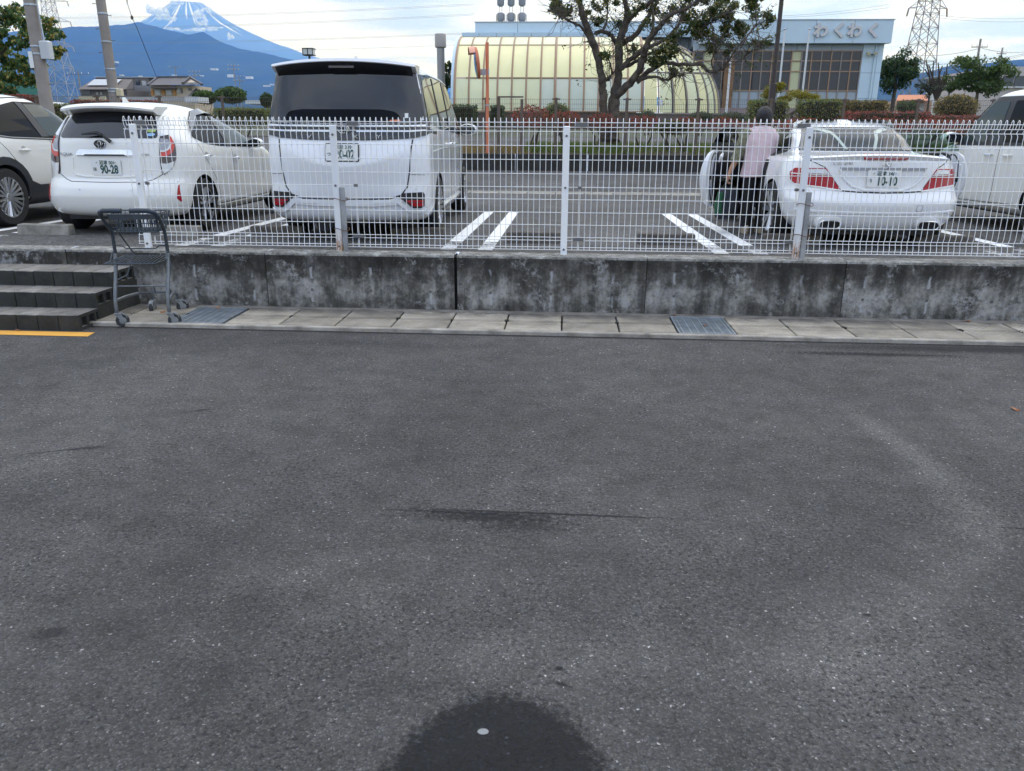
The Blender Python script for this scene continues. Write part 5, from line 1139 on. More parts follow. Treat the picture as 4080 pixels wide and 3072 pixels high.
# ------------------------------------------------------------------ the gnarled tree in the bed
tree = thing('old_tree', 'gnarled evergreen tree with twin trunks in front of the glazed vault', 'tree', tuple(at(2430, 563, 17.4)))
T0 = tree.location.copy()
def tp(x, y, Y): return at(2200 + x / 2.328, y / 2.328, Y) - T0
WPX = (17.4 + 7.9) / 3142.65 / 2.328
LIMB = [  # (dy at start, dy at end, [(x, y, width in px) ...])
 (0, -.6, [(478, 1310, 80), (476, 1180, 76), (470, 900, 70), (464, 760, 64), (430, 560, 58), (385, 410, 62), (330, 270, 58), (278, 130, 50), (256, 0, 44), (240, -220, 34), (200, -420, 22)]),
 (-.3, -1.2, [(340, 330, 30), (250, 240, 22), (150, 190, 15), (90, 160, 10), (40, 90, 6)]),
 (-.2, .4, [(400, 320, 40), (480, 290, 32), (550, 330, 32), (596, 410, 40)]),
 (0, .8, [(470, 290, 22), (505, 200, 19), (516, 90, 17), (520, -80, 13), (560, -260, 8)]),
 (0, .3, [(560, 1320, 118), (565, 1150, 108), (572, 950, 98), (592, 830, 82), (612, 700, 66), (615, 560, 70), (622, 420, 74), (645, 330, 66), (692, 200, 56), (684, 50, 42), (660, -150, 34), (640, -400, 20)]),
 (.2, 1.2, [(660, 400, 52), (760, 330, 44), (840, 230, 40), (900, 140, 36), (960, 40, 30), (1010, -100, 22), (1080, -300, 12)]),
 (.2, -.8, [(690, 215, 44), (790, 100, 38), (900, 30, 32), (980, -80, 26), (1050, -260, 14)]),
 (0, -1.6, [(596, 890, 74), (720, 770, 64), (808, 650, 54), (850, 520, 58), (872, 440, 54), (930, 330, 44), (1010, 230, 40), (1090, 140, 36), (1220, 90, 28), (1330, 20, 22), (1420, -90, 14)]),
 (0, -.4, [(630, 640, 50), (740, 540, 40), (850, 450, 44)]),
 (-.4, .9, [(868, 445, 40), (980, 400, 30), (1090, 330, 26), (1180, 210, 24), (1240, 100, 18), (1310, -60, 12)]),
 (-.4, .4, [(930, 320, 32), (940, 180, 26), (932, 60, 24), (960, -120, 17)]),
 (-.2, -2.2, [(820, 730, 50), (930, 640, 36), (1050, 585, 34), (1200, 600, 28), (1380, 600, 30), (1430, 650, 27), (1500, 670, 23), (1590, 630, 18), (1640, 560, 14), (1700, 470, 12), (1760, 380, 10), (1840, 300, 8), (1900, 220, 5)]),
 (-.2, -1.0, [(790, 765, 38), (870, 720, 28), (960, 715, 24), (1060, 745, 19), (1130, 710, 17), (1235, 693, 9)]),
 (0, .7, [(690, 612, 36), (790, 560, 28), (880, 500, 22), (1000, 470, 24), (1100, 440, 22), (1200, 480, 12)]),
 (0, -.3, [(485, 745, 26), (520, 735, 24), (548, 700, 18)]), (0, -.5, [(560, 680, 22), (555, 640, 14), (530, 560, 7), (500, 500, 4)]),
 (-.5, -1.4, [(1500, 660, 12), (1480, 560, 9), (1520, 470, 7), (1500, 380, 5)]), (-.6, -1.2, [(1100, 335, 20), (1250, 290, 16), (1400, 250, 12), (1530, 180, 9), (1640, 120, 5)]), (-.3, .6, [(1180, 215, 16), (1330, 180, 12), (1480, 80, 9), (1600, 0, 5)]),
 (-1.4, -1.6, [(1640, 560, 9), (1750, 560, 7), (1840, 480, 6), (1920, 420, 4)])]
tips = []
for d0, d1, L in LIMB:
    m = MB(); n = len(L); P = [tp(x, y, 17.4 + d0 + (d1 - d0) * i / (n - 1)) for i, (x, y, w_) in enumerate(L)]; Q = []; Rr = []
    for i in range(n - 1):     # Catmull-Rom between traced points
        p0, p1, p2, p3 = P[max(i - 1, 0)], P[i], P[i + 1], P[min(i + 2, n - 1)]
        for k in range(4):
            t = k / 4; Q.append(.5 * ((2 * p1) + (p2 - p0) * t + (2 * p0 - 5 * p1 + 4 * p2 - p3) * t * t + (3 * p1 - p0 - 3 * p2 + p3) * t ** 3) + Vector((random.uniform(-.02, .02), random.uniform(-.03, .03), random.uniform(-.02, .02)))); Rr.append((L[i][2] * (1 - t) + L[i + 1][2] * t) * WPX / 2 * random.uniform(.93, 1.08))
    Q.append(P[-1]); Rr.append(L[-1][2] * WPX / 2); m.tube(Q, Rr, 9)
    m.build('limb', M_BARK, tree, smooth=True); tips += list(zip(Q[len(Q) // 2:], Rr[len(Q) // 2:]))
tw = MB(); tw_end = []
for k in range(950):
    p, r = random.choice(tips); d = Vector((random.gauss(0, 1), random.gauss(0, 1), random.gauss(.3, .8))).normalized(); L_ = random.uniform(.3, .9); mid_ = p + d * L_ * .5 + Vector((random.gauss(0, .07), random.gauss(0, .07), random.gauss(0, .07))); e_ = p + d * L_ + Vector((random.gauss(0, .12), random.gauss(0, .12), random.gauss(0, .12)))
    tw.tube([p, mid_, e_], [.011, .007, .003], 4); tw_end.append(e_)
tag(tw.build('twigs', M_BARK, tree, fixn=False), kind='stuff')
CL_ = [(60, 60, 70, 260), (130, 130, 75, 260), (30, 0, 80, 200), (320, 140, 55, 90), (430, 190, 65, 130), (400, 60, 60, 90), (480, 520, 50, 80), (600, 240, 50, 60), (560, 30, 90, 110), (780, 60, 90, 90), (880, 210, 60, 60), (1020, 40, 130, 160), (1150, 130, 120, 220), (1290, 240, 140, 380), (1420, 330, 110, 330), (1350, 80, 140, 330), (1540, 150, 130, 420), (1560, 300, 90, 260), (1650, 50, 130, 360), (1700, 240, 85, 300), (1850, 40, 80, 240), (1990, 180, 70, 190), (1880, 130, 60, 90), (1900, 400, 60, 110), (2010, 390, 40, 60), (1640, 440, 60, 110), (1790, 300, 55, 60), (1000, 530, 95, 260), (900, 580, 60, 110), (1100, 660, 60, 80), (1250, 620, 50, 50), (1080, 480, 70, 130), (800, -120, 250, 300), (300, -150, 220, 300), (1400, -150, 260, 500), (1120, 360, 70, 100), (760, 440, 50, 50), (1480, 480, 60, 50), (2000, -20, 60, 60)]
PP = []
for x, y, r, n in CL_:
    c = tp(x, y, 17.4 + random.uniform(-1.3, 1.0)); rw = r * WPX; PP.append(clumps_in(c, (rw, rw * 1.4, rw * .8), max(3, n // 26), (.17, .17, .13), n * 2.0))
te = np.array([tuple(e_) for e_ in tw_end]); te = te[RNG.random(len(te)) < .22]; PP.append(np.repeat(te, 5, 0) + RNG.normal(size=(len(te) * 5, 3)) * .09)
leaf_mesh('crown', np.concatenate(PP), .105, L_TREE, tree, .42)
# ------------------------------------------------------------------ facility building with the glazed vault
M_BLUE = plain('pale blue metal panel', (.55, .69, .79), .42, 0, .5, var=.06, vscale=.4); M_BLUEG = plain('grey blue wall panel', (.34, .40, .45), .5); M_TEAL = plain('teal louvre', (.05, .20, .22), .5)
def vault_mat(name, col):
    m, t, b = new_mat(name); tc = _mk(t, 'ShaderNodeTexCoord'); n = _mk(t, 'ShaderNodeTexNoise', i_Scale=.5, i_Detail=4); t.links.new(tc.outputs['Object'], n.inputs['Vector']); r = _mk(t, 'ShaderNodeValToRGB'); e = r.color_ramp.elements
    e[0].position = .3; e[0].color = c4(tuple(c * .86 for c in col)); e[1].position = .7; e[1].color = c4(col); t.links.new(n.outputs[0], r.inputs[0]); t.links.new(r.outputs[0], b.inputs['Base Color']); b.inputs['Roughness'].default_value = .45; b.inputs['Specular IOR Level'].default_value = .35; return m
M_V1 = [vault_mat('cream glazing', c) for c in ((.92, .82, .40), (.88, .82, .46), (.80, .80, .52))]; M_V2 = [vault_mat('pale green glazing', c) for c in ((.66, .70, .58), (.70, .72, .58), (.62, .67, .57))]
M_MUL = plain('tan mullion', (.36, .23, .15), .5); M_MULG = plain('grey mullion', (.27, .235, .21), .5); M_PANE = plain('dark window pane', (.014, .018, .024), .06, 0, .55); M_YPANE = plain('pale yellow panel', (.55, .56, .34), .4); M_BRK = plain('brown tile pillar', (.22, .125, .065), .7, var=.2, vscale=2); M_CONC = plain('pale building wall', (.55, .53, .50), .8)
bd = thing('community_hall', 'pale blue hall with a cream glazed vault and raised hiragana lettering', 'building', (0, 50, gz_(50)))
ZB = gz_(50); zz = lambda z: z - ZB
def vp(x, t): return Vector((x, -1.9 + 5.3 * (1 - math.cos(t)) * .95, zz(2.95) + 5.08 * math.sin(t)))     # vault profile, t 0..pi/2
TT = [0, .50, .98, 1.42]; TR = [(0, .43), (.43, 1.02), (1.02, 1.45)]
XS = [-7.55 + 12.45 * k / 13 for k in range(14)]
for i in range(13):
    for j, (t0, t1) in enumerate(TR):
        m = MB(); n = 5; rows = []
        for k in range(n + 1):
            t = t0 + .012 + (t1 - t0 - .024) * k / n; a, b = vp(XS[i] + .04, t), vp(XS[i + 1] - .04, t); rows.append([a, b])
        m.loft(rows, caps=False, close=False); m.build('vault_panel', M_V1[(i * 3 + j) % 3] if j else M_V2[(i + j) % 3] if i > 5 else M_V1[2], bd, smooth=True)
for i in range(14):
    m = MB(); m.tube([vp(XS[i], 1.45 * k / 12) + Vector((0, -.02, 0)) for k in range(13)], .085 if i in (0, 7, 13) else .062, 5); m.build('vault_rib', M_MUL, bd, smooth=True)
for t in (.005, .43, 1.02, 1.45):
    m = MB(); a = vp(XS[0], t); c = vp(XS[-1], t); m.bar(a + Vector((0, -.02, 0)), c + Vector((0, -.02, 0)), .05, .07); m.build('vault_purlin', M_MUL, bd)
m = MB(); m.loft([[vp(XS[0], t) + Vector((-.28, .15, .1)), vp(XS[0], t) + Vector((-.03, .02, 0))] for t in [1.5 * k / 12 for k in range(13)]], caps=False, close=False); m.build('vault_gable', M_BLUE, bd, smooth=True)
m = MB(); m.bb(-7.8, 5.1, -1.8, 1, zz(1.7), zz(2.9)); m.build('plinth', plain('dark plinth', (.10, .075, .065), .8), bd)
m = MB(); m.bb(-7.4, 5.0, 3.3, 6, zz(2.9), zz(7.95)); m.build('vault_back', M_V2[0], bd)
# dome end
def dp(az, el): return Vector((4.95 + 5.3 * math.cos(el) ** .85 * math.sin(az), -.3 + 3.4 * (1 - math.cos(el)) - 1.7 * math.cos(el) ** .85 * math.cos(az), zz(2.85) + 4.95 * math.sin(el)))
AZ = [R_(90 * k / 8) for k in range(9)]; EL = [(.0, .55), (.55, 1.0), (1.0, 1.45)]
for i in range(8):
    for j, (e0, e1) in enumerate(EL):
        m = MB(); rows = []
        for k in range(5):
            e_ = e0 + .015 + (e1 - e0 - .03) * k / 4; rows.append([dp(AZ[i] + .02 + (AZ[i + 1] - AZ[i] - .04) * q / 3, e_) for q in range(4)])
        m.loft(rows, caps=False, close=False); m.build('dome_panel', M_V1[2] if (i + j) % 2 else M_V1[1], bd, smooth=True)
for a in AZ:
    m = MB(); m.tube([dp(a, 1.5 * k / 12) + Vector((.02, -.03, 0)) for k in range(13)], .05, 5); m.build('dome_rib', M_MULG, bd, smooth=True)
for e_ in (.0, .55, 1.0):
    m = MB(); m.tube([dp(R_(90 * k / 16), e_) + Vector((.02, -.03, 0)) for k in range(17)], .05, 5); m.build('dome_ring', M_MULG, bd, smooth=True)
m = MB(); rows = [[dp(R_(90 * k / 12), .0) * 1 for k in range(13)], [Vector((p.x, p.y, zz(1.7))) for p in [dp(R_(90 * k / 12), 0) for k in range(13)]]]; m.loft(rows, caps=False, close=False); m.build('dome_plinth', plain('dome plinth', (.13, .11, .10), .8), bd)
pp = MB(); pp.bb(5.95, 6.25, -1.96, -1.94, zz(3.35), zz(3.75)); pp.build('paper_notice', M_PLATE, bd)
# main block: fascias, soffit, curtain wall
for x0, x1, z0, z1, y0, n, nm in ((-7.65, 8.58, 8.07, 8.38, 3.3, 13, 'lower_fascia'), (-6.75, 8.58, 8.385, 9.10, 3.8, 5, 'parapet_panel'), (8.6, 20.85, 7.28, 8.66, -.6, 5, 'sign_fascia')):
    for k in range(n):
        a, b = x0 + (x1 - x0) * k / n, x0 + (x1 - x0) * (k + 1) / n; MB().bb(a + .012, b - .012, y0, y0 + .5, zz(z0), zz(z1)).build(nm, M_BLUE, bd)
MB().bb(8.62, 20.8, -.09, 14, zz(7.3), zz(8.6)).build('roof_block', M_BLUEG, bd); MB().bb(-6.7, 8.6, 4.32, 14, zz(7.3), zz(9.05)).build('roof_block', M_BLUEG, bd); MB().bb(8.55, 20.9, -.65, -.55, zz(8.662), zz(8.71)).build('coping', M_GALV, bd); MB().bb(-6.8, 8.6, 3.75, 3.85, zz(9.102), zz(9.15)).build('coping', M_GALV, bd)
MB().bb(-7.6, 5.1, 3.05, 3.6, zz(7.88), zz(8.068)).build('louvre', M_TEAL, bd)
for k in range(5):
    a, b = 8.3 + 2.25 * k, 10.53 + 2.25 * k; MB().bb(a, min(b, 19.3), 0, .3, zz(6.88), zz(7.27)).build('soffit_panel', M_BLUEG, bd)
MB().bb(7.9, 19.3, 1.2, 12, zz(1.8), zz(6.9)).build('interior_dark', plain('dim interior', (.03, .03, .032), .9), bd)
for x0, x1, z0, z1 in ((19.32, 20.25, 1.8, 3.9), (19.32, 20.25, 3.92, 5.5), (19.32, 20.25, 5.52, 7.26), (20.27, 20.62, 1.8, 3.9), (20.27, 20.62, 3.92, 5.5), (20.27, 20.62, 5.52, 7.26)): MB().bb(x0, x1, -.05, 1.2, zz(z0), zz(z1)).build('wall_panel', M_BLUE, bd)
MB().bb(20.3, 20.62, 1.22, 13.5, zz(1.8), zz(7.26)).build('side_wall', M_BLUEG, bd)
NC = 17; X0, X1 = 8.35, 19.28
for i in range(NC):
    a, b = X0 + (X1 - X0) * i / NC, X0 + (X1 - X0) * (i + 1) / NC
    for j, (z0, z1) in enumerate(((3.3, 4.38), (4.42, 5.58), (5.62, 6.23), (6.27, 6.84))):
        mt = M_YPANE if i == 1 or (i == 10 and j < 4) else (M_BLUEG if j == 0 else M_PANE); MB().bb(a + .03, b - .03, .05, .08, zz(z0), zz(z1)).build('window_pane', mt, bd)
for i in range(NC + 1):
    x = X0 + (X1 - X0) * i / NC; MB().bb(x - .035, x + .035, -.02, .10, zz(3.25), zz(6.87)).build('mullion', M_MULG if i % 2 else M_MUL, bd)
for z in (4.40, 5.60, 6.25, 6.86): MB().bb(X0, X1, -.015, .09, zz(z) - .03, zz(z) + .03).build('transom', M_MUL, bd)
MB().bb(10.4, 11.05, -.25, .04, zz(2.2), zz(6.2)).build('tile_pillar', M_BRK, bd)
MB().bb(8.3, 19.3, -.3, .04, zz(1.8), zz(3.28)).build('base_wall', plain('pinkish base wall', (.30, .24, .235), .8), bd)
for ch, x in zip('わくわく', (16.28, 17.45, 18.42, 19.6)): put_text('sign_letter', ch, .92, plain('grey raised letter', (.60, .585, .59), .5), bd, (x, -.68, zz(7.98)), depth=.05, xscale=1.02, bold=.045)
f_ = MB(); f_.bar((19.55, -.2, zz(6.6)), (20.1, -.2, zz(6.65)), .05, .05); f_.build('lamp_bar', M_BLACK, bd)
for x in (19.6, 20.05): MB().box((x, -.32, zz(6.68)), (.22, .18, .16), rx=.3).build('flood_lamp', plain('lamp glass', (.55, .52, .38), .3), bd)
dpipe = MB(); dpipe.tube([(20.1, -.12, zz(1.9)), (20.1, -.12, zz(7.2))], .05, 8); dpipe.build('down_pipe', M_BLUE, bd, smooth=True)
# roof tanks
M_TANK = plain('grey tank metal', (.26, .27, .29), .5, .3)
for x, lb in ((-5.08, 'leftmost of three'), (-4.31, 'middle one of three'), (-3.5, 'rightmost of three')):
    t = thing('roof_tank', f'{lb} grey tanks on pipe legs on the hall roof', 'tank', (x, 56, 9.06), 0, 'roof tanks')
    b = MB(); b.lathe([(.05, .28), (.15, .32), (.25, .42), (.27, .5), (.27, .82), (.24, .92), (.1, .97), (.02, .98)], (0, 0, 0), 'Z', 18); b.build('tank', M_TANK, t, smooth=True)
    for sx in (-.31, .31): b = MB(); b.tube([(sx, 0, -.1), (sx, 0, .80), (sx * .8, 0, .86)], .028, 6); b.build('pipe', M_TANK, t, smooth=True)
    for sx in (-.13, 0, .13): b = MB(); b.tube([(sx, 0, -.1), (sx * .6, 0, .40)], .028, 6); b.build('leg', M_TANK, t, smooth=True)
    b = MB(); b.tube([(-.1, 0, .95), (-.1, 0, 1.35)], .018, 5); b.tube([(.1, 0, .95), (.1, 0, 1.35)], .018, 5); b.lathe([(.12, 1.36), (.24, 1.45), (.26, 1.5), (.26, 1.9)], (0, 0, 0), 'Z', 16); b.build('upper_tank', M_TANK, t, smooth=True)

# flag poles, lamp post, chimney
M_POLEW = plain('white pole', (.66, .68, .70), .4)
for u, lb in ((3128, 'left'), (3225, 'right')):
    p = at(u, 118, 46); o = MB(); h = p.z - gz_(46); o.tube([(0, 0, 0), (0, 0, h)], [.075, .05], 10); o.lathe([(.05, h), (.1, h + .02), (.1, h + .06), (.02, h + .08)], (0, 0, 0), 'Z', 10)
    tag(o.build('flag_pole', M_POLEW, None, smooth=True, loc=(p.x, 46, gz_(46))), f'slender white flag pole, {lb} of the pair before the hall', 'flag pole', 'white flag poles')
p = at(2895, 430, 40); o = MB(); o.tube([(0, 0, -.6), (.0, 0, 3.6)], [.07, .05], 10); tag(o.build('sign_pole', M_POLEW, None, smooth=True, loc=(p.x, 40, p.z)), 'white pole with a small pink banner right of the glazed dome', 'pole')
lp = thing('lamp_post', 'tall dark brown lamp post right of the tree, cut off above', 'lamp post', (7.53, 24, gz_(24)))
b = MB(); b.bb(-.11, .11, -.11, .11, 0, 2.05); b.build('base', plain('dark brown post', (.045, .032, .03), .5), lp, bevel=.01); b = MB(); b.tube([(0, 0, 2.0), (0, 0, 7.2)], [.085, .07], 12); b.build('pole', plain('dark brown pole', (.045, .032, .03), .5), lp, smooth=True)
b = MB(); b.bb(-.25, .25, -.25, .25, 7.2, 7.7); b.build('lantern', M_PLATE, lp)
c = at(1757, 270, 58); ch = thing('chimney', 'grey flue pipe with a wide cap left of the hall', 'chimney', (c.x, 58, gz_(58))); ht = at(1757, 135, 58).z - gz_(58)
b = MB(); b.tube([(0, 0, 0), (0, 0, ht - .9)], .30, 14); b.build('pipe', plain('grey flue', (.32, .32, .33), .5, .3), ch, smooth=True); b = MB(); b.lathe([(.3, ht - 1.0), (.44, ht - .95), (.44, ht - .05), (.40, ht)], (0, 0, 0), 'Z', 16); b.build('cap', plain('flue cap', (.36, .33, .31), .5), ch, smooth=True)
sl_ = thing('street_lantern', 'square lantern on a dark post showing above the white van', 'lantern', (at(1234, 245, 60).x, 60, gz_(60))); p = at(1234, 222, 60); q = at(1234, 196, 60); b = MB(); b.tube([(0, 0, 0), (0, 0, p.z - gz_(60))], .09, 8); b.build('post', M_BLACK, sl_, smooth=True)
b = MB(); b.bb(-.38, .38, -.38, .38, p.z - gz_(60) + .08, q.z - gz_(60)); b.build('glass', plain('lantern glass', (.62, .64, .64), .3), sl_)
for sx in (-.4, 0, .4): MB().bb(sx - .03, sx + .03, -.42, -.39, p.z - gz_(60), q.z - gz_(60)).build('frame_bar', M_BLACK, sl_)
MB().bb(-.44, .44, -.44, .44, q.z - gz_(60), q.z - gz_(60) + .06).build('cap', M_BLACK, sl_); MB().bb(-.42, .42, -.42, .42, p.z - gz_(60), p.z - gz_(60) + .06).build('base', M_BLACK, sl_)

# hedges and shrubs in front of the hall (all on the ground at y about 32)
def px_shrub(u0, v0, u1, v1, Y, mat, label, flat=True, n=1500, size=.10, cat='hedge', group=None, dep=1.6):
    A, B = at(u0, v0, Y), at(u1, v1, Y); z0 = gz_(Y); st_ = max(0.02, B.z - z0)
    return shrub('clipped_hedge' if flat else 'round_shrub', (A.x + B.x) / 2, Y, abs(B.x - A.x), A.z - max(B.z, z0), st_ if not flat else .02 if B.z - z0 < .3 else st_, mat, label, cat, group, n, size, flat, True, z0, dep)
px_shrub(2162, 405, 2275, 500, 32, L_HEDGE, 'round topped clipped shrub before the vault, left of the tree', False, 1700, .09, 'shrub', None, 1.7)
px_shrub(1795, 418, 1900, 500, 34, L_DARK, 'dark clipped shrub at the vault corner behind the van', True, 1300)
px_shrub(1955, 420, 2010, 500, 34, L_DARK, 'narrow dark shrub behind the orange post', True, 700)
px_shrub(2548, 435, 2610, 500, 34, L_DARK, 'small dark round shrub at the foot of the dome, left end', False, 600, .09, 'shrub'); px_shrub(2745, 440, 2840, 500, 34, L_DARK, 'small dark round shrub at the foot of the dome, right end', False, 800, .09, 'shrub')
px_shrub(2845, 445, 2985, 500, 34, L_DARK, 'low dark shrubs behind the white sign pole', False, 1000, .09, 'shrub')
px_shrub(2990, 398, 3125, 500, 31, L_HEDGE, 'clipped green hedge behind the person, at the lamp post foot', True, 2200)
px_shrub(3188, 396, 3335, 500, 31, L_HEDGE, 'square clipped green hedge below the hall windows', True, 2600)
px_shrub(3368, 402, 3515, 460, 31, L_BROWN, 'bronze green clipped hedge at the hall corner', True, 2000); px_shrub(3365, 445, 3690, 505, 30, L_RED, 'long red topped low hedge right of the hall', True, 3600, .09)
px_shrub(3725, 372, 3890, 480, 33, L_BROWN, 'tall rounded bronze hedge behind the boxy white car', False, 2600, .11); px_shrub(3690, 460, 4080, 515, 30, L_RED, 'low red hedge at the right edge beyond the fence', True, 3400, .09)
px_shrub(3575, 395, 3650, 460, 38, L_GREEN, 'small bright green shrub under the broad tree', False, 800, .10, 'shrub')
# the clipped pine with yellow green pads
pn = thing('cloud_pine', 'yellow green cloud pruned pine beside the lamp post', 'tree', (at(3185, 480, 33).x, 33, gz_(33)))
b = MB(); P0 = [at(3165, 490, 33), at(3150, 455, 33), at(3190, 430, 33), at(3230, 400, 33)]; b.tube([p - pn.location for p in P0], [.12, .1, .07, .04], 8); b.build('trunk', M_BARK, pn, smooth=True)
for u, v, ru, rv in ((3085, 355, 38, 18), (3060, 378, 30, 16), (3180, 375, 50, 18), (3225, 385, 45, 14), (3125, 395, 30, 12), (3110, 340, 22, 12)):
    c = at(u, v, 33) - pn.location; k = 40.5 / 3142; leaf_mesh('foliage_pad', blob_pts(c, (ru * k, ru * k, rv * k), 750, .3), .09, L_YEL, pn)
# ------------------------------------------------------------------ trees by crown clumps
def tree_at(name, label, u, vtop, vbase, wpx, Y, mat, n=4000, size=.2, trunk=.18, k=26, squash=1.0, cat='tree', group=None, lean=0, base_px=None):
    A = at(u, vtop, Y); B = at(u, vbase, Y); z0 = gz_(Y); w = wpx * (Y + 7.6) / 3142; h = A.z - B.z
    t = thing(name, label, cat, (A.x, Y, z0), 0, group); b = MB(); zc = B.z - z0 + h * .5
    b.tube([(0, 0, -.1), (lean * .3, 0, (B.z - z0) * .5 + .5), (lean * .6, .1, zc)], [trunk, trunk * .8, trunk * .4], 9); b.build('trunk', M_BARK, t, smooth=True)
    for q in range(5):
        a = q * 1.26 + .4; l = MB(); l.tube([(0, 0, zc - h * .35), (w * .2 * math.cos(a), w * .2 * math.sin(a), zc), (w * .38 * math.cos(a), w * .38 * math.sin(a), zc + h * .2)], [trunk * .5, trunk * .3, .03], 6); l.build('limb', M_BARK, t, smooth=True)
    P = clumps_in((0, 0, zc), (w / 2 * .86, w / 2 * .8, h / 2 * .86), k, (w * .13, w * .13, h * .11), n); leaf_mesh('crown', P, size, mat, t); return t
tree_at('broad_tree', 'broad dark green tree standing right of the hall', 3590, 190, 390, 190, 62, L_DARK, 7000, .24, .22, 60)
tree_at('leafy_tree', 'leafy green tree before the beige building, right edge', 3925, 205, 400, 260, 50, L_GREEN, 6500, .2, .15, 55)
tree_at('small_tree', 'light green small tree beside the bare branched shrub', 3795, 295, 385, 90, 60, L_GREEN, 1800, .18, .1, 16)
tree_at('grey_shrub', 'grey green half bare shrub tree with upright cut branches', 3720, 280, 400, 120, 56, leaf_mat('grey green leaves', (.06, .075, .05), (.16, .19, .13)), 2200, .14, .1, 24)
bs_ = MB(); c0 = at(3730, 400, 55.5)
for u, v in ((3720, 245), (3738, 250), (3755, 262), (3700, 258), (3685, 275), (3775, 255), (3765, 285), (3690, 240)): bs_.tube([c0, (c0 + at(u, v, 55.5)) / 2 + Vector((random.uniform(-.3, .3), 0, 0)), at(u, v, 55.5)], [.10, .07, .035], 6)
tag(bs_.build('bare_branches', M_STEM, None, smooth=True), 'bare grey lopped branches rising from the grey shrub', 'branches')
tree_at('dark_tree', 'dark tree beside the grey flue left of the hall', 1775, 215, 395, 90, 64, L_DARK, 2600, .22, .15, 22)
# left tree, near
lt = thing('large_tree', 'large leafy tree at the upper left, behind the first utility pole', 'tree', (at(-60, 400, 21).x, 21, gz_(21)))
b = MB(); b.tube([(0, 0, 0), (.1, 0, 2.2), (-.2, 0, 4.0), (0, .1, 6)], [.22, .18, .14, .05], 10); b.build('trunk', M_BARK, lt, smooth=True)
for e_ in ((1.6, -.3, 4.3), (1.2, .4, 3.4), (.6, .2, 5.0), (-1, 0, 5)): b = MB(); b.tube([(0, 0, 2.4), (e_[0] * .5, e_[1] * .5, e_[2] * .8), e_], [.1, .06, .02], 7); b.build('limb', M_BARK, lt, smooth=True)
PP = []
for u, v, r, n in ((30, 75, 60, 650), (90, 95, 40, 330), (10, 150, 70, 800), (90, 160, 50, 420), (170, 90, 35, 260), (200, 130, 34, 260), (225, 145, 26, 170), (240, 200, 26, 190), (225, 225, 22, 110), (40, 240, 70, 800), (100, 260, 45, 400), (30, 310, 60, 620), (90, 320, 42, 300), (130, 310, 26, 120), (40, 365, 40, 260), (-60, 200, 110, 800), (-60, 60, 90, 500), (215, 215, 20, 60), (60, 30, 40, 150), (160, 240, 22, 60), (-160, -60, 150, 1500), (-60, -160, 140, 1200), (-220, 120, 120, 900)):
    c = at(u, v, 21 + random.uniform(-.8, .8)) - lt.location; k = 28.6 / 3142; PP.append(clumps_in(c, (r * k, r * k * 1.2, r * k * .8), max(3, n // 30), (.17, .17, .13), n))
leaf_mesh('crown', np.concatenate(PP), .15, L_LEFT, lt, .55, up=.8)
# left hedges and shrubs
px_shrub(860, 432, 1085, 500, 27, L_HEDGE, 'long green hedge between the hatchback and the tall van', True, 3600, .09, dep=1.2)
px_shrub(100, 415, 300, 480, 20, L_HEDGE, 'low green hedge behind the crossover roof', True, 2200, .08, dep=.9)
px_shrub(20, 380, 140, 430, 19.5, L_RED, 'red leaved hedge at the left edge behind the fence', True, 1800, .08, dep=.8); px_shrub(300, 400, 640, 432, 23, L_RED, 'long red leaved hedge beyond the second utility pole', True, 2800, .08, dep=.8)
for u0, v0, u1, v1, lb in ((770, 360, 860, 415, 'left one of two round green trees behind the hatchback roof'), (855, 345, 985, 415, 'right and larger of two round green trees behind the hatchback roof')): px_shrub(u0, v0, u1, v1, 70, L_GREEN, lb, False, 1600, .28, 'tree', 'round trees beyond the lot', 3)
px_shrub(1040, 370, 1085, 430, 60, L_DARK, 'dark green tree hugging the left side of the tall van', False, 900, .25, 'tree', None, 2)

# ------------------------------------------------------------------ utility poles
M_POLE = plain('concrete pole', (.30, .27, .245), .85, var=.18, vscale=2)
def upole(label, x, y, r0, h, bands, steps_, box=None, plate_=None):
    t = thing('utility_pole', label, 'utility pole', (x, y, gz_(y)), 0, 'concrete utility poles'); b = MB(); b.tube([(0, 0, -.1), (0, 0, h)], [r0, r0 * .72], 22); b.build('shaft', M_POLE, t, smooth=True)
    rr = lambda z: r0 * (1 - .28 * z / h)
    for z in bands: b = MB(); b.lathe([(rr(z) + .004, z - .03), (rr(z) + .010, z - .02), (rr(z) + .010, z + .02), (rr(z) + .004, z + .03)], (0, 0, 0), 'Z', 22, caps=False); b.build('band', M_GALV, t, smooth=True)
    for i, z in enumerate(steps_): sx = 1 if i % 2 else -1; b = MB(); b.tube([(sx * rr(z) * .9, 0, z), (sx * (rr(z) + .14), 0, z)], .011, 6); b.tube([(sx * (rr(z) + .14), 0, z - .025), (sx * (rr(z) + .14), 0, z + .025)], .011, 6); b.build('step_bolt', M_CLAMP, t)
    if box: b = MB(); b.bev(rr(box) - .02, rr(box) + .26, -.17, .08, box - .24, box + .24, .03); b.build('meter_box', plain('grey meter box', (.52, .55, .57), .5), t); b = MB(); b.tube([(rr(box) + .1, -.05, box + .24), (rr(box) + .05, -.02, box + 1.0), (rr(box), -.02, h)], .022, 8); b.build('conduit', M_GALV, t, smooth=True)
    if plate_: b = MB(); b.bb(-.19, -.07, -r0 * .98, -r0 * .93, plate_ - .22, plate_ + .22); b.build('number_strip', M_PLATE, t)
    return t
z1 = gz_(16); upole('thick concrete utility pole at the left with a grey meter box', -15.22, 16.0, .185, 9, [at(140, v, 16).z - z1 for v in (21, 186, 216)], [at(140, v, 16).z - z1 for v in (62, 335)], at(170, 200, 16).z - z1, at(145, 240, 16).z - z1)
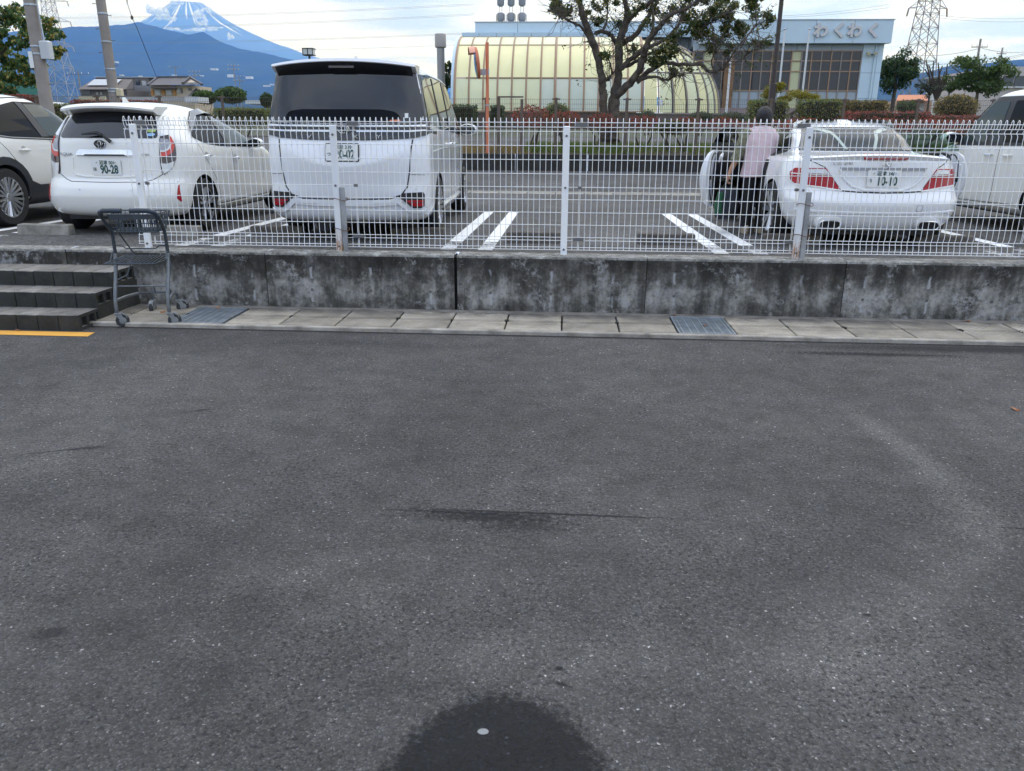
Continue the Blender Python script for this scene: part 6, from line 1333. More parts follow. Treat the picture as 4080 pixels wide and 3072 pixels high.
z2 = gz_(22); p2 = upole('second concrete utility pole, right of the thick one', -16.49, 22.0, .185, 10, [at(430, v, 22).z - z2 for v in (55, 167, 276, 355, 366)], [at(430, v, 22).z - z2 for v in (14, 62, 115, 162, 210, 262)])
b = MB(); b.bev(.16, .36, -.14, .06, at(470, 382, 22).z - z2, at(470, 354, 22).z - z2, .02); b.build('junction_box', plain('cream box', (.62, .55, .38), .6), p2)
M_WIRE = plain('dark cable', (.03, .03, .032), .6)
gw = MB(); gw.tube([at(500, -10, 22), at(525, 68, 22), at(545, 110, 22.2), at(627, 315, 24)], .010, 5); gw.tube([at(512, -10, 22), at(505, 15, 22)], .009, 5); gw.lathe([(.015, -.07), (.045, -.04), (.045, .04), (.015, .07)], at(526, 70, 22), 'Z', 8)
tag(gw.build('guy_wire', M_WIRE, None), 'slanting guy wire with a round insulator beside the second pole', 'cable')

# ------------------------------------------------------------------ lattice pylons and power lines
M_PYL = plain('pylon steel', (.40, .40, .43), .6, .2); M_PYLD = plain('brown grey pylon steel', (.23, .20, .20), .6, .1)
def pylon(label, x, y, zb, H, wb, wt, mat, th, arms, group='lattice pylons'):
    t = thing('lattice_pylon', label, 'pylon', (x, y, zb), .12, group); hw = lambda z: (wb + (wt - wb) * min(1, z / H) ** .8) / 2
    lv = [0]; z = 0
    while z < H: z += max(2.2, hw(z) * 1.5); lv.append(min(z, H))
    cs_ = [(-1, -1), (1, -1), (1, 1), (-1, 1)]
    for c in cs_:
        m = MB(); m.tube([(c[0] * hw(z), c[1] * hw(z), z) for z in lv], th * .8, 5); m.build('leg', mat, t)
    m = MB()
    for z0_, z1_ in zip(lv, lv[1:]):
        for i in range(4):
            a, b2 = cs_[i], cs_[(i + 1) % 4]; P = lambda c, z: (c[0] * hw(z), c[1] * hw(z), z)
            m.bar(P(a, z0_), P(b2, z1_), th * .7); m.bar(P(b2, z0_), P(a, z1_), th * .7); m.bar(P(a, z1_), P(b2, z1_), th * .7)
    tag(m.build('bracing', mat, t, fixn=False), kind='stuff')
    for z, L in arms:
        for sx in (-1, 1):
            m = MB()
            for sy in (-1, 1): m.bar((sx * hw(z), sy * hw(z), z), (sx * L, 0, z - .3), th * .8); m.bar((sx * hw(z), sy * hw(z), z + 1.6), (sx * L, 0, z - .3), th * .6)
            m.tube([(sx * L, 0, z - .3), (sx * (L + .3), 0, z - 2.2)], th * 1.3, 6)
            m.build('cross_arm', mat, t, fixn=False)
    return t
pylon('pale lattice pylon at far left behind the leafy tree', -222.8, 350, 5, 62, 11.5, 2.4, M_PYL, .17, [(23, 6), (31, 7.5), (41, 8), (49, 8)])
pylon('brown lattice pylon right of the hall', 91.2, 220, 3, 40, 8.6, 2.6, M_PYLD, .15, [(29.5, 5)])
def cable(name, label, A, B, sag, r=.04, n=24, group='power cables'):
    m = MB(); A, B = Vector(A), Vector(B); m.tube([A.lerp(B, k / n) - Vector((0, 0, sag * 4 * (k / n) * (1 - k / n))) for k in range(n + 1)], r, 4); return tag(m.build(name, M_WIREF, None, fixn=False), label, 'cable', group)
M_WIREF = plain('far cable', (.30, .31, .33), .6)
PC = 'thin power cables crossing the sky behind the parking lot'
for i, (v0, v1, Y0, Y1) in enumerate(((68, 15, 330, 230), (72, 20, 330, 230), (112, 55, 340, 235), (116, 60, 340, 235), (168, 130, 345, 240), (172, 134, 345, 240), (210, 176, 350, 240))):
    cable('power_cable', ['topmost', 'second', 'third', 'fourth', 'fifth', 'sixth', 'lowest'][i] + ' of the seven thin power cables above the tall van', at(-40, v0, Y0), at(1890, v1, Y1), 1.2, .034)
for v0, v1, lb in ((58, 18, 'upper'), (64, 30, 'lower')): cable('power_cable', lb + ' thin cable between the hall roof and the brown pylon', at(3120, v0 + 5, 240), at(3540, v1, 225), .4, .04)
for v0, v1, lb in ((58, 72, 'upper'), (68, 85, 'lower')): cable('power_cable', lb + ' thin cable running right from the brown pylon', at(3720, v0, 220), at(4120, v1, 200), .5, .04)
def wood_pole(label, u, vt, Y, arms):
    p = at(u, vt, Y); t = thing('power_pole', label, 'utility pole', (p.x, Y, gz_(Y)), 0, 'far power poles'); h = p.z - gz_(Y); b = MB(); b.tube([(0, 0, 0), (0, 0, h)], [.2, .13], 10); b.build('shaft', M_POLE, t, smooth=True)
    for dz, L in arms:
        b = MB(); b.bar((-L, 0, h - dz), (L, 0, h - dz), .12, .1); b.build('cross_arm', M_CLAMP, t)
        for q in range(4): x = -L + 2 * L * q / 3; b = MB(); b.lathe([(.03, 0), (.08, .08), (.05, .16), (.08, .22), (.03, .32)], (x, 0, h - dz + .05), 'Z', 8); b.build('insulator', M_PLATE, t)
    return t
wood_pole('power pole with crossed arms right of the brown pylon', 3908, 155, 110, [(1.0, 1.0), (2.6, .9), (3.4, .8)]); wood_pole('far power pole peeping above the right edge trees', 3995, 190, 150, [(1, .8)])
for v0, v1, lb in ((212, 192, 'topmost'), (245, 232, 'second'), (258, 244, 'third'), (270, 256, 'lowest')): cable('power_cable', lb + ' cable strung left from the power pole with crossed arms', at(3600, v0, 130), at(3905, v1, 110), .6, .035, group='cables at the right power pole')
for v0, v1, lb in ((192, 205, 'top'), (232, 208, 'middle'), (245, 212, 'bottom')): cable('power_cable', lb + ' cable strung right from the power pole with crossed arms', at(3912, v0, 110), at(4100, v1, 120), .3, .035, group='cables at the right power pole')
wood_pole('far power pole left of the solar roofed house', 310, 283, 160, [(.6, 2.2)])

# ------------------------------------------------------------------ houses
M_ROOF = plain('dark grey tiles', (.085, .08, .085), .6, var=.25, vscale=1.5); M_ROOFB = plain('brown tiles', (.10, .078, .07), .65, var=.2, vscale=1.5); M_WALLG = plain('grey brown render', (.17, .155, .15), .85); M_WALLC = plain('cream render', (.50, .42, .32), .85); M_SHUT = plain('orange shutter boards', (.45, .22, .07), .7); M_SOLAR = plain('solar panels', (.38, .38, .40), .25, .3); M_WIN = plain('house window', (.05, .06, .07), .08); M_WINL = plain('pale window screen', (.42, .43, .42), .4)
def box_part(t, nm, u0, v0, u1, v1, Y, d, mat, T):
    A, B = at(u0, v0, Y), at(u1, v1, Y); return MB().bb(A.x - T.x, B.x - T.x, Y - T.y, Y - T.y + d, B.z - T.z, A.z - T.z).build(nm, mat, t)
hA = thing('solar_house', 'grey brown house with solar panels behind the second pole', 'house', (at(420, 400, 120).x, 120, gz_(120))); T = hA.location.copy()
m = MB(); m.add([p - T for p in (at(308, 356, 117), at(500, 356, 117), at(528, 316, 124), at(372, 316, 124))], [(0, 1, 2, 3)]); m.build('roof', M_ROOFB, hA)
m = MB(); m.add([p - T for p in (at(500, 356, 117), at(532, 352, 124), at(528, 316, 124))], [(0, 1, 2)]); m.build('gable', M_WALLG, hA)
m = MB(); m.add([p - T + Vector((0, -.15, .12)) for p in (at(348, 343, 119), at(462, 343, 119), at(488, 319, 123.4), at(378, 319, 123.4))], [(0, 1, 2, 3)]); m.build('solar_panel', M_SOLAR, hA)
box_part(hA, 'wall', 318, 356, 520, 470, 118, 7, M_WALLG, T); box_part(hA, 'window', 322, 360, 362, 378, 117.9, .2, M_WIN, T); box_part(hA, 'window', 382, 367, 391, 378, 117.9, .2, M_WINL, T); box_part(hA, 'window', 398, 367, 407, 378, 117.9, .2, M_WINL, T); box_part(hA, 'window', 490, 366, 505, 378, 117.9, .2, M_WIN, T)
box_part(hA, 'rear_wing', 380, 306, 610, 470, 128, 8, M_WALLG, T); box_part(hA, 'roof_edge', 376, 305, 612, 309, 127.8, 8.4, M_GALV, T); box_part(hA, 'balcony', 535, 340, 600, 366, 126.5, 1.5, plain('grey balcony', (.26, .26, .27), .7), T); box_part(hA, 'balcony_shade', 540, 318, 556, 340, 127.8, .2, M_WIN, T); box_part(hA, 'window', 564, 322, 582, 340, 127.8, .2, M_WINL, T); box_part(hA, 'window', 570, 369, 596, 380, 127.8, .2, M_WINL, T)
hB = thing('tiled_house', 'cream house with a dark tiled hip roof and orange shutters', 'house', (at(700, 400, 120).x, 120, gz_(120))); T = hB.location.copy()
m = MB(); e0, e1, e2, e3 = at(588, 339, 117), at(806, 337, 117), at(790, 330, 126), at(600, 330, 126); r0, r1 = at(628, 309, 121), at(757, 308, 121)
m.add([p - T for p in (e0, e1, e2, e3, r0, r1)], [(0, 1, 5, 4), (1, 2, 5), (2, 3, 4, 5), (3, 0, 4)]); rf = m.build('roof', M_ROOF, hB)
m = MB(); m.bar(r0 - T, r1 - T, .35, .35); m.bar(r0 - T, e0 - T, .3, .3); m.bar(r1 - T, at(728, 331, 117.2) - T, .3, .3); m.bar(r1 - T, e1 - T, .3, .3); m.build('ridge_tiles', M_ROOF, rf)
m = MB(); m.add([p - T for p in (at(746, 328, 117), at(778, 328, 117), at(762, 318, 118))], [(0, 1, 2)]); m.build('gable_panel', M_WALLC, hB)
box_part(hB, 'wall', 600, 339, 780, 470, 118, 7, M_WALLC, T); box_part(hB, 'eave', 598, 348, 695, 352, 116.8, 1.4, M_ROOF, T)
for u0, u1, mt, nm in ((600, 613, M_SHUT, 'shutter'), (617, 640, M_WINL, 'window'), (643, 657, M_SHUT, 'shutter'), (660, 685, M_WINL, 'window'), (688, 701, M_SHUT, 'shutter'), (704, 717, M_WINL, 'window'), (719, 727, M_WIN, 'window'), (748, 762, M_WIN, 'window')): box_part(hB, nm, u0, 357 if u0 < 700 else 350, u1, 380 if u0 < 700 else 371 if u0 < 740 else 360, 117.85, .2, mt, T)
m = MB(); m.add([p - T for p in (at(748, 382, 116), at(812, 380, 116), at(782, 350, 119))], [(0, 1, 2)]); m.build('lean_to_roof', M_ROOF, hB)
# walls, sheds and vehicles in the middle distance
tag(box_part(None, 'block_wall', 312, 383, 420, 402, 60, .2, plain('cream block wall', (.52, .47, .33), .9), Vector()), 'cream block wall below the solar roofed house', 'wall'); tag(box_part(None, 'block_wall', 475, 385, 770, 404, 62, .2, plain('grey block wall', (.42, .42, .43), .9, var=.2, vscale=.6), Vector()), 'grey block wall below the tiled house', 'wall')
tag(box_part(None, 'store_shed', 735, 385, 790, 408, 58, 2, plain('white shed', (.58, .60, .63), .7), Vector()), 'small white shed beside the grey block wall', 'shed'); tag(box_part(None, 'long_shed', 976, 400, 1052, 414, 66, 4, plain('white metal shed', (.60, .63, .64), .6), Vector()), 'low white shed left of the tall van', 'shed')
gn = box_part(None, 'green_net', -40, 305, 205, 400, 180, .3, plain('green ball net', (.06, .20, .15), .9), Vector()); tag(gn, 'tall green ball net behind the leafy tree, far left', 'net')
# floodlight masts
for u, v, lb, rows in ((697, 268, 'single headed floodlight mast above the tiled house', 1), (775, 287, 'floodlight mast right of the tiled house', 2), (930, 262, 'tallest floodlight mast beyond the round trees', 2), (952, 306, 'short floodlight mast next to the tallest one', 2)):
    p = at(u, v, 260); t = thing('floodlight_mast', lb, 'floodlight', (p.x, 260, gz_(260)), 0, 'floodlight masts'); h = p.z - gz_(260); b = MB(); b.tube([(0, 0, 0), (0, 0, h)], [.22, .14], 8); b.build('mast', plain('mast grey', (.25, .26, .28), .6), t, smooth=True); nn = 4 if rows > 1 else 2
    for r_ in range(rows):
        b = MB(); b.bar((-1.7, 0, h - r_ * 1.2), (1.7, 0, h - r_ * 1.2), .12); b.build('bar', M_PYLD, t)
        for q in range(nn): b = MB(); b.lathe([(.2, -.3), (.22, -.2), (.1, .1)], (-1.7 + 3.4 * q / (nn - 1), 0, h - r_ * 1.2 + .2), 'Y', 10); b.build('lamp', M_GALV, t, smooth=True)
# right: beige building, orange roof, gateway
rb = thing('beige_building', 'pale beige two storey building at the right edge', 'building', (at(4040, 400, 64).x, 64, gz_(64))); T = rb.location.copy()
box_part(rb, 'wall', 3985, 265, 4300, 520, 64, 10, plain('beige wall', (.52, .48, .46), .85), T)
for u in (4000, 4048): box_part(rb, 'window', u, 302, u + 34, 345, 63.9, .2, M_WIN, T); box_part(rb, 'sill', u - 3, 345, u + 37, 349, 63.7, .4, M_PLATE, T)
b2 = thing('white_building', 'white walled building behind the leafy tree at the right', 'building', (at(3880, 400, 75).x, 75, gz_(75))); T = b2.location.copy(); box_part(b2, 'wall', 3845, 292, 3960, 520, 75, 8, plain('white wall', (.62, .61, .59), .8), T); box_part(b2, 'parapet', 3840, 287, 3965, 292, 74.6, 9, M_GALV, T); box_part(b2, 'porch_wall', 3820, 312, 3846, 520, 75.5, 4, plain('dim porch wall', (.35, .31, .27), .8), T)
oh = thing('orange_house', 'low house with an orange roof under the broad tree', 'house', (at(3640, 400, 70).x, 70, gz_(70))); T = oh.location.copy()
m = MB(); m.add([p - T for p in (at(3570, 402, 68), at(3700, 402, 68), at(3690, 378, 73), at(3580, 378, 73))], [(0, 1, 2, 3)]); m.build('roof', plain('orange roof', (.50, .17, .07), .7), oh); box_part(oh, 'wall', 3575, 402, 3696, 520, 69, 5, plain('peach wall', (.55, .36, .26), .8), T); box_part(oh, 'window', 3655, 412, 3680, 440, 68.9, .2, M_WINL, T)
# a parked dark car and a white car far behind the hedges
for nm, u, v, Y, col, lb in (('far_car', 3650, 450, 49, (.03, .035, .045), 'dark car half hidden behind the red hedge, right of the hall'), ('far_car', 250, 420, 34, (.72, .73, .74), 'small white car behind the low hedge, far left')):
    p = at(u, v, Y); t = thing(nm, lb, 'car', (p.x, Y, gz_(Y)), R_(90)); lv = [(.25, .75, -.7, 3.0, .2, .3), (.5, .82, -.75, 3.1, .2, .4), (.8, .82, -.72, 3.0, .2, .4), (.92, .80, -.68, 2.4, .2, .3), (1.0, .76, -.6, 1.9, .2, .3), (1.3, .62, -.3, 1.2, .2, .3), (1.42, .5, 0, .9, .2, .2), (1.45, .2, .3, .6, .05, .05)]
    q = Shell(lv, [(-1, .97), (1, 1), (3.2, .9)], m=3); q.body('body', car_paint('far car paint', col), t, (0, 2.4), .36)
    for sd in (-1, 1): q.side('side_window', [(-.1, 1.02), (.2, 1.3), (.9, 1.33), (1.5, 1.05)], M_GLASS, t, sd, .006)
    for y_ in (0, 2.4):
        for sd in (-1, 1): wheel(t, sd * .74, y_, .3, sd, .18)

# ------------------------------------------------------------------ mountains
def mount_mat(name, snow=False):
    g = G(name); n = g.noise(.0011, 6, .6); col = g.ramp(n, (.35, (.020, .032, .020)), (.7, (.045, .060, .032)))
    if snow:
        P = g.xyz(); ang = _mk(g.t, 'ShaderNodeMath', operation='ARCTAN2'); g.L(P[0], ang.inputs[0]); g.L(P[1], ang.inputs[1])
        cb = _mk(g.t, 'ShaderNodeCombineXYZ'); g.L(g.math('MULTIPLY', ang.outputs[0], 9.), cb.inputs[0]); g.L(g.math('MULTIPLY', P[2], .0004), cb.inputs[1])
        s = g.noise(1.3, 4, .6, cb.outputs[0]); alt = g.ramp(g.math('DIVIDE', P[2], 4000), (.60, 0), (.90, .16))
        k = g.ramp(g.math('ADD', s, alt), (.69, 0), (.725, 1)); rock = g.ramp(n, (.3, (.055, .045, .042)), (.7, (.085, .07, .065))); col = g.mixc(g.ramp(g.math('DIVIDE', P[2], 4000), (.45, 0), (.6, 1)), col, rock); col = g.mixc(k, col, (.80, .82, .85))
    g.col(col); g.rough(1); g.b.inputs['Specular IOR Level'].default_value = 0; return g.m
def vnoise(x, y, seed, f):
    r = np.random.default_rng(seed); T_ = r.random((64, 64)); x, y = x * f, y * f; i, j = np.floor(x).astype(int), np.floor(y).astype(int); u, v = x - i, y - j; u, v = u * u * (3 - 2 * u), v * v * (3 - 2 * v)
    g_ = lambda a, b: T_[a % 64, b % 64]; return (g_(i, j) * (1 - u) + g_(i + 1, j) * u) * (1 - v) + (g_(i, j + 1) * (1 - u) + g_(i + 1, j + 1) * u) * v
def fbm(x, y, seed, f, o=5): return sum(vnoise(x, y, seed + k, f * 2 ** k) * .5 ** k for k in range(o)) / 2 - .5
def hfield(name, label, xs, ys, fn, mat, loc=(0, 0, 0)):
    X, Y = np.meshgrid(xs, ys); Z = fn(X, Y); V = np.stack([X, Y, Z], -1).reshape(-1, 3); nx, ny = len(xs), len(ys); I = np.arange(nx * ny).reshape(ny, nx); F = np.stack([I[:-1, :-1], I[:-1, 1:], I[1:, 1:], I[1:, :-1]], -1).reshape(-1, 4)
    o = raw_mesh(name, V, F, mat, None, loc, True); o['kind'] = 'structure'; return o
pk = at(745, 8, 27000)
def fuji(X, Y):
    r = np.hypot(X, Y); a = np.arctan2(X, Y); rid = fbm(np.cos(a) * 6 + 9, np.sin(a) * 6 + 9, 5, 1.2, 4)
    rr = np.array([0, 300, 460, 900, 1500, 2400, 3800, 6000, 9500, 15000, 30000]); hh = np.array([3780, 3790, 3885, 3590, 3210, 2790, 2330, 1830, 1330, 850, 300]); z = np.interp(r, rr, hh)
    return z + rid * np.clip(r / 2500, .1, 1) * 160 * np.clip(z / 2500, 0, 1) + fbm(X / 300 + 40, Y / 300 + 40, 21, 1, 4) * 60
tt = np.linspace(-1, 1, 181); tt = np.sign(tt) * np.abs(tt) ** 1.8 * 15000
hfield('mountain', '', tt, np.linspace(-1, 1, 121) ** 3 * 7000, fuji, mount_mat('volcano slopes', True), (pk.x, 27000, -20))
RP = [(-700, 200), (-200, 150), (100, 122), (220, 115), (300, 108), (400, 103), (480, 100), (525, 92), (555, 87), (600, 100), (650, 116), (700, 128), (750, 136), (810, 128), (850, 150), (900, 175), (950, 194), (1050, 211), (1150, 236), (1300, 262), (1500, 300), (1800, 370), (2300, 430)]
rx = np.array([at(u, v, 9500).x for u, v in RP]); rz = np.array([at(u, v, 9500).z for u, v in RP])
def ridge(X, Y):
    top = np.interp(X, rx, rz); d = Y - 9500; fall = np.where(d < 0, np.clip(1 + d / 5200, 0, 1) ** 1.15, np.clip(1 - d / 5000, 0, 1)); sp = fbm(X / 420 + 30, Y / 1500 + 30, 11, 1, 5); return top * fall + sp * 190 * np.clip(np.minimum(-d, 4800 + d) / 1500, 0, 1) + fbm(X / 120 + 50, Y / 120 + 50, 31, 1, 4) * 26
hfield('mountain', '', np.linspace(rx[0], rx[-1], 420), np.concatenate([np.linspace(4300, 9500, 90), np.linspace(9600, 14000, 20)]), ridge, mount_mat('wooded ridge'))
HP = [(2900, 420), (3300, 330), (3600, 297), (3700, 285), (3760, 265), (3800, 257), (3860, 263), (3930, 250), (4000, 241), (4080, 234), (4400, 215), (5200, 180)]
hx = np.array([at(u, v, 6000).x for u, v in HP]); hz = np.array([at(u, v, 6000).z for u, v in HP])
def hills(X, Y):
    top = np.interp(X, hx, hz); d = Y - 6000; return top * np.where(d < 0, np.clip(1 + d / 2500, 0, 1), np.clip(1 - d / 3000, 0, 1)) + fbm(X / 300 + 20, Y / 300 + 20, 61, 1, 5) * 50 * np.clip((2400 + d) / 1000, 0, 1) * np.clip(-d / 500, 0, 1)
hfield('mountain', '', np.linspace(hx[0], hx[-1], 160), np.linspace(3550, 8500, 60), hills, mount_mat('far hills'))
# pale far buildings dotting the mountain foot
M_FARB = plain('far white building', (.70, .70, .70), .8)
for i, (u, v, w_, h_) in enumerate(((850, 273, 30, 7), (915, 297, 26, 12), (990, 305, 30, 10), (690, 298, 16, 4), (460, 245, 10, 6), (1060, 340, 30, 6), (480, 298, 14, 4), (1090, 335, 40, 5), (800, 300, 12, 4), (555, 302, 12, 4))):
    p = at(u, v, 5200); k = 5200 / 3142 * 1.05; b = MB(); k *= .75; b.bb(-w_ * k / 2, w_ * k / 2, 0, 30, -h_ * k, 0); b.bb(-w_ * k / 2 - .4, w_ * k / 2 + .4, -.5, 30.5, 0, 1); tag(b.build('far_building', M_FARB, None, loc=p), ['seventh', 'eighth', 'ninth', 'fifth', 'first', 'tenth', 'second', 'last', 'sixth', 'third'][i] + ' tiny white building from the left on the lower mountain slope', 'building', 'far buildings on the slope')
# low clouds clinging to the volcano
def cloud(label, pts, Y):
    m = MB()
    for u, v, ru, rv in pts:
        c = at(u, v, Y); k = Y / 3142 * 1.05; n = 9
        for q in range(n):
            cx, cz = c.x + random.uniform(-1, 1) * ru * k * .8, c.z + random.uniform(-.6, .6) * rv * k; r0, r1 = ru * k * random.uniform(.22, .42), rv * k * random.uniform(.35, .7)
            rr = [[(cx + r0 * math.sin(p) * math.cos(a) * random.uniform(.85, 1.1), Y + r0 * .8 * math.sin(p) * math.sin(a), cz - r1 * math.cos(p) + random.uniform(-.08, .08) * r1) for a in [2 * math.pi * j / 14 for j in range(14)]] for p in [.1 + 2.94 * j / 8 for j in range(9)]]; m.loft(rr)
    o = m.build('cloud', M_CLOUD, None, smooth=180); return tag(o, label, 'cloud', 'clouds on the volcano', 'stuff')
M_CLOUD, t_, b0 = new_mat('cloud white')
b0.inputs['Base Color'].default_value = (.93, .94, .96, 1); b0.inputs['Roughness'].default_value = 1; b0.inputs['Specular IOR Level'].default_value = 0
lw = _mk(t_, 'ShaderNodeLayerWeight', i_Blend=.45); nz_ = _mk(t_, 'ShaderNodeTexNoise', i_Scale=.0035, i_Detail=5); tcc = _mk(t_, 'ShaderNodeTexCoord'); t_.links.new(tcc.outputs['Object'], nz_.inputs['Vector'])
ad = _mk(t_, 'ShaderNodeMath', operation='ADD'); t_.links.new(lw.outputs['Facing'], ad.inputs[0]); t_.links.new(nz_.outputs['Fac'], ad.inputs[1]); rp = _mk(t_, 'ShaderNodeMapRange'); t_.links.new(ad.outputs[0], rp.inputs[0]); rp.inputs[1].default_value = .65; rp.inputs[2].default_value = 1.15; rp.inputs[3].default_value = .8; rp.inputs[4].default_value = 0; t_.links.new(rp.outputs[0], b0.inputs['Alpha'])
cloud('white cloud wrapping the left shoulder of the snow streaked volcano', [(620, 45, 40, 22), (655, 60, 34, 20), (680, 70, 22, 12), (700, 10, 40, 10)], 25200)
cloud('white cloud drifting across the middle of the volcano', [(790, 55, 26, 20), (805, 95, 22, 18), (820, 40, 22, 12)], 25300)
cloud('flat white cloud bank at the foot of the volcano', [(760, 122, 45, 9), (810, 118, 50, 11), (860, 115, 35, 9), (690, 116, 30, 7), (920, 145, 14, 14)], 24500)
# ------------------------------------------------------------------ air
hz_ = MB().bb(-30000, 30000, -8000, 34500, -30, 4150).build('haze', None); hz_['kind'] = 'stuff'; hz_['label'] = 'thin blue summer haze'
hm = bpy.data.materials.new('haze air'); hm.use_nodes = True; hm.node_tree.nodes.clear(); pv = _mk(hm.node_tree, 'ShaderNodeVolumePrincipled'); pv.inputs['Color'].default_value = (.13, .34, 1.0, 1); pv.inputs['Anisotropy'].default_value = .5; pv.inputs['Density'].default_value = 7.8e-5; pv.inputs['Absorption Color'].default_value = (1, 1, 1, 1)
ou = _mk(hm.node_tree, 'ShaderNodeOutputMaterial'); hm.node_tree.links.new(pv.outputs[0], ou.inputs['Volume']); hz_.data.materials.append(hm)
# ------------------------------------------------------------------ shopping cart
M_CART = plain('blue grey cart frame', (.060, .075, .092), .42, .35, var=.2, vscale=20); M_CART2 = plain('worn cart tube', (.16, .175, .19), .4, .5, var=.25, vscale=20); M_GRIP = plain('dark blue grip', (.028, .042, .062), .45); M_CWHEEL = plain('caster tyre', (.03, .032, .036), .6); M_CFORK = plain('caster fork grey', (.24, .255, .27), .45, .3)
ct = thing('shopping_cart', 'empty dark blue grey shopping cart standing beside the block steps', 'cart', (-3.705, -.94, 0), R_(8))
for sd in (-1, 1):
    x = sd * .225
    b = MB(); b.tube([(sd * .035, -.075, 1.02), (sd * .12, -.08, 1.022), (sd * .185, -.075, 1.02), (sd * .22, -.05, 1.005), (sd * .236, .0, .965)], [.0205] * 5, 12); b.build('grip', M_GRIP, ct, smooth=True)
    b = MB(); b.tube([(sd * .236, -.005, .97), (sd * .232, .09, .87), (sd * .225, .135, .82), (x, .145, .77), (x, .15, .62)], .015, 10); b.build('side_tube', M_CART, ct, smooth=True)
    b = MB(); b.tube([(x, .15, .63), (x, .10, .47), (x, .02, .29), (x, .0, .22), (x, .0, .13)], [.0165] * 5, 10); b.build('leg_tube', M_CART2, ct, smooth=True)
    b = MB(); b.tube([(x, .01, .235), (sd * .20, .16, .24), (sd * .16, .34, .235), (sd * .125, .52, .20), (sd * .115, .57, .16), (sd * .115, .575, .125)], .0135, 10); b.build('base_tube', M_CART2, ct, smooth=True)
    b = MB(); b.tube([(x, .145, .60), (sd * .245, .13, .53), (sd * .235, .11, .45)], .0055, 6); b.build('stay', M_CART, ct, smooth=True)
    b = MB(); b.tube([(sd * .225, .08, .40), (sd * .19, .25, .42), (sd * .15, .36, .60), (sd * .2, .2, .82)], .0065, 6); b.build('stay', M_CART, ct, smooth=True)
def wires(name, segs, r, mat, parent=ct):
    m = MB()
    for s_ in segs: m.tube(s_, r, 5)
    return m.build(name, mat, parent, smooth=True)
# top basket: tilted back panel toward the handle and a shallow tray behind it
bk = wires('basket_rim', [[(-.20, .05, .975), (.20, .05, .975), (.215, .36, .985), (-.215, .36, .985), (-.20, .05, .975)], [(-.185, .08, .825), (.185, .08, .825), (.18, .30, .835), (-.18, .30, .835), (-.185, .08, .825)]], .0065, M_CART)
tag(wires('basket_wires', [[(-.2 + .4 * k / 11, .05, .975), (-.185 + .37 * k / 11, .08, .825), (-.18 + .36 * k / 11, .30, .835), (-.215 + .43 * k / 11, .36, .985)] for k in range(12)] + [[(-.2 + .013 * j / 4, .05 + .03 * j / 4, .975 - .15 * j / 4), (.2 - .013 * j / 4, .05 + .03 * j / 4, .975 - .15 * j / 4)] for j in range(1, 4)] + [[(-.215 + .03 * j / 4, .36 - .06 * j / 4, .985 - .15 * j / 4), (.215 - .03 * j / 4, .36 - .06 * j / 4, .985 - .15 * j / 4)] for j in range(1, 4)] + [[(sd * .185, .08 + .22 * j / 6, .828), (sd * .21, .06 + .28 * j / 6, .98)] for sd in (-1, 1) for j in range(7)] + [[(-.18, .08 + .22 * j / 5, .83), (.18, .08 + .22 * j / 5, .83)] for j in range(1, 5)], .0045, M_CART, bk), kind='stuff')
b = MB(); b.prism([(-.195, .935), (.195, .935), (.198, .972), (-.198, .972)], .046, .05, 'XZ'); b.build('basket_band', M_CART, ct)
wires('cross_bar', [[(-.225, .15, .70), (-.15, .14, .695), (-.12, .135, .675), (.13, .135, .675), (.16, .145, .70), (.225, .15, .70)]], .006, M_CART)
wires('cross_bar', [[(-.225, .06, .355), (.225, .06, .355)]], .007, M_CART2)
sh_ = wires('shelf_rim', [[(-.265, -.02, .565), (.17, -.02, .565), (.215, .08, .575), (.215, .22, .60), (-.18, .22, .60), (-.265, -.02, .565)]], .0065, M_CART)
tag(wires('shelf_wires', [[(-.25 + .42 * k / 12, -.015, .567), (-.17 + .37 * k / 12, .22, .60)] for k in range(13)], .0042, M_CART, sh_), kind='stuff'); wires('shelf_stay', [[(-.24, .05, .57), (-.235, .11, .64), (-.225, .14, .655)]], .0055, M_CART); wires('shelf_stay', [[(.215, .09, .575), (.22, .12, .64), (.225, .145, .655)]], .0055, M_CART)
wires('front_bar', [[(-.13, .50, .215), (.13, .50, .215)], [(-.16, .34, .24), (.16, .34, .24)], [(-.05, .48, .22), (-.05, .45, .285), (.09, .45, .285), (.09, .48, .22)]], .006, M_CART)
def caster(x, y, rz, s=1.0):
    c = MB(); c.lathe([(.022, .128), (.026, .125), (.026, .112), (.02, .105)], (0, 0, 0), 'Z', 12); o = c.build('caster', M_CFORK, ct, smooth=True, loc=(x, y, 0)); o.rotation_euler = (0, 0, rz)
    f = MB()
    for sd in (-1, 1): f.prism(rpoly([(-.022, .116), (.030, .116), (.050, .062), (.044, .046), (.028, .046)], .008), sd * .019 - .002, sd * .019 + .002, 'YZ')
    f.prism([(-.022, .108), (.035, .116), (.062, .100), (.070, .078), (.078, .080), (.068, .108), (.038, .126), (-.022, .120)], -.021, .021, 'YZ'); f.build('fork', M_CFORK, o)
    w = MB(); w.lathe([(.028, -.0145), (.051, -.0155), (.057, -.008), (.057, .008), (.051, .0155), (.028, .0145)], (0, .036, .057), 'X', 22); w.build('wheel', M_CWHEEL, o, smooth=True)
    h = MB(); h.lathe([(.002, -.0215), (.03, -.0165), (.03, .0165), (.002, .0215)], (0, .036, .057), 'X', 16); h.build('hub', M_CFORK, o, smooth=True)
caster(-.225, 0, R_(-62)); caster(.225, 0, R_(-70)); caster(-.115, .575, R_(178)); caster(.115, .575, R_(-55))

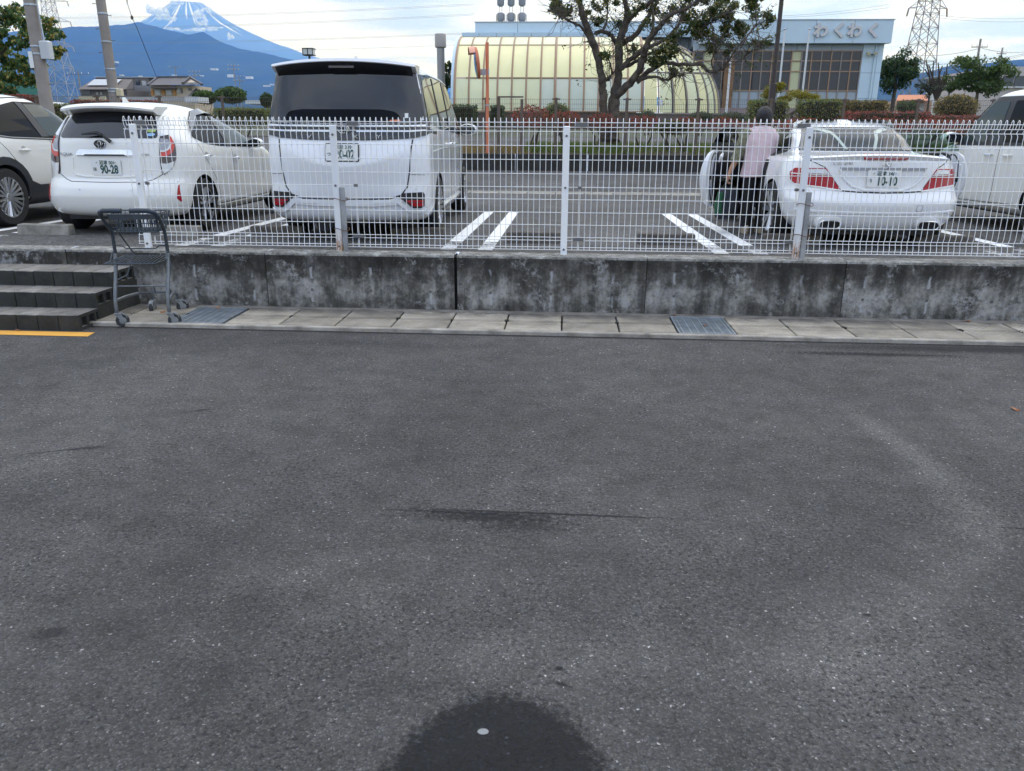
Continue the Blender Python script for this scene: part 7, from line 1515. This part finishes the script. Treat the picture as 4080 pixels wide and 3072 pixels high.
# fallen leaves and scraps
M_DRYL = plain('dry fallen leaf', (.30, .13, .06), .8)
for i, (x, y, z, lb) in enumerate(((-3.32, -.30, ZG + .004, 'brown fallen leaf on the steel grating near the cart'), (1.27, -.62, ZG + .004, 'small brown leaf on the middle steel grating'), (-4.72, -1.19, .005, 'curled brown leaf at the orange yellow line'), (-3.74, -.52, ZG + .004, 'orange brown leaf under the shopping cart'), (2.9, -2.62, .004, 'tiny pale leaf on the asphalt at the right'), (3.72, -.22, ZG, 'brown leaf against the wall foot at the right'), (1.06, -.2, ZG, 'cigarette end at the wall foot above the middle grating'))):
    m = MB(); n = 7; P = []
    for k in range(n): t = k / (n - 1); w_ = .016 * math.sin(math.pi * t) + .001; P.append([(t * .06 - .03, -w_, .006 * math.sin(t * 5)), (t * .06 - .03, 0, .001 + .008 * t), (t * .06 - .03, w_, .008 * math.cos(t * 4))])
    m.loft(P, caps=False, close=False); o = m.build('fallen_leaf' if i < 6 else 'cigarette_end', M_DRYL, None, smooth=True, loc=(x, y, z + .002)); o.rotation_euler = (0, 0, i * 1.3); tag(o, lb, 'leaf' if i < 6 else 'litter')

# ------------------------------------------------------------------ person at the coupe door
M_SKIN = plain('skin', (.42, .23, .15), .55); M_VEST = plain('pale pink vest', (.60, .46, .49), .85, var=.16, vscale=9, bump=.6, bscale=9); M_SLEEVE = plain('olive patterned sleeve', (.20, .20, .13), .9, var=.5, vscale=26, bump=.4, bscale=20); M_TROU = plain('black trousers', (.009, .009, .011), .85, bump=.4, bscale=10); M_HAIR = plain('grey black hair', (.016, .015, .017), .7, var=.5, vscale=26, bump=.8, bscale=70); M_SHOE = plain('beige shoe', (.45, .38, .27), .7)
pe = thing('person', 'person in a pale pink vest and black trousers leaning in at the coupe door', 'person', (2.26, 2.2, lotz(2.2) + .004), R_(-4))
def skin_body(name, J, E, parent, mat, root):
    me = bpy.data.meshes.new(name); me.from_pydata([j[0] for j in J], [], []); me.edges.add(len(E))
    for e, (a, b) in zip(me.edges, E): e.vertices = (a, b)
    me.update(); o = link(name, me); md = o.modifiers.new('skin', 'SKIN'); md.use_smooth_shade = True
    sv = me.skin_vertices[0].data
    for i, j in enumerate(J): sv[i].radius = j[1] if isinstance(j[1], tuple) else (j[1], j[1]); sv[i].use_root = (i == root)
    s = o.modifiers.new('sub', 'SUBSURF'); s.levels = 2; s.render_levels = 2
    dg = bpy.context.evaluated_depsgraph_get(); dg.update(); m2 = bpy.data.meshes.new_from_object(o.evaluated_get(dg)); o.modifiers.clear(); o.data = m2; m2.materials.clear(); m2.materials.append(mat); o.parent = parent; return o
J = [((0, 0, .80), (.13, .10)), ((0, .02, .95), (.125, .09)), ((.005, .045, 1.09), (.15, .085)), ((.01, .07, 1.17), (.10, .07)), ((.015, .085, 1.215), (.048, .048)), ((.02, .10, 1.265), (.052, .052)), ((.02, .105, 1.33), (.078, .092)), ((.02, .105, 1.395), (.062, .075)),
     ((-.085, 0, .74), .095), ((-.085, .02, .42), .062), ((-.09, -.02, .09), .042), ((-.10, .07, .035), .036), ((-.10, .15, .028), .03),
     ((.085, 0, .74), .095), ((.09, .05, .42), .062), ((.08, .06, .09), .042), ((.08, .15, .035), .036), ((.085, .22, .028), .03),
     ((-.155, .06, 1.13), .058), ((-.24, .035, .90), .042), ((-.315, .0, .73), .031), ((-.335, -.01, .665), (.032, .020)), ((-.345, -.01, .63), (.034, .018)),
     ((.17, .07, 1.13), .058), ((.27, .16, .96), .042), ((.33, .36, .98), .031), ((.345, .43, .985), (.032, .02)), ((.35, .47, .985), (.034, .018))]
E_ = [(0, 1), (1, 2), (2, 3), (3, 4), (4, 5), (5, 6), (6, 7), (0, 8), (8, 9), (9, 10), (10, 11), (11, 12), (0, 13), (13, 14), (14, 15), (15, 16), (16, 17), (2, 18), (18, 19), (19, 20), (20, 21), (21, 22), (2, 23), (23, 24), (24, 25), (25, 26), (26, 27)]
def fingers(hand, base, d, side, curl):
    """four fingers of unequal length and a thumb from the side of the palm"""
    d = Vector(d).normalized(); side = Vector(side).normalized(); cu = Vector(curl).normalized(); H = Vector(J[hand][0])
    for k, (o_, L) in enumerate(((-.024, .062), (-.008, .072), (.009, .068), (.024, .054))):
        p0 = H + side * o_ + d * .012; i0 = len(J); J.append((tuple(p0), .009)); E_.append((hand, i0))
        J.append((tuple(p0 + d * L * .5 + cu * .006), .0085)); J.append((tuple(p0 + d * L * .75 + cu * .026), .008)); J.append((tuple(p0 + d * L * .62 + cu * .046), .0068)); E_.extend([(i0, i0 + 1), (i0 + 1, i0 + 2), (i0 + 2, i0 + 3)])
    q0 = Vector(J[base][0]) - side * .026; i0 = len(J); J.append((tuple(q0), .010)); E_.append((base, i0)); J.append((tuple(q0 - side * .016 + d * .028 + cu * .012), .0095)); J.append((tuple(q0 - side * .010 + d * .05 + cu * .03), .008)); E_.extend([(i0, i0 + 1), (i0 + 1, i0 + 2)])
fingers(22, 21, (-.15, 0, -1), (0, 1, 0), (1, 0, .1)); fingers(27, 26, (.1, 1, 0), (0, 0, 1), (-1, 0, -.2))
skin_body('body', J, E_, pe, M_SKIN, 0)
def ell_loft(name, rows, mat, n=28, wob=0, parent=pe, seed=1, caps=True):
    rd = random.Random(seed); R2 = []
    for i, (cx, cy_, cz, rx_, ry_) in enumerate(rows): R2.append([(cx + rx_ * math.cos(a) * (1 + wob * math.sin(a * 5 + i * .6) ) , cy_ + ry_ * math.sin(a) * (1 + wob * math.sin(a * 7 + i * .9 + 1)), cz + (wob * .15 * math.sin(a * 3))) for a in [2 * math.pi * k / n for k in range(n)]])
    m = MB(); m.loft(R2, caps=caps); return m.build(name, mat, parent, smooth=70)
ell_loft('vest', [(0, .0, .655, .205, .155), (0, .0, .71, .198, .148), (0, .005, .80, .185, .135), (0, .025, .95, .178, .125), (.005, .04, 1.05, .196, .124), (.008, .055, 1.12, .205, .118), (.01, .065, 1.17, .180, .105), (.012, .075, 1.205, .115, .085), (.014, .082, 1.225, .07, .066)], M_VEST, wob=.03, caps=False)
for sd, L in ((-1, [((-.12, .062, 1.155), .074), ((-.17, .055, 1.10), .082), ((-.215, .045, .98), .066), ((-.248, .033, .895), .060), ((-.272, .022, .845), .057), ((-.28, .018, .825), .060)]), (1, [((.13, .068, 1.155), .074), ((.185, .085, 1.10), .082), ((.235, .125, 1.02), .066), ((.272, .165, .965), .062), ((.29, .225, .962), .056), ((.30, .25, .965), .058)])):
    b = MB(); b.tube([p for p, r in L], [r for p, r in L], 16); b.build('sleeve', M_SLEEVE, pe, smooth=True)
for sd, y1 in ((-1, .0), (1, .05)):
    ell_loft('trouser_leg', [(sd * .068, .0, .80, .09, .115), (sd * .078, .005, .70, .095, .118), (sd * .085, .012 + y1 * .5, .55, .088, .10), (sd * .087, .02 + y1, .42, .078, .086), (sd * .087, y1 + .005, .28, .072, .080), (sd * .085, y1 - .01 + .01, .14, .066, .074), (sd * .085, y1 - .01, .075, .068, .078)], M_TROU, 20, .03)
ell_loft('hips', [(0, 0, .64, .15, .125), (0, 0, .72, .158, .128), (0, 0, .80, .145, .11), (0, .01, .88, .13, .10)], M_TROU, 24, .0)
for sd, y1 in ((-1, -.03), (1, .05)):
    ell_loft('shoe', [(sd * .09, y1 + .045, .0, .046, .128), (sd * .09, y1 + .045, .03, .048, .130), (sd * .09, y1 + .03, .065, .044, .11), (sd * .088, y1 + .0, .10, .038, .055)], M_SHOE, 18)
hr = []
for i in range(10):
    t = i / 9; z = 1.235 + .205 * t; k = max(.10, math.sqrt(max(0, 1 - ((t - .46) / .56) ** 2))); hr.append((.02, .093 - .012 * math.sin(math.pi * t), z, .094 * k, .106 * k))
ell_loft('hair', hr, M_HAIR, 26, .035)
for sd in (-1, 1): b = MB(); b.lathe([(.004, -.012), (.02, -.008), (.022, .004), (.01, .01)], (.02 + sd * .098, .125, 1.30), 'X', 10); b.build('ear', M_SKIN, pe, smooth=True)
b = MB(); b.lathe([(.003, 0), (.013, .012), (.009, .03)], (.02, .185, 1.315), 'Y', 8); b.build('nose', M_SKIN, pe, smooth=True)
for sd in (-1, 1): b = MB(); b.lathe([(.002, 0), (.011, -.003), (.011, -.01)], (.02 + sd * .033, .193, 1.338), 'Y', 8); b.build('eye', M_BLACK, pe, smooth=True)
b = MB(); b.bb(-.005, .045, .186, .19, 1.283, 1.290); b.build('mouth', plain('lips', (.30, .10, .09), .6), pe)
# shopping bag hanging from the left hand
bg_ = thing('shopping_bag', 'dark bag with a green side hanging from the person\'s left hand', 'bag', tuple(pe.location + Vector((-.33, .0, .17))))
ell_loft('bag_body', [(.0, 0, 0, .12, .07), (0, 0, .02, .135, .08), (0, 0, .16, .14, .075), (0, 0, .30, .12, .05), (0, 0, .36, .09, .025)], plain('dark navy bag', (.018, .022, .032), .8, bump=.5, bscale=12), 20, .05, bg_)
ell_loft('bag_panel', [(-.10, -.03, .05, .045, .05), (-.105, -.03, .16, .046, .05), (-.085, -.025, .30, .038, .034)], plain('green bag side', (.015, .09, .04), .8, bump=.5, bscale=14), 16, .06, bg_)
b = MB(); b.tube([(-.07, 0, .35), (-.03, 0, .43), (-.005, 0, .455), (.02, 0, .43), (.06, 0, .35)], .007, 6); b.build('handle', M_BLACK, bg_, smooth=True)
